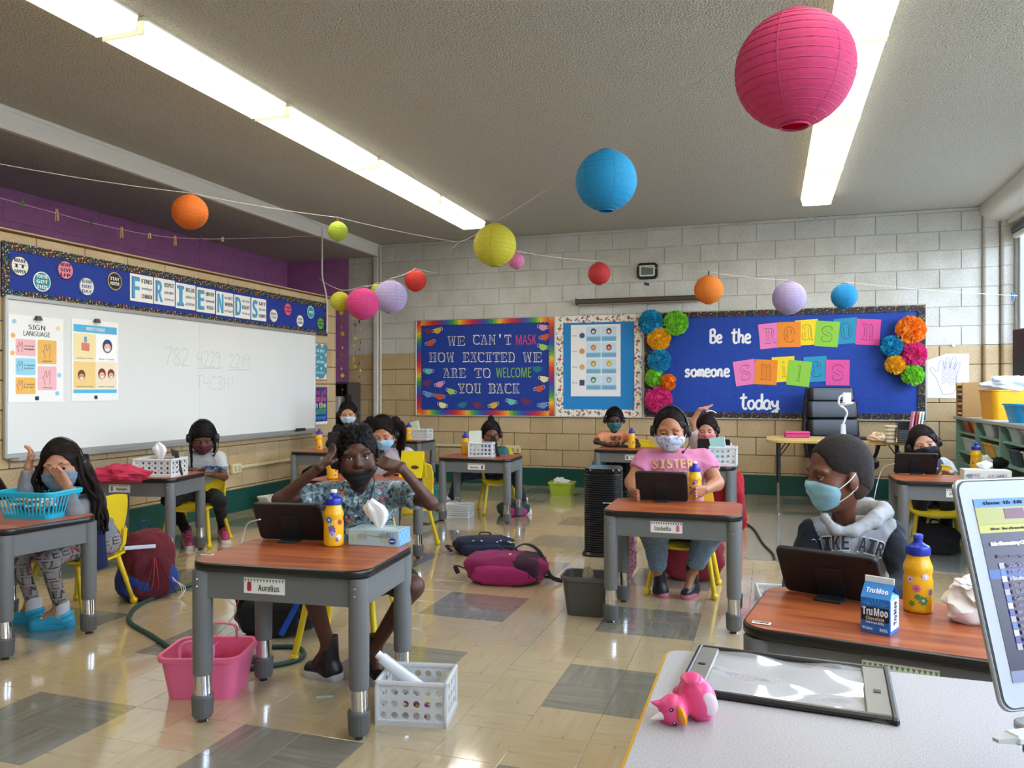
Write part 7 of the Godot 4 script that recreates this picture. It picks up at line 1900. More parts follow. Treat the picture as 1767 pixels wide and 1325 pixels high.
func rubber_duck(p: Vector3) -> void:
	var o := thing("rubber_duck", "pink rubber bath duck with a white horn lying on its side on the near table", "rubber duck", p, 0.45)
	var pink := mat("f2538f", 0.35)
	# on its side: the duck's up axis lies along -x, its face towards the camera
	var lay := Transform3D(Basis(Vector3(0, 0, 1), PI / 2 + 0.25), Vector3(0.02, 0.026, 0))
	var b := SDF.new()
	b.ell(Vector3(0, 0, 0), Vector3(0.029, 0.024, 0.031), Basis.IDENTITY, 0.01)
	b.ell(Vector3(0, 0.012, -0.026), Vector3(0.012, 0.012, 0.016), Basis(Vector3.RIGHT, 0.7), 0.01)
	b.ell(Vector3(0, 0.04, 0.012), Vector3(0.0215, 0.02, 0.0205), Basis.IDENTITY, 0.006)
	for s in [-1.0, 1.0]:
		b.cap(Vector3(s * 0.012, 0.055, 0.008), Vector3(s * 0.018, 0.067, 0.008), 0.006, 0.002, 0.004)
		b.ell(Vector3(s * 0.027, 0.002, -0.004), Vector3(0.006, 0.014, 0.02), Basis.IDENTITY, 0.006)
	part("body", b.mesh(0.003), pink, o, lay)
	part("bill", M.new().ball(Vector3(0, 0.036, 0.034), Vector3(0.013, 0.0055, 0.011), 16, 10).mesh(), mat("f0a012", 0.35), o, lay)
	for s in [-1.0, 1.0]:
		var e := part("eye", M.new().ball(Vector3(s * 0.009, 0.046, 0.0285), Vector3(0.0032, 0.0036, 0.002), 10, 8).mesh(), mat("1b1630", 0.2), o, lay)
		part("eye_glint", M.new().ball(Vector3(s * 0.009 + 0.001, 0.0475, 0.0302), Vector3(0.001, 0.001, 0.0007), 6, 4).mesh(), mat("f4f4f4", 0.3), e)
	part("horn", M.new().lathe([Vector2(0.006, 0.057), Vector2(0.0045, 0.063), Vector2(0.0028, 0.07), Vector2(0.0, 0.076)], 12, Vector3(0, 0, 0.016)).mesh(), mat("f0e4ea", 0.35), o, lay)
	part("wing_patch", M.new().ball(Vector3(0.0, -0.006, 0.0265), Vector3(0.016, 0.012, 0.005), 16, 8).mesh(), mat("f1d9e4", 0.35), o, lay)

func laptop() -> void:
	var h := Vector3(0.2, 0.853, -0.802)
	var o := thing("laptop", "silver laptop with purple chat window open on a black stand", "laptop", h, deg_to_rad(33.0))
	# local: x right along the hinge, y up, z towards the user
	var al := mat("b9bcbc", 0.35, 0.6)
	var W := 0.304; var H := 0.212; var D := 0.21
	var tilt := Basis(Vector3.RIGHT, -0.27)
	var lid := Transform3D(tilt, Vector3(W / 2, 0.006, 0))
	part("lid", M.new().prism(rrect(W, H, 0.012, 5), -0.005, 0.0, Vector3(0, H / 2, 0), Basis.IDENTITY, 0.0012).mesh(), al, o, lid)
	part("lid_gasket", M.new().prism(rrect(W - 0.004, H - 0.004, 0.011, 5), 0.0, 0.0006, Vector3(0, H / 2, 0)).mesh(), mat("26282a", 0.5), o, lid)
	part("bezel", M.new().prism(rrect(W - 0.007, H - 0.007, 0.01, 5), 0.0, 0.0012, Vector3(0, H / 2, 0)).mesh(), mat("b3b6b6", 0.45), o, lid)
	var glow := func(hex: String, e := 0.55) -> StandardMaterial3D:
		var m := fresh("0c0c10", 0.3); m.emission_enabled = true; m.emission = Color(hex); m.emission_energy_multiplier = e * 0.75; return m
	var sw := W - 0.034; var sh := H - 0.045
	var c := Vector3(0, H / 2 + 0.002, 0.0012)
	part("screen", M.new().box(c + Vector3(0, 0, 0.0002), Vector3(sw, sh, 0.0004)).mesh(), glow.call("1e1238", 0.55), o, lid)
	var x0 := -sw / 2
	for q in [[sh * 0.475, sh * 0.05, "3f86d8", "menu_bar"], [sh * 0.4, sh * 0.1, "aeb44a", "tab_bar"], [sh * 0.33, sh * 0.05, "c3c64a", "address_bar"], [-sh * 0.47, sh * 0.06, "7f8fb8", "dock"]]:
		part(q[3], M.new().box(c + Vector3(0, q[0], 0.0006), Vector3(sw, q[1], 0.0004)).mesh(), glow.call(q[2], 0.5), o, lid)
	part("open_tab", M.new().box(c + Vector3(x0 + 0.045, sh * 0.41, 0.001), Vector3(0.024, sh * 0.06, 0.0004)).mesh(), glow.call("8c2650", 0.3), o, lid)
	letters(o, "Chrome   File   Edit", lid * T3(c + Vector3(x0 + 0.034, sh * 0.475, 0.0008)), 0.046, 0.0034, glow.call("12264a", 0.05))
	letters(o, "New   for elementary", lid * T3(c + Vector3(x0 + 0.036, sh * 0.325, 0.0008)), 0.046, 0.0032, glow.call("3a4a2a", 0.05))
	letters(o, "Erie Elementary Chart...", lid * T3(c + Vector3(x0 + 0.034, sh * 0.24, 0.0006)), 0.05, 0.005, glow.call("e8e6f0", 0.6), "Droid Sans", 700)
	part("selected_row", M.new().box(c + Vector3(x0 + 0.07, sh * 0.075, 0.0006), Vector3(0.14, 0.0085, 0.0004)).mesh(), glow.call("2257b0", 0.5), o, lid)
	letters(o, "Direct messages", lid * T3(c + Vector3(x0 + 0.03, sh * 0.17, 0.0006)), 0.034, 0.0038, glow.call("8a7fa6", 0.3))
	var rows := ["Slackbot", "Elizabeth", "Elizabeth R", "Elizabeth K", "Elizabeth A", "Gabriela Bo", "Lorena Diaz", "Miss Person", "Miss Aman", "Mrs. Anna", "Mrs. Rowe", "Ms. Salas", "Olivia M", "+ Add teammates", "Apps", "+ Add apps"]
	for k in rows.size():
		var y := sh * (0.12 - k * 0.0365)
		if k < 13: part("avatar", M.new().box(c + Vector3(x0 + 0.016, y, 0.001), Vector3(0.0055, 0.0055, 0.0004)).mesh(), glow.call(["c8c4d8", "5a8ad8", "e8e4f0", "4a5ab8"][k % 4], 0.4), o, lid)
		letters(o, rows[k], lid * T3(c + Vector3(x0 + 0.036, y, 0.001)), 0.028, 0.0036, glow.call("a59cc0" if k != 2 else "f0f0f8", 0.35))
	part("base", M.new().prism(rrect(W, D, 0.012, 5), -0.004, 0.004, Vector3(W / 2, 0, D / 2 + 0.004), Basis(Vector3.RIGHT, -PI / 2), 0.0015).mesh(), al, o)
	part("keyboard", M.new().box(Vector3(W / 2, 0.0045, D * 0.4), Vector3(W * 0.86, 0.001, D * 0.5)).mesh(), mat("1d1e24", 0.5), o)
	part("track_pad", M.new().box(Vector3(W / 2, 0.0045, D * 0.83), Vector3(0.1, 0.001, 0.06)).mesh(), mat("c2c5c5", 0.35, 0.4), o)
	part("hinge", M.new().tube([Vector3(0.03, 0.003, 0.0), Vector3(W - 0.03, 0.003, 0.0)], 0.005, 10).mesh(), mat("2c2e30", 0.4), o)
	var pl := thing("usb_adapter", "white adapter pushed into the side of the silver laptop", "adapter", h, deg_to_rad(33.0))
	part("plug_body", M.new().box(Vector3(-0.012, 0.0, 0.03), Vector3(0.024, 0.008, 0.016), 0.002).mesh(), mat("dcdcda", 0.4), pl)
	part("tip", M.new().loft([PackedVector3Array([Vector3(-0.024, -0.003, 0.024), Vector3(-0.024, 0.003, 0.024), Vector3(-0.024, 0.003, 0.036), Vector3(-0.024, -0.003, 0.036)]), PackedVector3Array([Vector3(-0.04, -0.0015, 0.027), Vector3(-0.04, 0.0015, 0.027), Vector3(-0.04, 0.0015, 0.033), Vector3(-0.04, -0.0015, 0.033)])]).mesh(), mat("c9c9c6", 0.4), pl)
	var s := thing("laptop_stand", "black riser stand under the silver laptop", "stand", h + Vector3(0, -0.0045, 0), deg_to_rad(33.0))
	part("deck", M.new().prism(rrect(W * 0.98, D * 0.96, 0.012, 4), -0.02, 0.0, Vector3(W / 2, 0, D / 2 + 0.006), Basis(Vector3.RIGHT, -PI / 2), 0.003).mesh(), mat("17181a", 0.45), s)
	for x in [0.035, W - 0.035]: part("side_leg", M.new().box(Vector3(x, -0.085, D / 2 + 0.004), Vector3(0.02, 0.128, D * 0.8), 0.004).mesh(), mat("1b1c1f", 0.5), s)

# ================================================================ soft bodies: smooth unions of capsules and ellipsoids, meshed as surface nets
class SDF:
	var T := PackedInt32Array()
	var A := PackedVector3Array()
	var BA := PackedVector3Array()
	var R := PackedVector3Array()
	var INV := PackedFloat32Array()
	var K := PackedFloat32Array()
	var BI: Array[Basis] = []
	var DIR := PackedVector3Array()
	var lo := Vector3.ONE * 1e9
	var hi := Vector3.ONE * -1e9
	var noise: FastNoiseLite
	var amp := 0.0
	var floor_y := -1e9
	var verts := PackedVector3Array()
	var norms := PackedVector3Array()
	var index := PackedInt32Array()
	# tapered capsule; flat: 1 = cut flat at a, 2 = at b
	func cap(a: Vector3, b: Vector3, ra: float, rb: float, k := 0.02, flat := 0) -> SDF:
		T.append(10 + flat if flat else 0); A.append(a); BA.append(b - a)
		R.append(Vector3(ra, rb - ra, maxf(ra, rb)))
		var l := (b - a).length_squared()
		INV.append(1.0 / maxf(l, 1e-9)); K.append(maxf(k, 1e-4)); BI.append(Basis.IDENTITY)
		DIR.append((b - a).normalized())
		for p in [a, b]:
			var r := maxf(ra, rb)
			lo = lo.min(p - Vector3.ONE * r); hi = hi.max(p + Vector3.ONE * r)
		return self
	func ell(c: Vector3, r: Vector3, b := Basis.IDENTITY, k := 0.02, sub := false) -> SDF:
		T.append(2 if sub else 1); A.append(c); BA.append(Vector3.ZERO); R.append(r); INV.append(0); K.append(maxf(k, 1e-4)); BI.append(b.transposed()); DIR.append(Vector3.ZERO)
		if not sub:
			var m := Vector3.ONE * maxf(r.x, maxf(r.y, r.z))
			lo = lo.min(c - m); hi = hi.max(c + m)
		return self
	func prim(i: int, p: Vector3) -> float:
		var t := T[i]
		var pa := p - A[i]
		if t == 1 or t == 2:
			var q := BI[i] * pa
			var r := R[i]
			var k1 := (q / (r * r)).length()
			if k1 < 1e-9: return -minf(r.x, minf(r.y, r.z))
			var k0 := (q / r).length()
			return k0 * (k0 - 1.0) / k1
		var h := clampf(pa.dot(BA[i]) * INV[i], 0.0, 1.0)
		var e := (pa - BA[i] * h).length() - (R[i].x + R[i].y * h)
		if t >= 10:
			if t & 1: e = maxf(e, -pa.dot(DIR[i]))
			if t - 10 >= 2: e = maxf(e, (pa - BA[i]).dot(DIR[i]))
		return e
	func ev(p: Vector3, list: PackedInt32Array) -> float:
		var d := 1e3
		for i in list:
			var e: float
			var t := T[i]
			var pa := p - A[i]
			if t == 0:
				var ba := BA[i]
				var h0 := clampf(pa.dot(ba) * INV[i], 0.0, 1.0)
				var r := R[i]
				e = (pa - ba * h0).length() - r.x - r.y * h0
			elif t < 3:
				var q := BI[i] * pa / R[i]
				var k1 := (q / R[i]).length()
				if k1 < 1e-9: e = -R[i].x
				else:
					var k0 := q.length()
					e = k0 * (k0 - 1.0) / k1
			else: e = prim(i, p)
			var k := K[i]
			if t == 2:
				e = -e
				if d - e > k: continue
				var h := maxf(k - absf(d - e), 0.0)
				d = maxf(d, e) + h * h * 0.25 / k
			else:
				if e - d > k: continue
				var h := maxf(k - absf(d - e), 0.0)
				d = minf(d, e) - h * h * 0.25 / k
		return d
	func all() -> PackedInt32Array:
		var l := PackedInt32Array()
		for i in T.size(): l.append(i)
		return l
	func trace(o: Vector3, dir: Vector3, far := 3.0, off := 0.0) -> Vector3:
		var l := all()
		var t := 0.0
		for k in 90:
			var d := ev(o + dir * t, l) - off
			if d < 0.0004: break
			t += d * 0.8
			if t > far: return Vector3.INF
		return o + dir * t
	func grad(p: Vector3) -> Vector3:
		var l := all(); var e := 0.002
		return Vector3(ev(p + Vector3(e, 0, 0), l) - ev(p - Vector3(e, 0, 0), l), ev(p + Vector3(0, e, 0), l) - ev(p - Vector3(0, e, 0), l), ev(p + Vector3(0, 0, e), l) - ev(p - Vector3(0, 0, e), l)).normalized()
	func compute(cell: float) -> void:
		const B := 4
		var org := lo - Vector3.ONE * cell * 2.0
		var n := Vector3i(((hi - lo) / cell).ceil()) + Vector3i(5, 5, 5)
		var nb := Vector3i(ceili(n.x / float(B)), ceili(n.y / float(B)), ceili(n.z / float(B)))
		var NX := nb.x * B + 2; var NY := nb.y * B + 2
		var NXY := NX * NY
		var every := all()
		var diag := cell * B * 0.87
		var cells := {}           # id -> vertex index
		var masks := PackedInt32Array()
		var ids := PackedInt64Array()
		var val := PackedFloat32Array(); val.resize((B + 1) * (B + 1) * (B + 1))
		var S1 := B + 1; var S2 := S1 * S1
		var corner := PackedInt32Array([0, 1, S1, S1 + 1, S2, S2 + 1, S2 + S1, S2 + S1 + 1])
		var eA := PackedInt32Array([0, 2, 4, 6, 0, 1, 4, 5, 0, 1, 2, 3]); var eB := PackedInt32Array([1, 3, 5, 7, 2, 3, 6, 7, 4, 5, 6, 7])
		var off: Array[Vector3] = []
		for c in 8: off.append(Vector3(c & 1, (c >> 1) & 1, (c >> 2) & 1))
		for bz in nb.z:
			for by in nb.y:
				for bx in nb.x:
					var b0 := org + Vector3(bx, by, bz) * (B * cell)
					var mid := b0 + Vector3.ONE * (B * cell * 0.5)
					var dm := 1e3
					var near := PackedInt32Array()
					var ds := PackedFloat32Array()
					for i in every:
						var e := prim(i, mid)
						ds.append(e)
						if T[i] != 2 and e < dm: dm = e
					if dm > diag + 0.035: continue
					for i in every:
						if T[i] == 2:
							if ds[i] < diag + 0.03: near.append(i)
						elif ds[i] < dm + 2.0 * diag + K[i]: near.append(i)
					var full := ev(mid, near)
					if absf(full) > diag * 1.2 + 0.001: continue
					var w := 0
					var pos := 0
					for k in S1:
						for j in S1:
							for i in S1:
								var d := ev(b0 + Vector3(i, j, k) * cell, near)
								val[w] = d
								if d < 0.0: pos += 1
								w += 1
					if pos == 0 or pos == w: continue
					for k in B:
						for j in B:
							for i in B:
								var q := i + j * S1 + k * S2
								var mask := 0
								for c in 8:
									if val[q + corner[c]] < 0.0: mask |= 1 << c
								if mask == 0 or mask == 255: continue
								var s := Vector3.ZERO; var cnt := 0
								for e in 12:
									var ca := eA[e]; var cb := eB[e]
									if ((mask >> ca) & 1) != ((mask >> cb) & 1):
										var va := val[q + corner[ca]]; var vb := val[q + corner[cb]]
										s += off[ca].lerp(off[cb], va / (va - vb)); cnt += 1
								var p := b0 + (Vector3(i, j, k) + s / cnt) * cell
								var v0 := val[q]; var v1 := val[q + 1]; var v2 := val[q + S1]; var v3 := val[q + S1 + 1]
								var v4 := val[q + S2]; var v5 := val[q + S2 + 1]; var v6 := val[q + S2 + S1]; var v7 := val[q + S2 + S1 + 1]
								var g := Vector3(v1 - v0 + v3 - v2 + v5 - v4 + v7 - v6, v2 - v0 + v3 - v1 + v6 - v4 + v7 - v5, v4 - v0 + v5 - v1 + v6 - v2 + v7 - v3).normalized()
								var id := (bx * B + i) + (by * B + j) * NX + (bz * B + k) * NXY
								cells[id] = verts.size()
								verts.append(p); norms.append(g); masks.append(mask); ids.append(id)
		var steps := [[1, NX, NXY], [2, NXY, 1], [4, 1, NX]]     # axis corner bit, the two other directions
		for v in ids.size():
			var id := ids[v]; var m := masks[v]
			var a0 := m & 1
			for ax in 3:
				var st: Array = steps[ax]
				var bit: int = 1 if (m & (1 << st[0])) else 0
				if bit == a0: continue
				var u: int = st[1]; var w2: int = st[2]
				var c1: int = cells.get(id - u, -1); var c2: int = cells.get(id - u - w2, -1); var c3: int = cells.get(id - w2, -1)
				if c1 < 0 or c2 < 0 or c3 < 0: continue
				if a0: index.append_array(PackedInt32Array([v, c2, c1, v, c3, c2]))
				else: index.append_array(PackedInt32Array([v, c1, c2, v, c2, c3]))
		if noise and amp > 0.0:
			for v in verts.size():
				verts[v] += norms[v] * noise.get_noise_3dv(verts[v] * 100.0) * amp
		if floor_y > -1e8:
			for v in verts.size():
				if verts[v].y < floor_y: verts[v] = Vector3(verts[v].x, floor_y, verts[v].z)
		if amp > 0.0:
			var acc := PackedVector3Array(); acc.resize(verts.size())
			for t in range(0, index.size(), 3):
				var fn := (verts[index[t + 2]] - verts[index[t]]).cross(verts[index[t + 1]] - verts[index[t]])
				for j in 3: acc[index[t + j]] += fn
			for v in verts.size():
				if acc[v].length_squared() > 1e-20: norms[v] = acc[v].normalized()
	func mesh(cell: float) -> ArrayMesh:
		compute(cell)
		return SDF.join([self])
	static func join(list: Array) -> ArrayMesh:
		var v := PackedVector3Array(); var n := PackedVector3Array(); var ix := PackedInt32Array()
		for s: SDF in list:
			var at := v.size()
			v.append_array(s.verts); n.append_array(s.norms)
			for k in s.index: ix.append(k + at)
		var arr := []; arr.resize(Mesh.ARRAY_MAX)
		arr[Mesh.ARRAY_VERTEX] = v; arr[Mesh.ARRAY_NORMAL] = n; arr[Mesh.ARRAY_INDEX] = ix
		var am := ArrayMesh.new()
		if v.size(): am.add_surface_from_arrays(Mesh.PRIMITIVE_TRIANGLES, arr)
		return am

# meshes are worked out together at the end, on all cores
var jobs := []
func soft_part(called: String, list: Array, m: Material, parent: Node3D) -> MeshInstance3D:      # list of [SDF, cell]
	var o := part(called, null, m, parent)
	for q in list: jobs.append([q[0], q[1]])
	done_later.append([o, list])
	return o
var done_later := []
func _job(k: int) -> void:
	jobs[k][0].compute(jobs[k][1])
func run_jobs() -> void:
	var id := WorkerThreadPool.add_group_task(_job, jobs.size())
	WorkerThreadPool.wait_for_group_task_completion(id)
	for q in done_later:
		var l := []
		for e in q[1]: l.append(e[0])
		q[0].mesh = SDF.join(l)

# ================================================================ pupils
func skin(hex: String) -> StandardMaterial3D:
	var key := "skin" + hex
	if mats.has(key): return mats[key]
	var m := fresh(hex, 0.5); m.subsurf_scatter_enabled = true; m.subsurf_scatter_strength = 0.12
	mats[key] = m
	return m
func hair_mat(hex: String) -> StandardMaterial3D:
	var key := "hair" + hex
	if mats.has(key): return mats[key]
	var m := fresh(hex, 0.62); m.metallic_specular = 0.3; tri_tex(m, mats["strand"], Vector3(7, 3, 7), false)
	m.normal_enabled = true; m.normal_texture = mats["cloth_normal"]; m.normal_scale = 0.8
	mats[key] = m
	return m
func patterned(key: String, tex: Texture2D, s: float) -> StandardMaterial3D:
	if mats.has(key): return mats[key]
	var m := fresh("ffffff", 0.9); tri_tex(m, tex, Vector3.ONE * s, false)
	m.normal_enabled = true; m.normal_texture = mats["cloth_normal"]; m.normal_scale = 0.5
	mats[key] = m
	return m
func words_tex() -> ImageTexture:
	var n := 256
	var im := Image.create(n, n, false, Image.FORMAT_RGB8); im.fill(Color("8f8c88"))
	var glyph := {"L": [[0, 0, 0, 4], [0, 4, 3, 4]], "O": [[0, 0, 3, 0], [3, 0, 3, 4], [3, 4, 0, 4], [0, 4, 0, 0]], "V": [[0, 0, 1.5, 4], [1.5, 4, 3, 0]], "E": [[0, 0, 0, 4], [0, 0, 3, 0], [0, 2, 2.5, 2], [0, 4, 3, 4]], "M": [[0, 4, 0, 0], [0, 0, 1.5, 2], [1.5, 2, 3, 0], [3, 0, 3, 4]], "U": [[0, 0, 0, 4], [0, 4, 3, 4], [3, 4, 3, 0]], "C": [[3, 0, 0, 0], [0, 0, 0, 4], [0, 4, 3, 4]], "N": [[0, 4, 0, 0], [0, 0, 3, 4], [3, 4, 3, 0]]}
	var words := ["LOVE", "CENU", "MUCE", "OVEL", "ENLO", "LOVE"]
	for r in 6:
		for c in 5:
			var ch: String = words[r][c % 4]
			var x0 := c * 51 + 6 + (r * 17) % 24; var y0 := r * 42 + 6
			var col := Color("2a2426") if (r + c) % 5 else Color("8f2a34")
			for s in glyph[ch]:
				for t in 40:
					var f := t / 39.0
					var x: float = x0 + (s[0] + (s[2] - s[0]) * f) * 11.0; var y: float = y0 + (s[1] + (s[3] - s[1]) * f) * 7.5
					for dy in range(-2, 3):
						for dx in range(-4, 4): im.set_pixel(posmod(int(x) + dx, n), posmod(int(y) + dy, n), col)
	return ImageTexture.create_from_image(im)

func leaf_tex() -> ImageTexture:      # printed leaves and red blossoms on pale cloth
	var n := 384
	var im := Image.create(n, n, false, Image.FORMAT_RGB8); im.fill(Color("8fa0a6"))
	var g := RandomNumberGenerator.new(); g.seed = 61
	var cols := ["1f4450", "2a5f72", "17302f", "dfe3e4", "3f6a78", "274f34", "d6dbdc", "2f5060", "40602f", "12222c", "1c3a48", "0f1c24"]
	for k in 760:
		var c := Color(cols[g.randi() % cols.size()])
		var x := g.randf() * n; var y := g.randf() * n; var a := g.randf() * TAU; var l := g.randf_range(9, 24); var w := g.randf_range(2.0, 4.5)
		var bend := g.randfn() * 0.03
		for t in int(l * 1.6):
			var f := t / (l * 1.6)
			var ww := w * sin(PI * f) + 0.6
			var px := x + cos(a + bend * t) * l * f; var py := y + sin(a + bend * t) * l * f
			for dy in range(-int(ww), int(ww) + 1):
				for dx in range(-int(ww), int(ww) + 1): im.set_pixel(posmod(int(px) + dx, n), posmod(int(py) + dy, n), c)
	for k in 12:
		var x := g.randf() * n; var y := g.randf() * n
		for q in 5:
			var a := TAU * q / 5 + k
			for dy in range(-7, 8):
				for dx in range(-7, 8):
					if dx * dx + dy * dy < 46: im.set_pixel(posmod(int(x + cos(a) * 9) + dx, n), posmod(int(y + sin(a) * 9) + dy, n), Color("a8322c") if (dx + dy) % 5 else Color("7a1f22"))
		for dy in range(-3, 4):
			for dx in range(-3, 4): im.set_pixel(posmod(int(x) + dx, n), posmod(int(y) + dy, n), Color("e0a03a"))
	return ImageTexture.create_from_image(im)

# one pupil from joints placed in the room
class Pupil:
	var s := {}
	var root: Node3D
	var base := Vector3.ZERO
	var head: Transform3D
	var hsdf: SDF
	var shirt: SDF
	func p(k: String) -> Vector3: return s[k] - base

func head_sdf(t: Transform3D, hs: float, cheeks := 1.0) -> SDF:
	var f := SDF.new()
	var B := t.basis
	var P := func(x: float, y: float, z: float) -> Vector3: return t * (Vector3(x, y, z) * hs)
	f.ell(P.call(0, 0.034, -0.012), Vector3(0.071, 0.08, 0.088) * hs, B, 0.02 * hs)
	f.ell(P.call(0, -0.038, 0.018), Vector3(0.056 * cheeks, 0.066, 0.064) * hs, B, 0.045 * hs)
	f.ell(P.call(0, -0.082, 0.044), Vector3(0.026, 0.022, 0.024) * hs, B, 0.03 * hs)
	for x in [-1.0, 1.0]:
		f.ell(P.call(x * 0.034, -0.034, 0.048), Vector3(0.03 * cheeks, 0.03, 0.028) * hs, B, 0.03 * hs)
		f.ell(P.call(x * 0.0715, -0.014, -0.006), Vector3(0.010, 0.03, 0.019) * hs, B * Basis(Vector3.UP, x * 0.35), 0.006 * hs)
		f.ell(P.call(x * 0.03, 0.022, 0.068), Vector3(0.022, 0.009, 0.012) * hs, B, 0.016 * hs)
	f.cap(P.call(0, 0.008, 0.078), P.call(0, -0.024, 0.092), 0.008 * hs, 0.011 * hs, 0.014 * hs)
	for x in [-1.0, 1.0]: f.ell(P.call(x * 0.011, -0.028, 0.084), Vector3.ONE * 0.0085 * hs, B, 0.008 * hs)
	f.ell(P.call(0, -0.0505, 0.078), Vector3(0.02, 0.006, 0.009) * hs, B, 0.006 * hs)
	f.ell(P.call(0, -0.061, 0.075), Vector3(0.017, 0.007, 0.009) * hs, B, 0.006 * hs)
	for x in [-1.0, 1.0]: f.ell(P.call(x * 0.03, 0.002, 0.091), Vector3(0.016, 0.010, 0.014) * hs, B, 0.012 * hs, true)
	return f

func hand_sdf(w: Vector3, dir: Vector3, palm: Vector3, side: float, curl: float, sc := 1.0, from := Vector3.INF) -> SDF:
	var f := SDF.new()
	dir = dir.normalized()
	var ac := dir.cross(palm).normalized() * side
	palm = ac.cross(dir).normalized() * side
	var k := 0.010 * sc
	if from != Vector3.INF: f.cap(w + (from - w).normalized() * 0.05, w, 0.021 * sc, 0.018 * sc, 0.01)
	for q in [-0.02, -0.007, 0.007, 0.02]: f.cap(w + ac * q * 0.7 * sc, w + (dir * 0.058 + ac * q) * sc, 0.0115 * sc, 0.0105 * sc, 0.012 * sc)
	var ln := [0.043, 0.05, 0.047, 0.037]
	for i in 4:
		var q: float = -0.021 + i * 0.014
		var p := w + (dir * 0.06 + ac * -q) * sc
		var d := dir
		for j in 3:
			d = d.rotated(ac, -curl * (0.8 if j == 0 else 1.0) * side)
			var l: float = ln[i] * [0.45, 0.31, 0.26][j] * sc
			var e := p + (d + ac * -q * 0.6).normalized() * l
			f.cap(p, e, (0.0082 - j * 0.0006) * sc, (0.0078 - j * 0.0007) * sc, 0.004 * sc)
			p = e
	var tb := w + (dir * 0.02 + ac * 0.019) * sc
	var te := tb + (dir * 0.55 + ac * 0.6 + palm * 0.35).normalized() * 0.028 * sc
	f.cap(tb, te, 0.0115 * sc, 0.0088 * sc, 0.01 * sc)
	f.cap(te, te + (dir * 0.85 + ac * 0.25 + palm * 0.25).normalized() * 0.022 * sc, 0.0086 * sc, 0.0072 * sc, 0.005 * sc)
	return f

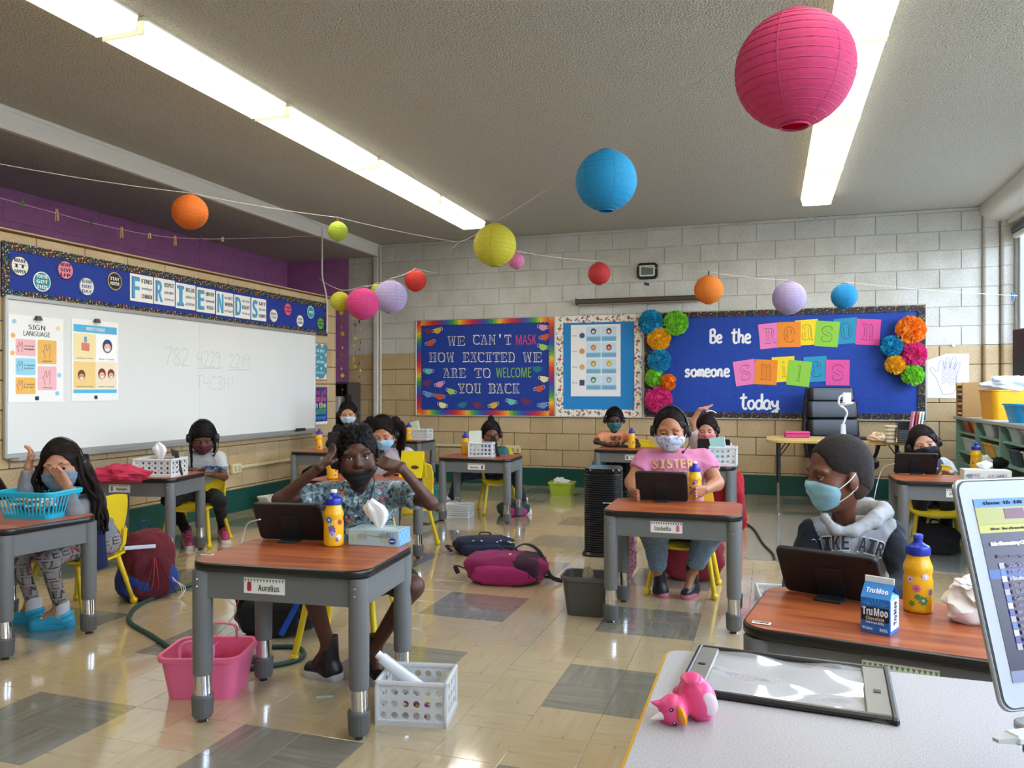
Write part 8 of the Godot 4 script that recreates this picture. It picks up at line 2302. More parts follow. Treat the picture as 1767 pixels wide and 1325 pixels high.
func pupil(s: Dictionary) -> Pupil:
	var P := Pupil.new(); P.s = s
	P.base = Vector3(s.pelvis.x, 0, s.pelvis.z)
	P.root = thing("person", s.label, "person", P.base, 0.0, "pupils in class")
	var hs: float = s.get("hs", 1.05)
	var look: Vector3 = s.look.normalized()
	var up: Vector3 = s.get("up", Vector3.UP)
	var x := up.cross(look).normalized()
	P.head = Transform3D(Basis(x, look.cross(x).normalized(), look), P.p("head"))
	var fat: float = s.get("fat", 1.0)
	var fine: float = s.get("fine", 1.0)
	var shL := P.p("shL"); var shR := P.p("shR"); var pel := P.p("pelvis"); var nk := P.p("neck")
	var r := (shR - shL).normalized()
	var chest := (shL + shR) / 2 + (pel - nk).normalized() * 0.06
	var tv := (nk - pel).normalized()
	var fw := tv.cross(r).normalized() * -1.0
	if s.get("front", Vector3.ZERO) != Vector3.ZERO: fw = s.front.normalized()
	# ---- skin
	var b := SDF.new()
	b.cap(pel - r * 0.05, chest - r * 0.05, 0.07 * fat, 0.062 * fat, 0.05); b.cap(pel + r * 0.05, chest + r * 0.05, 0.07 * fat, 0.062 * fat, 0.05)
	b.cap(shL, shR, 0.034, 0.034, 0.04)
	b.cap(nk, P.head * Vector3(0, -0.05, -0.02) , 0.036, 0.037, 0.03)
	var arms := s.has("elL")
	var hands := []
	for q in ["L", "R"]:
		if not s.has("el" + q): continue
		var sh := P.p("sh" + q); var el := P.p("el" + q); var wr := P.p("wr" + q)
		b.cap(sh, el, 0.034 * fat, 0.027 * fat, 0.03); b.cap(el, wr, 0.0275 * fat, 0.019 * maxf(1.0, fat * 0.85), 0.02)
		if s.has("hand" + q):
			var h: Array = s["hand" + q]     # finger direction, palm normal, thumb side, curl
			hands.append([hand_sdf(wr, h[0], h[1], h[2], h[3], s.get("hsc", 1.0), el), 0.0034 * fine])
		else: b.cap(wr, wr + (wr - el).normalized() * 0.05, 0.022, 0.018, 0.02)
	for q in ["L", "R"]:
		if not s.has("kn" + q): continue
		var hp := pel + r * (0.065 if q == "R" else -0.065)
		var sl: float = minf(1.0, s.get("leg_thick", 1.0)) * 0.97
		b.cap(hp, P.p("kn" + q), 0.056 * fat * sl, 0.042 * fat * sl, 0.04)
		b.cap(P.p("kn" + q), P.p("an" + q), 0.041 * fat * sl, 0.026, 0.03)
		b.cap(P.p("an" + q), P.p("toe" + q), 0.026, 0.022, 0.03)
	P.hsdf = head_sdf(P.head, hs, s.get("cheeks", 1.0))
	var hd := head_sdf(P.head, hs, s.get("cheeks", 1.0))
	hd.cap(nk, P.head * Vector3(0, -0.045, -0.022), 0.036, 0.037, 0.03)
	var list := [[b, 0.0125 * fine], [hd, 0.0042 * fine]]
	list.append_array(hands)
	soft_part("body", list, skin(s.skin), P.root)
	face_parts(P, hs)
	# ---- clothes
	var sm: Material = s.shirt
	var c := SDF.new()
	var th := 0.014
	c.cap(pel - r * 0.05, chest - r * 0.052, 0.07 * fat + th, 0.064 * fat + th, 0.05); c.cap(pel + r * 0.05, chest + r * 0.052, 0.07 * fat + th, 0.064 * fat + th, 0.05)
	c.cap(shL.lerp(shR, 0.04), shL.lerp(shR, 0.96), 0.036 + th, 0.036 + th, 0.05)
	c.ell(nk + tv * 0.05, Vector3(0.05, 0.04, 0.05), Basis.IDENTITY, 0.012, true)
	var sleeves := SDF.new()
	var cuff: float = s.get("cuff", 0.55)     # part of the arm that is covered: 1 = elbow, 2 = wrist
	for q in ["L", "R"]:
		if not s.has("el" + q): continue
		var sh := P.p("sh" + q); var el := P.p("el" + q); var wr := P.p("wr" + q)
		var tgt: SDF = sleeves if s.has("sleeve") else c
		if cuff <= 1.0: tgt.cap(sh, sh.lerp(el, cuff), 0.036 * sqrt(fat) + th * 0.9, 0.032 * fat + th * 1.1, 0.03, 2)
		else:
			tgt.cap(sh, el, 0.036 * fat + th * 0.8, 0.03 * fat + th * 0.7, 0.035)
			tgt.cap(el, el.lerp(wr, cuff - 1.0), 0.03 * fat + th * 0.7, 0.022 + th * 0.7, 0.02, 2)
	var nz := FastNoiseLite.new(); nz.seed = hash(s.label) % 1000; nz.frequency = 0.16; nz.fractal_octaves = 2
	c.noise = nz; c.amp = 0.0075 if fine < 1.3 else 0.004
	soft_part(s.get("top_name", "shirt"), [[c, 0.0105 * fine]], sm, P.root)
	P.shirt = c
	if s.has("sleeve"):
		sleeves.noise = nz; sleeves.amp = 0.007
		soft_part("sleeves", [[sleeves, 0.0105 * fine]], s.sleeve, P.root)
	if s.has("pants") and s.has("knL"):
		var g := SDF.new()
		var lt: float = s.get("leg_thick", 1.0)
		var leg: float = s.get("leg", 1.92)
		g.cap(pel - r * 0.05, pel + r * 0.05, 0.088 * fat, 0.088 * fat, 0.04)
		for q in ["L", "R"]:
			var hp := pel + r * (0.065 if q == "R" else -0.065)
			var kn := P.p("kn" + q); var an := P.p("an" + q)
			if leg <= 1.0: g.cap(hp, hp.lerp(kn, leg), 0.066 * fat * lt, 0.062 * fat * lt, 0.04, 2)
			else:
				g.cap(hp, kn, 0.063 * fat * lt, 0.051 * fat * lt, 0.05)
				g.cap(kn, kn.lerp(an, leg - 1.0), 0.050 * fat * lt, 0.036 * lt * minf(fat, 1.15), 0.03, 2)
		g.noise = nz; g.amp = 0.006 if lt > 0.9 else 0.002
		soft_part("trousers" if leg > 1.0 else "shorts", [[g, 0.0115 * fine]], s.pants, P.root)
	for q in ["L", "R"]:
		if s.has("shoe") and s.has("an" + q): shoe(P, P.p("an" + q), P.p("toe" + q), s.shoe, q, fine)
	return P

func shoe(P: Pupil, an: Vector3, toe: Vector3, look: Array, q: String, fine: float) -> void:
	var d := toe - an; d.y = 0; d = d.normalized()
	var f := SDF.new()
	var y0 := minf(an.y, toe.y) - 0.028
	if toe.y < 0.09: y0 = 0.0
	var heel := Vector3(an.x, y0 + 0.036, an.z) - d * 0.025
	var tip := Vector3(toe.x, y0 + 0.031, toe.z)
	f.cap(heel, tip, 0.033, 0.031, 0.02); f.cap(heel + d * 0.02, heel.lerp(tip, 0.5) + Vector3(0, 0.022, 0), 0.034, 0.026, 0.02)
	if look[2] > 0: f.cap(heel + d * 0.015, an + Vector3(0, look[2], 0), 0.034, 0.035, 0.02, 2)
	f.floor_y = y0 + 0.008
	var o := soft_part("shoe", [[f, 0.007 * fine]], mat(look[0], 0.4), P.root)
	var so := SDF.new()
	so.cap(heel - Vector3(0, 0.022, 0), tip - Vector3(0, 0.018, 0), 0.037, 0.035, 0.01); so.floor_y = y0 + 0.001
	so.ell(heel.lerp(tip, 0.5) + Vector3(0, 0.075, 0), Vector3(0.2, 0.062, 0.2), Basis.IDENTITY, 0.004, true)
	soft_part("sole", [[so, 0.007 * fine]], mat(look[1], 0.6), o)
	if look.size() > 3:
		for k in 3:
			var p := heel.lerp(tip, 0.42 + k * 0.16) + Vector3(0, 0.047 - k * 0.006, 0)
			var sd := d.cross(Vector3.UP) * 0.017
			part("lace", M.new().tube(curve([p - sd, p + Vector3(0, 0.006, 0), p + sd], 6), 0.0032, 5).mesh(), mat(look[3], 0.6), o)

func face_parts(P: Pupil, hs: float) -> void:
	var s := P.s
	var H := P.head * Transform3D(Basis.from_scale(Vector3.ONE * hs), Vector3.ZERO)
	if not mats.has("eyeball"):
		mats["eyeball"] = M.new().ball(Vector3.ZERO, Vector3.ONE * 0.0128, 16, 12).mesh()
		mats["iris"] = M.new().lathe([Vector2(0.0, 0.0133), Vector2(0.0068, 0.0118)], 16, Vector3.ZERO, Basis(Vector3.RIGHT, PI / 2), false).mesh()
	var gaze: Vector3 = s.get("gaze", Vector3(0, -0.25, 1)).normalized()
	var open: float = s.get("open", 0.5)
	for e in [-1.0, 1.0]:
		var c := Vector3(e * 0.03, 0.002, 0.0665)
		var ey := part("eye", mats["eyeball"], mat("e6e2dc", 0.25), P.root, H * T3(c))
		var gx := Vector3.UP.cross(gaze).normalized()
		part("iris", mats["iris"], mat("1c100a", 0.2), ey, Transform3D(Basis(gx, gaze.cross(gx), gaze), Vector3.ZERO))
		# lids: skin caps that leave an almond between them
		var lid := M.new()
		for q in [1.0, -1.0]:
			var rings := []
			var lim := (lerpf(-0.36, 0.7, open) if q > 0 else lerpf(0.38, 0.5, open))
			for j in 6:
				var t := lim + (1.45 - lim) * j / 5.0
				var ring := PackedVector3Array()
				for k in 13:
					var a := -1.25 + 2.5 * k / 12
					var tt := t if j > 0 else lerpf(-0.36 if q > 0 else 0.36, t, cos(a * 1.1))
					ring.append(c + Vector3(sin(a) * cos(tt), q * sin(tt), cos(a) * cos(tt)) * 0.0139)
				rings.append(ring)
			lid.loft(rings, false, false)
		part("eyelids", lid.mesh(80), skin(s.skin), ey, T3(-c))
		var lash := []
		for k in 9:
			var a := -1.1 + 2.2 * k / 8
			var tt := lerpf(-0.36, lerpf(-0.36, 0.7, open), cos(a * 1.1))
			lash.append(c + Vector3(sin(a) * cos(tt), sin(tt), cos(a) * cos(tt)) * 0.0144)
		part("lashes", M.new().tube(lash, 0.0011, 5).mesh(), mat("140c0a", 0.6), ey, T3(-c))
		var bl := func(y: float, z: float, a: float) -> Vector3: return Vector3(e * a, y, z)
		part("eyebrow", M.new().tube(curve([bl.call(0.021, 0.0815, 0.014), bl.call(0.0265, 0.078, 0.03), bl.call(0.0215, 0.066, 0.047)], 8), [0.002, 0.003, 0.0034, 0.0036, 0.0036, 0.0033, 0.0028, 0.0022, 0.0012], 6, true, 0.6).mesh(), mat(s.get("brow", "1a100c"), 0.7), P.root, H)
	if s.has("lips"): pass
	if s.get("mask_low", false): mask_patch(P, hs, -0.05, -0.118)
	elif s.has("mask"): mask_patch(P, hs)

# mouth mask: a pleated sheet lying on the face
func mask_patch(P: Pupil, hs: float, y0 := -0.006, y1 := -0.1) -> void:
	var s := P.s
	var rows := []
	var nv := 14; var nu := 18
	var H := P.head
	for j in nv + 1:
		var v := j / float(nv)
		var ring := PackedVector3Array()
		for i in nu + 1:
			var u := i / float(nu) * 2 - 1
			var y := lerpf(y0 - 0.02 * u * u * (1 if y0 > -0.03 else 0), y1 + 0.022 * u * u, v)
			var az := u * (1.12 - 0.18 * absf(v - 0.35))
			var dl := Vector3(sin(az), 0, cos(az))
			var o := H * (Vector3(0, y, 0.0) * hs + dl * 0.17)
			var hit := P.hsdf.trace(o, -(H.basis * dl), 0.15, 0.0045 + 0.0015 * sin(v * 18.0) * (1.0 - u * u))
			var rad := 0.03
			if hit != Vector3.INF: rad = maxf(0.03, (H.affine_inverse() * hit - Vector3(0, y * hs, 0)).length())
			if v > 0.75: rad = maxf(rad, lerpf(0.066, 0.05, v) * hs * cos(az * 0.6))
			ring.append(H * (Vector3(0, y, 0) * hs + dl * rad))
		rows.append(ring)
	var back := []
	var m := M.new().loft(rows, false, false)
	var mk := part("face_mask", m.mesh(70), s.mask, P.root)
	if s.get("loops", true):
		for e in [0, nu]:
			var sg := -1.0 if e == 0 else 1.0
			var ear := H * (Vector3(sg * 0.079, 0.012, -0.012) * hs); var ear2 := H * (Vector3(sg * 0.078, -0.028, -0.014) * hs)
			part("ear_loop", M.new().tube(curve([rows[1][e], rows[1][e].lerp(ear, 0.5) + H.basis.x * sg * 0.008, ear], 8), 0.0016, 5).mesh(), mat(s.get("loop", "e6e4de"), 0.6), mk)
			part("ear_loop", M.new().tube(curve([rows[nv - 2][e], rows[nv - 2][e].lerp(ear2, 0.5) + H.basis.x * sg * 0.008, ear2], 8), 0.0016, 5).mesh(), mat(s.get("loop", "e6e4de"), 0.6), mk)

# hair cap over the skull, open at the face; extra: strands [a, b, ra, rb] in head space
func hair(P: Pupil, m: Material, thick: float, extra := [], face := Vector3(0.058, 0.075, 0.075), low := -0.03, amp := 0.003, freq := 0.35, front := 0.0) -> SDF:
	var hs: float = P.s.get("hs", 1.05); var fine: float = P.s.get("fine", 1.0)
	var H := P.head
	var f := SDF.new()
	f.ell(H * (Vector3(0, 0.036, -0.014) * hs), (Vector3(0.071, 0.08, 0.088) + Vector3.ONE * thick) * hs, H.basis, 0.01)
	f.ell(H * (Vector3(0, -0.012, -0.035) * hs), (Vector3(0.066, 0.07, 0.064) + Vector3.ONE * thick * 0.7) * hs, H.basis, 0.02)
	f.ell(H * (Vector3(0, -0.028 + front, 0.085) * hs), face * hs * Vector3(1, 1, 1.0), H.basis, 0.006, true)
	f.ell(H * (Vector3(0, low - 0.09, 0.02) * hs), Vector3(0.12, 0.075, 0.1) * hs, H.basis, 0.006, true)
	for q in extra: f.cap(H * (q[0] * hs), H * (q[1] * hs), q[2] * hs, q[3] * hs, 0.012)
	var n := FastNoiseLite.new(); n.seed = 5; n.frequency = freq; n.fractal_octaves = 2
	f.noise = n; f.amp = amp
	soft_part("hair", [[f, 0.0055 * fine]], m, P.root)
	if P.s.get("combed", false):
		var st := M.new()
		for k in 46:
			var a := -1.45 + 2.9 * k / 45.0
			var path := []
			for j in 11:
				var t := j / 10.0
				var d := Vector3(sin(a) * lerpf(1.0, 0.55, t), 0.62 - 0.12 * absf(a) + sin(PI * t) * 0.8 - 0.5 * t, cos(a) * (1.0 - t) - 1.0 * t).normalized()
				var hit := f.trace(H * (Vector3(0, 0.02, -0.01) * hs + d * 0.2), -(H.basis * d), 0.2, 0.0)
				if hit == Vector3.INF: continue
				path.append(hit)
			if path.size() > 5: st.tube(path, 0.0019 * hs, 5)
		part("combed_strands", st.mesh(70), m, P.root).set_meta("kind", "stuff")
	return f
func strands(P: Pupil, list: Array, m: Material, called := "hair_strand", squash := 1.0) -> void:      # each: points in head space, radius
	var hs: float = P.s.get("hs", 1.05)
	for q in list:
		var pts := []
		for v in q[0]: pts.append(P.head * (v * hs))
		var path := curve(pts, pts.size() * 4)
		var rad := []
		for k in path.size():
			var t := k / float(path.size() - 1)
			rad.append(q[1] * (1.0 - 0.45 * t * t) * (1.0 + (0.22 * sin(k * 2.4) if q.size() > 2 else 0.0)))
		part(called, M.new().tube(path, rad, 7, true, squash).mesh(70), m, P.root)
func headset(P: Pupil, mic := 1.0, cups := true) -> void:
	var hs: float = P.s.get("hs", 1.05)
	var H := P.head * Transform3D(Basis.from_scale(Vector3.ONE * hs), Vector3.ZERO)
	var blk := mat("17181b", 0.4)
	var o := Node3D.new(); o.name = "headset"; P.root.add_child(o, true)
	var band := []
	for k in 21:
		var a := PI * (k / 20.0)
		band.append(H * Vector3(cos(a) * 0.09, -0.005 + sin(a) * 0.137, -0.012))
	part("band", M.new().tube(band, 0.007 * hs, 8, true, 0.6).mesh(), blk, o)
	part("band_trim", M.new().tube(band.slice(5, 16), 0.0078 * hs, 6, true, 0.3).mesh(), mat("6d7076", 0.3), o)
	for e in [-1.0, 1.0]:
		var c := part("ear_cup", M.new().lathe([Vector2(0.012, 0.018), Vector2(0.028, 0.014), Vector2(0.032, 0.004), Vector2(0.032, -0.006), Vector2(0.026, -0.014)], 18, Vector3(e * 0.092, -0.008, -0.01), Basis(Vector3(0, 0, 1), -e * PI / 2)).mesh(), blk, o, H)
		part("cushion", M.new().lathe([Vector2(0.034, -0.004), Vector2(0.036, -0.01), Vector2(0.03, -0.017)], 18, Vector3(e * 0.092, -0.008, -0.01), Basis(Vector3(0, 0, 1), -e * PI / 2)).mesh(), mat("222327", 0.8), c)
	if mic != 0.0:
		part("mic_boom", M.new().tube(curve([H * Vector3(mic * 0.098, -0.02, -0.004), H * Vector3(mic * 0.1, -0.06, 0.04), H * Vector3(mic * 0.075, -0.095, 0.085)], 10), 0.003 * hs, 6).mesh(), blk, o)
		part("mic_tip", M.new().ball(H * Vector3(mic * 0.07, -0.096, 0.088), Vector3.ONE * 0.008 * hs, 10, 8).mesh(), mat("101113", 0.9), o)

# lettering that follows a garment: letters centred on pixels of the photograph, traced along the view onto the cloth
func worn(P: Pupil, s: String, x0: float, y0: float, x1: float, y1: float, h: float, m: Material, bow := 0.0, under: Material = null) -> void:
	var n := s.length()
	for k in n:
		if s[k] == " ": continue
		var t := (k + 0.5) / n
		var px := lerpf(x0, x1, t); var py := lerpf(y0, y1, t) - bow * 4.0 * t * (1 - t)
		var d := ray(px, py).normalized()
		var o := Vector3(0, EYE, 0) - P.base
		var hit := P.shirt.trace(o, d, 12.0, 0.0)
		if hit == Vector3.INF: continue
		var nn := P.shirt.grad(hit)
		var dx := (x1 - x0) / n
		var rt := (Vector3.UP.cross(nn)).normalized()
		var sl := atan2((y0 - y1) + bow * 4.0 * (1 - 2 * t), x1 - x0)
		var bb := Basis(rt, nn.cross(rt), nn) * Basis(Vector3(0, 0, 1), sl)
		var w := dx * hit.distance_to(o) / F * 0.8
		if under: letters(P.root, s[k], Transform3D(bb, hit + nn * 0.0085), w * 1.12, h * 1.12, under, "Droid Sans", 700, "shirt_print")
		letters(P.root, s[k], Transform3D(bb, hit + nn * (0.010 if under else 0.009)), w, h, m, "Droid Sans", 700, "shirt_print")

# ================================================================ the class, pupil by pupil (joints from pixels and distances)
func people() -> void:
	cast_front()
	cast_rose()
	cast_hood()
	cast_curls()
	cast_back()
	run_jobs()

func cam_dir(p: Vector3) -> Vector3: return (Vector3(0, EYE, 0) - p).normalized()

func cast_front() -> void:          # flowered shirt, both hands at the headset
	var hd := dep(617, 789, 3.18)
	var look := (cam_dir(hd) + Vector3(0, -0.06, 0)).normalized()
	var rt := Vector3(cos(YAW), 0, -sin(YAW)); var fwd := Vector3(-sin(YAW), 0, -cos(YAW))
	var lf := dep(551, 806, 3.08); var rw := dep(692, 806, 3.04)
	var hawaii := patterned("hawaii", leaf_tex(), 2.5)
	var s := {"label": "pupil in a flowered shirt holding a headset to the ears at the front desk", "skin": "4f2c1c", "head": hd, "look": look, "up": (Vector3.UP + rt * -0.08).normalized(), "hs": 1.02, "gaze": Vector3(0.0, 0.1, 1), "open": 0.78, "fine": 1.0,
		"neck": dep(621, 846, 3.25), "pelvis": dep(632, 992, 3.32), "shL": dep(560, 852, 3.26), "shR": dep(688, 850, 3.26),
		"elL": dep(482, 862, 3.1), "elR": dep(744, 868, 3.08), "wrL": lf, "wrR": rw,
		"handL": [dep(581, 776, 3.13) - lf, rt * 0.7 + fwd * 0.5, -1.0, 0.35], "handR": [dep(648, 797, 3.1) - rw, -rt * 0.5 + fwd * 0.6 + Vector3(0, -0.3, 0), 1.0, 0.3],
		"knL": dep(536, 1018, 3.0), "anL": dep(568, 1118, 3.1), "toeL": flr(538, 1166) + Vector3(0, 0.025, 0), "knR": dep(712, 1012, 2.98), "anR": dep(645, 1118, 3.1), "toeR": flr(655, 1182) + Vector3(0, 0.025, 0),
		"shirt": hawaii, "cuff": 0.62, "pants": cloth("26302a"), "leg": 0.82, "shoe": ["121214", "b9b9b6", 0.05, "3a3a3c"], "mask": mat("101012", 0.7), "mask_low": true, "loop": "101012", "brow": "140a06"}
	var P := pupil(s)
	hair(P, hair_mat("100c0a"), 0.008, [[Vector3(-0.02, 0.095, 0.03), Vector3(-0.02, 0.1, -0.04), 0.038, 0.04], [Vector3(0.025, 0.092, 0.03), Vector3(0.025, 0.098, -0.04), 0.036, 0.04]], Vector3(0.066, 0.084, 0.095), -0.02, 0.009, 0.6, 0.004)
	headset(P, 0.0)
	# mic held in the fingers
	var b := P.base
	part("mic_lead", M.new().tube(curve([dep(640, 812, 3.1) - b, dep(646, 830, 3.08) - b, dep(640, 860, 3.06) - b, dep(635, 900, 3.05) - b], 16), 0.0026, 6).mesh(), mat("121214", 0.5), P.root)
	part("mic_tip", M.new().ball(dep(640, 811, 3.08) - b, Vector3.ONE * 0.009, 10, 8).mesh(), mat("121214", 0.7), P.root)
	for k in 3:
		var hit := P.shirt.trace(Vector3(0, EYE, 0) - b, ray(615 - k * 1.5, 866 + k * 24).normalized(), 6.0)
		if hit != Vector3.INF: part("button", M.new().ball(hit, Vector3(0.006, 0.006, 0.004), 10, 6).mesh(), mat("e8e8e4", 0.3), P.root)
	# collar
	for e in [-1.0, 1.0]:
		var c := M.new().loft([PackedVector3Array([dep(618, 858, 3.14) - b, dep(618 + e * 24, 838, 3.16) - b, dep(618 + e * 40, 834, 3.24) - b]), PackedVector3Array([dep(618 + e * 4, 878, 3.12) - b, dep(618 + e * 36, 862, 3.12) - b, dep(618 + e * 46, 842, 3.2) - b])], false, false)
		part("collar", c.mesh(70), hawaii, P.root)

func cast_rose() -> void:           # pink shirt, printed mask
	var hd := dep(1157, 742, 4.36)
	var rt := Vector3(cos(YAW), 0, -sin(YAW)); var fwd := Vector3(-sin(YAW), 0, -cos(YAW))
	var wl := dep(1092, 846, 4.2); var wr := dep(1216, 845, 4.16)
	var s := {"label": "pupil in a pink shirt and printed mask working at a tablet", "skin": "a9714e", "head": hd, "look": (cam_dir(hd) + Vector3(0, -0.26, 0) - rt * 0.08).normalized(), "hs": 1.04, "combed": true, "cheeks": 1.12, "gaze": Vector3(0, -0.5, 1), "open": 0.3, "fat": 1.5, "fine": 1.1,
		"neck": dep(1160, 776, 4.43), "pelvis": dep(1163, 900, 4.55), "shL": dep(1113, 793, 4.45), "shR": dep(1216, 792, 4.45),
		"elL": dep(1091, 832, 4.4), "elR": dep(1236, 834, 4.38), "wrL": wl, "wrR": wr,
		"handL": [dep(1104, 856, 4.12) - wl, -fwd * 0.3 + rt, -1.0, 0.3], "handR": [dep(1195, 850, 4.1) - wr, -rt, 1.0, 0.3],
		"knL": dep(1128, 905, 4.2), "anL": dep(1137, 992, 4.33), "toeL": flr(1136, 1029) + Vector3(0, 0.025, 0), "knR": dep(1228, 905, 4.2), "anR": dep(1194, 988, 4.33), "toeR": flr(1184, 1034) + Vector3(0, 0.025, 0),
		"shirt": cloth("e58bb0"), "cuff": 0.5, "pants": patterned("denim", noise_tex(0.08, [[0.0, "4f6274"], [0.5, "6d8294"], [1.0, "8c9eac"]], 256, 71), 3.0), "leg": 1.86, "leg_thick": 1.16, "shoe": ["17181c", "b0606a", 0.05, "8a2f44"],
		"mask": patterned("floral_mask", dots_tex("c9cde0", ["3a3f78", "8a4a7a", "5a7ab0", "e8e6f0", "a85a6a", "3a5a5a"], 60, 2.0, 5.0, 81, 128, 128), 9.0), "loop": "e0e0e4"}
	var P := pupil(s)
	hair(P, hair_mat("211613"), 0.006, [[Vector3(0, 0.02, -0.1), Vector3(0, -0.05, -0.1), 0.04, 0.035]], Vector3(0.075, 0.103, 0.088), -0.04, 0.002, 0.3, 0.01)
	headset(P, 1.0)
	var gold := mat("d9b06a", 0.5)
	worn(P, "SISTER", 1126, 801, 1196, 800, 0.052, gold)
	worn(P, "SQUAD", 1132, 818, 1190, 817, 0.036, gold)

func cast_hood() -> void:           # grey hooded top, profile with blue mask
	var rt := Vector3(cos(YAW), 0, -sin(YAW)); var fwd := Vector3(-sin(YAW), 0, -cos(YAW))
	var hd := dep(1446, 819, 2.56)
	var s := {"label": "pupil in a grey hooded top with navy sleeves turned sideways in a blue mask", "skin": "6a3d27", "head": hd, "look": (-rt + Vector3(0, -0.1, 0) - fwd * 0.12).normalized(), "hs": 1.1, "gaze": Vector3(0, -0.1, 1), "open": 0.5, "fine": 0.95,
		"neck": dep(1456, 893, 2.6), "pelvis": dep(1460, 1090, 2.75), "shL": dep(1402, 918, 2.62), "shR": dep(1534, 918, 2.62), "front": -fwd,
		"elL": dep(1380, 990, 2.58), "elR": dep(1562, 1000, 2.5), "wrL": dep(1412, 1036, 2.42), "wrR": dep(1516, 1040, 2.36),
		"handL": [rt * 0.8 - fwd * 0.3, Vector3(0, -1, 0), 1.0, 0.3], "handR": [-rt * 0.8 - fwd * 0.3, Vector3(0, -1, 0), -1.0, 0.3],
		"knL": dep(1420, 1120, 2.4), "anL": dep(1420, 1220, 2.4), "toeL": dep(1418, 1235, 2.3), "knR": dep(1500, 1120, 2.4), "anR": dep(1500, 1220, 2.4), "toeR": dep(1498, 1235, 2.3),
		"shirt": cloth("a3a3a3"), "sleeve": cloth("141b26"), "cuff": 1.95, "top_name": "hooded_top", "pants": cloth("1d2330"), "leg": 1.9, "shoe": ["1a1b1e", "c9c9c6", 0.04], "mask": mat("8fc3d0", 0.7), "loop": "eeeeea"}
	var P := pupil(s)
	hair(P, patterned("fade", noise_tex(0.3, [[0.0, "120d0b"], [0.5, "1f1612"], [1.0, "33261e"]], 256, 91), 6.0), 0.0045, [], Vector3(0.064, 0.088, 0.085), 0.012, 0.0012, 0.8, 0.016)
	hair(P, mat("38241a", 0.7), 0.0022, [], Vector3(0.066, 0.09, 0.085), -0.045, 0.0, 0.8, 0.014)
	# hood lying round the neck
	var b := P.base
	var h := SDF.new()
	var ring := [dep(1424, 893, 2.5) - b, dep(1440, 915, 2.46) - b, dep(1472, 917, 2.46) - b, dep(1508, 898, 2.5) - b, dep(1524, 882, 2.62) - b, dep(1498, 872, 2.74) - b, dep(1452, 872, 2.76) - b, dep(1424, 880, 2.66) - b]
	for k in ring.size(): h.cap(ring[k], ring[(k + 1) % ring.size()], [0.011, 0.014, 0.018, 0.024, 0.028, 0.024, 0.018, 0.013][k], [0.014, 0.018, 0.024, 0.028, 0.024, 0.018, 0.013, 0.011][k], 0.02)
	h.cap(dep(1494, 888, 2.72) - b, dep(1488, 906, 2.78) - b, 0.042, 0.04, 0.03)
	var nz := FastNoiseLite.new(); nz.seed = 7; nz.frequency = 0.18
	h.noise = nz; h.amp = 0.006
	soft_part("hood", [[h, 0.008]], cloth("a8a8a8"), P.root)
	worn(P, "NIKE AIR", 1404, 940, 1524, 949, 0.048, mat("18191c", 0.7), 9.0, mat("e9e9e6", 0.7))

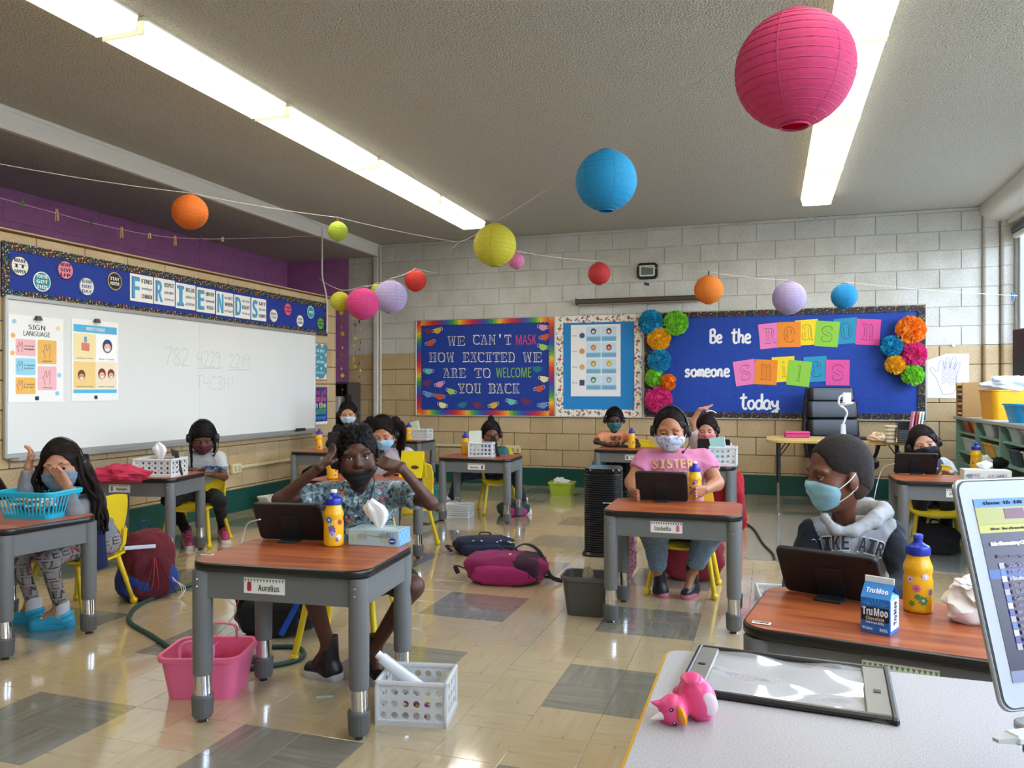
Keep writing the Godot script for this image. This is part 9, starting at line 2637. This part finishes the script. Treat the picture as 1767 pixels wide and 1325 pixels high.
func cast_curls() -> void:          # long dark hair, grey top, word print leggings
	var rt := Vector3(cos(YAW), 0, -sin(YAW)); var fwd := Vector3(-sin(YAW), 0, -cos(YAW))
	var hd := dep(107, 806, 3.78)
	var wl := dep(49, 806, 3.72); var wr := dep(116, 838, 3.66)
	var s := {"label": "pupil in a grey top and word print leggings with a hand over the face", "skin": "b98365", "head": hd, "look": (cam_dir(hd) - rt * 0.3 + Vector3(0, -0.12, 0)).normalized(), "up": (Vector3.UP - rt * 0.12).normalized(), "hs": 1.08, "combed": true, "gaze": Vector3(0.2, 0.0, 1), "open": 0.55, "fine": 1.0,
		"neck": dep(128, 845, 3.86), "pelvis": dep(160, 935, 4.02), "shL": dep(98, 862, 3.82), "shR": dep(158, 858, 3.95), "front": (-rt - fwd * 0.6),
		"elL": dep(44, 862, 3.72), "elR": dep(128, 888, 3.68), "wrL": wl, "wrR": wr,
		"handL": [dep(56, 778, 3.74) - wl, rt * 0.8 + fwd * 0.3, -1.0, 0.45], "handR": [dep(98, 812, 3.64) - wr, fwd * 1.0 + rt * 0.2, 1.0, 0.16],
		"knL": dep(30, 954, 3.78), "anL": dep(58, 1042, 3.82), "toeL": flr(34, 1074) + Vector3(0, 0.028, 0), "knR": dep(82, 964, 3.7), "anR": dep(106, 1050, 3.76), "toeR": flr(62, 1088) + Vector3(0, 0.028, 0),
		"shirt": cloth("8c8e92"), "cuff": 1.92, "pants": patterned("words", words_tex(), 3.4), "leg": 1.95, "leg_thick": 0.82, "shoe": ["1f9fc4", "1a8fb4", 0.0], "mask": mat("6f8798", 0.7), "loop": "4a5a68"}
	var P := pupil(s)
	var hm := hair_mat("241813")
	hair(P, hm, 0.012, [[Vector3(0.06, 0.0, -0.03), Vector3(0.075, -0.1, -0.02), 0.035, 0.035], [Vector3(-0.06, 0.0, -0.03), Vector3(-0.066, -0.08, 0.0), 0.028, 0.022]], Vector3(0.062, 0.088, 0.085), -0.06, 0.004, 0.3, 0.006)
	var list := []
	var g := RandomNumberGenerator.new(); g.seed = 4
	for k in 26:
		var sx := 1.0 if k < 18 else -1.0
		var a := g.randf()
		var x0 := sx * (0.05 + 0.03 * a); var z0 := -0.07 + 0.1 * g.randf()
		var pts := []
		var ln := (0.3 if sx > 0 else 0.16) * (0.75 + 0.4 * g.randf())
		for j in 6:
			var t := j / 5.0
			pts.append(Vector3(x0 + sx * (0.03 * sin(t * 2.6) + 0.045 * t * (1 if sx > 0 else 0.2)) + 0.012 * sin(t * 9.0 + k), 0.04 - ln * t - (0.03 if j else 0.0), z0 + 0.03 * t + 0.012 * cos(t * 8.0 + k * 2)))
		list.append([pts, 0.011 + 0.005 * g.randf()])
	strands(P, list, hm)
	headset(P, 0.0)
	# white socks
	for q in ["L", "R"]:
		var a: Vector3 = P.p("an" + q)
		var sk := SDF.new(); sk.cap(a + Vector3(0, 0.035, 0), a - Vector3(0, 0.03, 0), 0.035, 0.036, 0.02, 1)
		soft_part("sock", [[sk, 0.008]], cloth("d9d9dc"), P.root)
		var strap_c := []
		var toe: Vector3 = P.p("toe" + q)
		var d := toe - a; d.y = 0; d = d.normalized()
		var sd := d.cross(Vector3.UP)
		for k in 9:
			var t := PI * k / 8
			strap_c.append(Vector3(a.x, 0.06, a.z) + sd * cos(t) * 0.042 - d * sin(t) * 0.045 + Vector3(0, 0.015 * sin(t), 0))
		part("heel_strap", M.new().tube(strap_c, 0.007, 6, true, 1.8).mesh(), mat("1f9fc4", 0.4), P.root)
		for k in 4: part("charm", M.new().ball(Vector3(a.x, 0.066, a.z).lerp(Vector3(toe.x, 0.058, toe.z), 0.45 + 0.16 * k) + sd * (0.016 if k % 2 else -0.014), Vector3(0.008, 0.005, 0.008), 8, 6).mesh(), mat(["d8c86a", "c8405a", "e4e4e0", "3a4a9a"][k], 0.4), P.root)

func simple(label: String, sk: String, head: Array, d: float, shirt_m: Material, extra := {}) -> Pupil:
	# seated pupil facing the camera side, placed by the head's pixel; extra overrides joints
	var rt := Vector3(cos(YAW), 0, -sin(YAW)); var fwd := Vector3(-sin(YAW), 0, -cos(YAW))
	var hd := dep(head[0], head[1], d)
	var k := F / d
	var at := func(dx: float, dy: float, dz: float) -> Vector3: return hd + rt * dx + Vector3(0, dy, 0) + fwd * dz
	var s := {"label": label, "skin": sk, "head": hd, "look": (cam_dir(hd) + Vector3(0, -0.3, 0) + rt * head[2]).normalized(), "hs": 1.05, "gaze": Vector3(0, -0.5, 1), "open": 0.3, "fine": 1.5,
		"neck": at.call(0, -0.135, 0.03), "pelvis": at.call(0.0, -0.5, 0.12), "shL": at.call(-0.12, -0.17, 0.04), "shR": at.call(0.12, -0.17, 0.04),
		"elL": at.call(-0.19, -0.32, -0.02), "elR": at.call(0.19, -0.32, -0.02), "wrL": at.call(-0.1, -0.33, -0.18), "wrR": at.call(0.1, -0.33, -0.18),
		"handL": [rt * 0.6 - fwd * 0.5, Vector3(0, -1, 0), 1.0, 0.3], "handR": [-rt * 0.6 - fwd * 0.5, Vector3(0, -1, 0), -1.0, 0.3],
		"knL": at.call(-0.1, -0.48, -0.14), "knR": at.call(0.1, -0.48, -0.14), "anL": at.call(-0.09, -0.76, -0.12), "anR": at.call(0.09, -0.76, -0.12), "toeL": at.call(-0.1, -0.8, -0.24), "toeR": at.call(0.1, -0.8, -0.24),
		"shirt": shirt_m, "cuff": 0.6}
	# feet on the floor whatever the head's height
	var f := Vector3(0, -(hd.y - 0.8) , 0)
	for q in ["anL", "anR"]: s[q].y = 0.07
	for q in ["toeL", "toeR"]: s[q].y = 0.03
	for q in ["knL", "knR"]: s[q].y = 0.36
	s["pelvis"].y = 0.38
	s.merge(extra, true)
	return pupil(s)

func cast_back() -> void:
	var rt := Vector3(cos(YAW), 0, -sin(YAW)); var fwd := Vector3(-sin(YAW), 0, -cos(YAW))
	# --- braids, at the white tissue basket
	var P := simple("pupil with black braids in a white shirt at the white tissue basket desk", "5d3622", [350, 755, 0.0], 5.9, cloth("c9cccb"), {"look": (cam_dir(dep(350, 755, 5.9)) + Vector3(0, -0.5, 0)).normalized(), "hs": 1.08, "fine": 1.3,
		"shL": dep(330, 789, 5.95), "shR": dep(378, 790, 5.95), "neck": dep(354, 780, 5.95), "pelvis": dep(352, 848, 6.1), "elL": dep(318, 812, 5.9), "elR": dep(387, 823, 5.9), "wrL": dep(338, 812, 5.72), "wrR": dep(362, 818, 5.72),
		"knL": dep(292, 862, 5.7), "knR": dep(378, 865, 5.75), "anL": flr(322, 930) + Vector3(0, 0.06, 0), "anR": flr(385, 925) + Vector3(0, 0.06, 0), "toeL": flr(328, 948) + Vector3(0, 0.03, 0), "toeR": flr(390, 938) + Vector3(0, 0.03, 0),
		"pants": cloth("15151a"), "leg": 1.95, "shoe": ["b8386e", "d9d4cc", 0.04, "e070a0"], "mask": mat("5a2428", 0.7), "mask_low": false})
	var hm := hair_mat("120e0d")
	hair(P, hm, 0.012, [], Vector3(0.06, 0.075, 0.085), -0.06, 0.004, 0.5, -0.004)
	var list := []
	for k in 14:
		var a := -1.0 + 2.0 * k / 13.0
		var sx := signf(a) * (0.066 + 0.012 * absf(a)); var ln := 0.16 + 0.1 * fposmod(k * 0.37, 1.0)
		var z0 := 0.045 - 0.1 * absf(absf(a) - 0.2)
		list.append([[Vector3(sx * 0.85, 0.09, z0 * 0.5), Vector3(sx, 0.03, z0), Vector3(sx * 1.08, -0.06, z0 + 0.01), Vector3(sx * 1.05, -0.06 - ln * 0.6, z0 + 0.025), Vector3(sx * 1.0, -0.06 - ln, z0 + 0.03)], 0.0075, 1])
	strands(P, list, hm, "braid")
	headset(P, 1.0)
	# --- bun and pale mask, behind the far desk
	P = simple("pupil with a high bun, black top and pale blue mask by the cloakroom opening", "c08a68", [601, 713, -0.1], 8.1, cloth("17171b"), {"hs": 1.06, "combed": true, "mask": mat("b9d4e4", 0.7), "pants": cloth("1c2230"), "cuff": 1.8, "shoe": ["2a2a2e", "d0d0cc", 0.03]})
	hm = hair_mat("241815")
	hair(P, hm, 0.008, [[Vector3(0, 0.13, -0.03), Vector3(0.0, 0.155, -0.035), 0.036, 0.032]], Vector3(0.071, 0.093, 0.085), -0.06, 0.003, 0.4)
	headset(P, 0.0)
	# --- pigtails, white shirt, behind the yellow folder
	P = simple("pupil with two pigtails and blue mask in a white shirt by the yellow folder", "bb8264", [661, 748, -0.12], 5.62, cloth("d9cfd8"), {"hs": 1.1, "combed": true, "look": (cam_dir(dep(661, 748, 5.62)) + Vector3(0, -0.45, 0) - rt * 0.15).normalized(), "mask": mat("8fc0d8", 0.7), "fine": 1.3, "fat": 1.15,
		"shL": dep(640, 786, 5.68), "shR": dep(703, 785, 5.68), "elR": dep(727, 803, 5.55), "wrR": dep(696, 815, 5.4), "pants": cloth("2a3040"), "leg": 1.9, "shoe": ["e4e4e4", "d0d0d0", 0.03]})
	hm = hair_mat("241714")
	hair(P, hm, 0.009, [[Vector3(-0.05, 0.075, -0.02), Vector3(-0.085, 0.08, -0.03), 0.03, 0.03], [Vector3(0.05, 0.075, -0.02), Vector3(0.085, 0.08, -0.03), 0.03, 0.03]], Vector3(0.071, 0.093, 0.085), -0.05, 0.003, 0.4)
	var g := RandomNumberGenerator.new(); g.seed = 8
	list = []
	for k in 12:
		var sx := 1.0 if k < 8 else -1.0
		var o := 0.012 * g.randfn()
		list.append([[Vector3(sx * 0.085, 0.085, -0.03), Vector3(sx * (0.115 + o), 0.05, -0.02), Vector3(sx * (0.12 + o), -0.05, 0.0 + o), Vector3(sx * (0.1 + o), -0.14, 0.04 + o), Vector3(sx * (0.09 + o * 2), (-0.22 if sx > 0 else -0.12) - 0.03 * g.randf(), 0.06)], 0.014])
	strands(P, list, hm)
	headset(P, 0.0)
	# --- below the rainbow board, half hidden by the basket
	P = simple("pupil with a topknot half hidden behind the clear basket under the rainbow board", "6a4029", [847, 749, 0.15], 7.35, cloth("2f6f74"), {"hs": 1.05, "cuff": 1.8,
		"pelvis": dep(850, 812, 7.6), "knL": dep(793, 822, 7.3), "anL": dep(776, 866, 7.3), "toeL": dep(768, 878, 7.22), "knR": dep(888, 820, 7.15), "anR": flr(905, 880) + Vector3(0, 0.07, 0), "toeR": flr(912, 888) + Vector3(0, 0.03, 0), "pants": cloth("1d2740"), "leg": 1.9, "shoe": ["e4e2e0", "e9c9d0", 0.05, "d8a0b0"]})
	hm = hair_mat("140f0e")
	hair(P, hm, 0.009, [[Vector3(0, 0.12, -0.02), Vector3(0.0, 0.14, -0.03), 0.034, 0.028]], Vector3(0.071, 0.093, 0.085), -0.05, 0.004, 0.5)
	headset(P, 1.0)
	# --- peach shirt, teal mask
	P = simple("pupil in a peach shirt and teal mask at the far desk before the chart board", "3c2116", [1060, 724, 0.05], 8.25, cloth("f09a6c"), {"hs": 1.08, "mask": mat("2f6a64", 0.7), "pants": cloth("17181c"), "shoe": ["1c1c20", "c9c9c6", 0.03], "cuff": 0.75,
		"elL": dep(1028, 762, 8.1), "wrL": dep(1052, 769, 7.98), "elR": dep(1098, 762, 8.1), "wrR": dep(1102, 768, 7.95)})
	hair(P, hair_mat("100c0b"), 0.006, [], Vector3(0.066, 0.085, 0.085), -0.03, 0.002, 0.6)
	headset(P, 0.0)
	worn(P, "NEW", 1053, 756, 1072, 756, 0.05, mat("22201e", 0.7))
	worn(P, "YORK", 1050, 765, 1078, 765, 0.045, mat("22201e", 0.7))
	# --- raised arm
	var wl := dep(1208, 706, 6.6)
	P = simple("pupil with one arm raised behind the clear basket and grey bag", "c28a6c", [1219, 741, -0.05], 6.75, cloth("e0c8c4"), {"hs": 1.05, "combed": true, "mask": mat("d8787a", 0.7), "pants": cloth("2a3040"), "shoe": ["dcdcdc", "c9c9c6", 0.03],
		"shL": dep(1198, 762, 6.8), "shR": dep(1243, 764, 6.8), "elL": dep(1195, 727, 6.66), "wrL": wl, "handL": [dep(1226, 701, 6.6) - wl, Vector3(0, -1, 0), -1.0, 0.12], "elR": dep(1268, 778, 6.65), "wrR": dep(1240, 786, 6.5)})
	hm = hair_mat("2c1e19")
	hair(P, hm, 0.01, [[Vector3(0.03, 0.11, -0.03), Vector3(0.04, 0.125, -0.04), 0.032, 0.03], [Vector3(0.06, 0.0, -0.03), Vector3(0.07, -0.1, -0.02), 0.03, 0.028]], Vector3(0.071, 0.093, 0.085), -0.05, 0.003, 0.4)
	strands(P, [[[Vector3(0.0, 0.142, -0.04), Vector3(0.04, 0.15, -0.03), Vector3(0.08, 0.13, -0.04)], 0.008]], mat("e4e2e0", 0.6), "hair_tie")
	headset(P, 0.0)
	# --- long straight hair, black mask, near the green shelf
	var hd := dep(1594, 766, 5.72)
	P = simple("pupil with long dark hair, black mask and grey vest near the green shelf", "c79373", [1594, 766, 0.0], 5.72, cloth("d4dadf"), {"hs": 1.1, "combed": true, "fine": 1.2, "up": (Vector3.UP - rt * 0.28).normalized(), "look": (cam_dir(hd) + Vector3(0, -0.14, 0) + rt * 0.1).normalized(), "gaze": Vector3(0.2, -0.2, 1), "open": 0.45, "mask": mat("17181c", 0.7), "loop": "17181c",
		"neck": dep(1604, 795, 5.8), "shL": dep(1585, 806, 5.8), "shR": dep(1631, 803, 5.85), "pelvis": dep(1612, 866, 6.0), "elR": dep(1650, 828, 5.75), "wrR": dep(1640, 815, 5.6), "elL": dep(1566, 826, 5.7), "wrL": dep(1590, 812, 5.62), "pants": cloth("1f2636"), "leg": 1.9, "shoe": ["22242a", "4a4c50", 0.03], "cuff": 0.7})
	var v := SDF.new()
	v.cap(dep(1602, 862, 5.95) - P.base, dep(1604, 806, 5.78) - P.base, 0.115, 0.098, 0.04)
	soft_part("vest", [[v, 0.014]], cloth("4d5660"), P.root)
	hm = hair_mat("2a1c18")
	hair(P, hm, 0.012, [[Vector3(-0.06, 0.0, -0.03), Vector3(-0.07, -0.12, -0.01), 0.036, 0.03], [Vector3(0.055, 0.0, -0.04), Vector3(0.06, -0.1, -0.04), 0.03, 0.025]], Vector3(0.068, 0.093, 0.085), -0.08, 0.002, 0.3, 0.004)
	list = []
	for k in 12:
		var o := 0.01 * g.randfn()
		list.append([[Vector3(-0.06 + o, 0.05, -0.0), Vector3(-0.086 + o, 0.0, 0.0), Vector3(-0.086 + o, -0.08, 0.012), Vector3(-0.07 + o, -0.17 - 0.04 * g.randf(), 0.03)], 0.013])
	strands(P, list, hm)
	headset(P, 0.0)
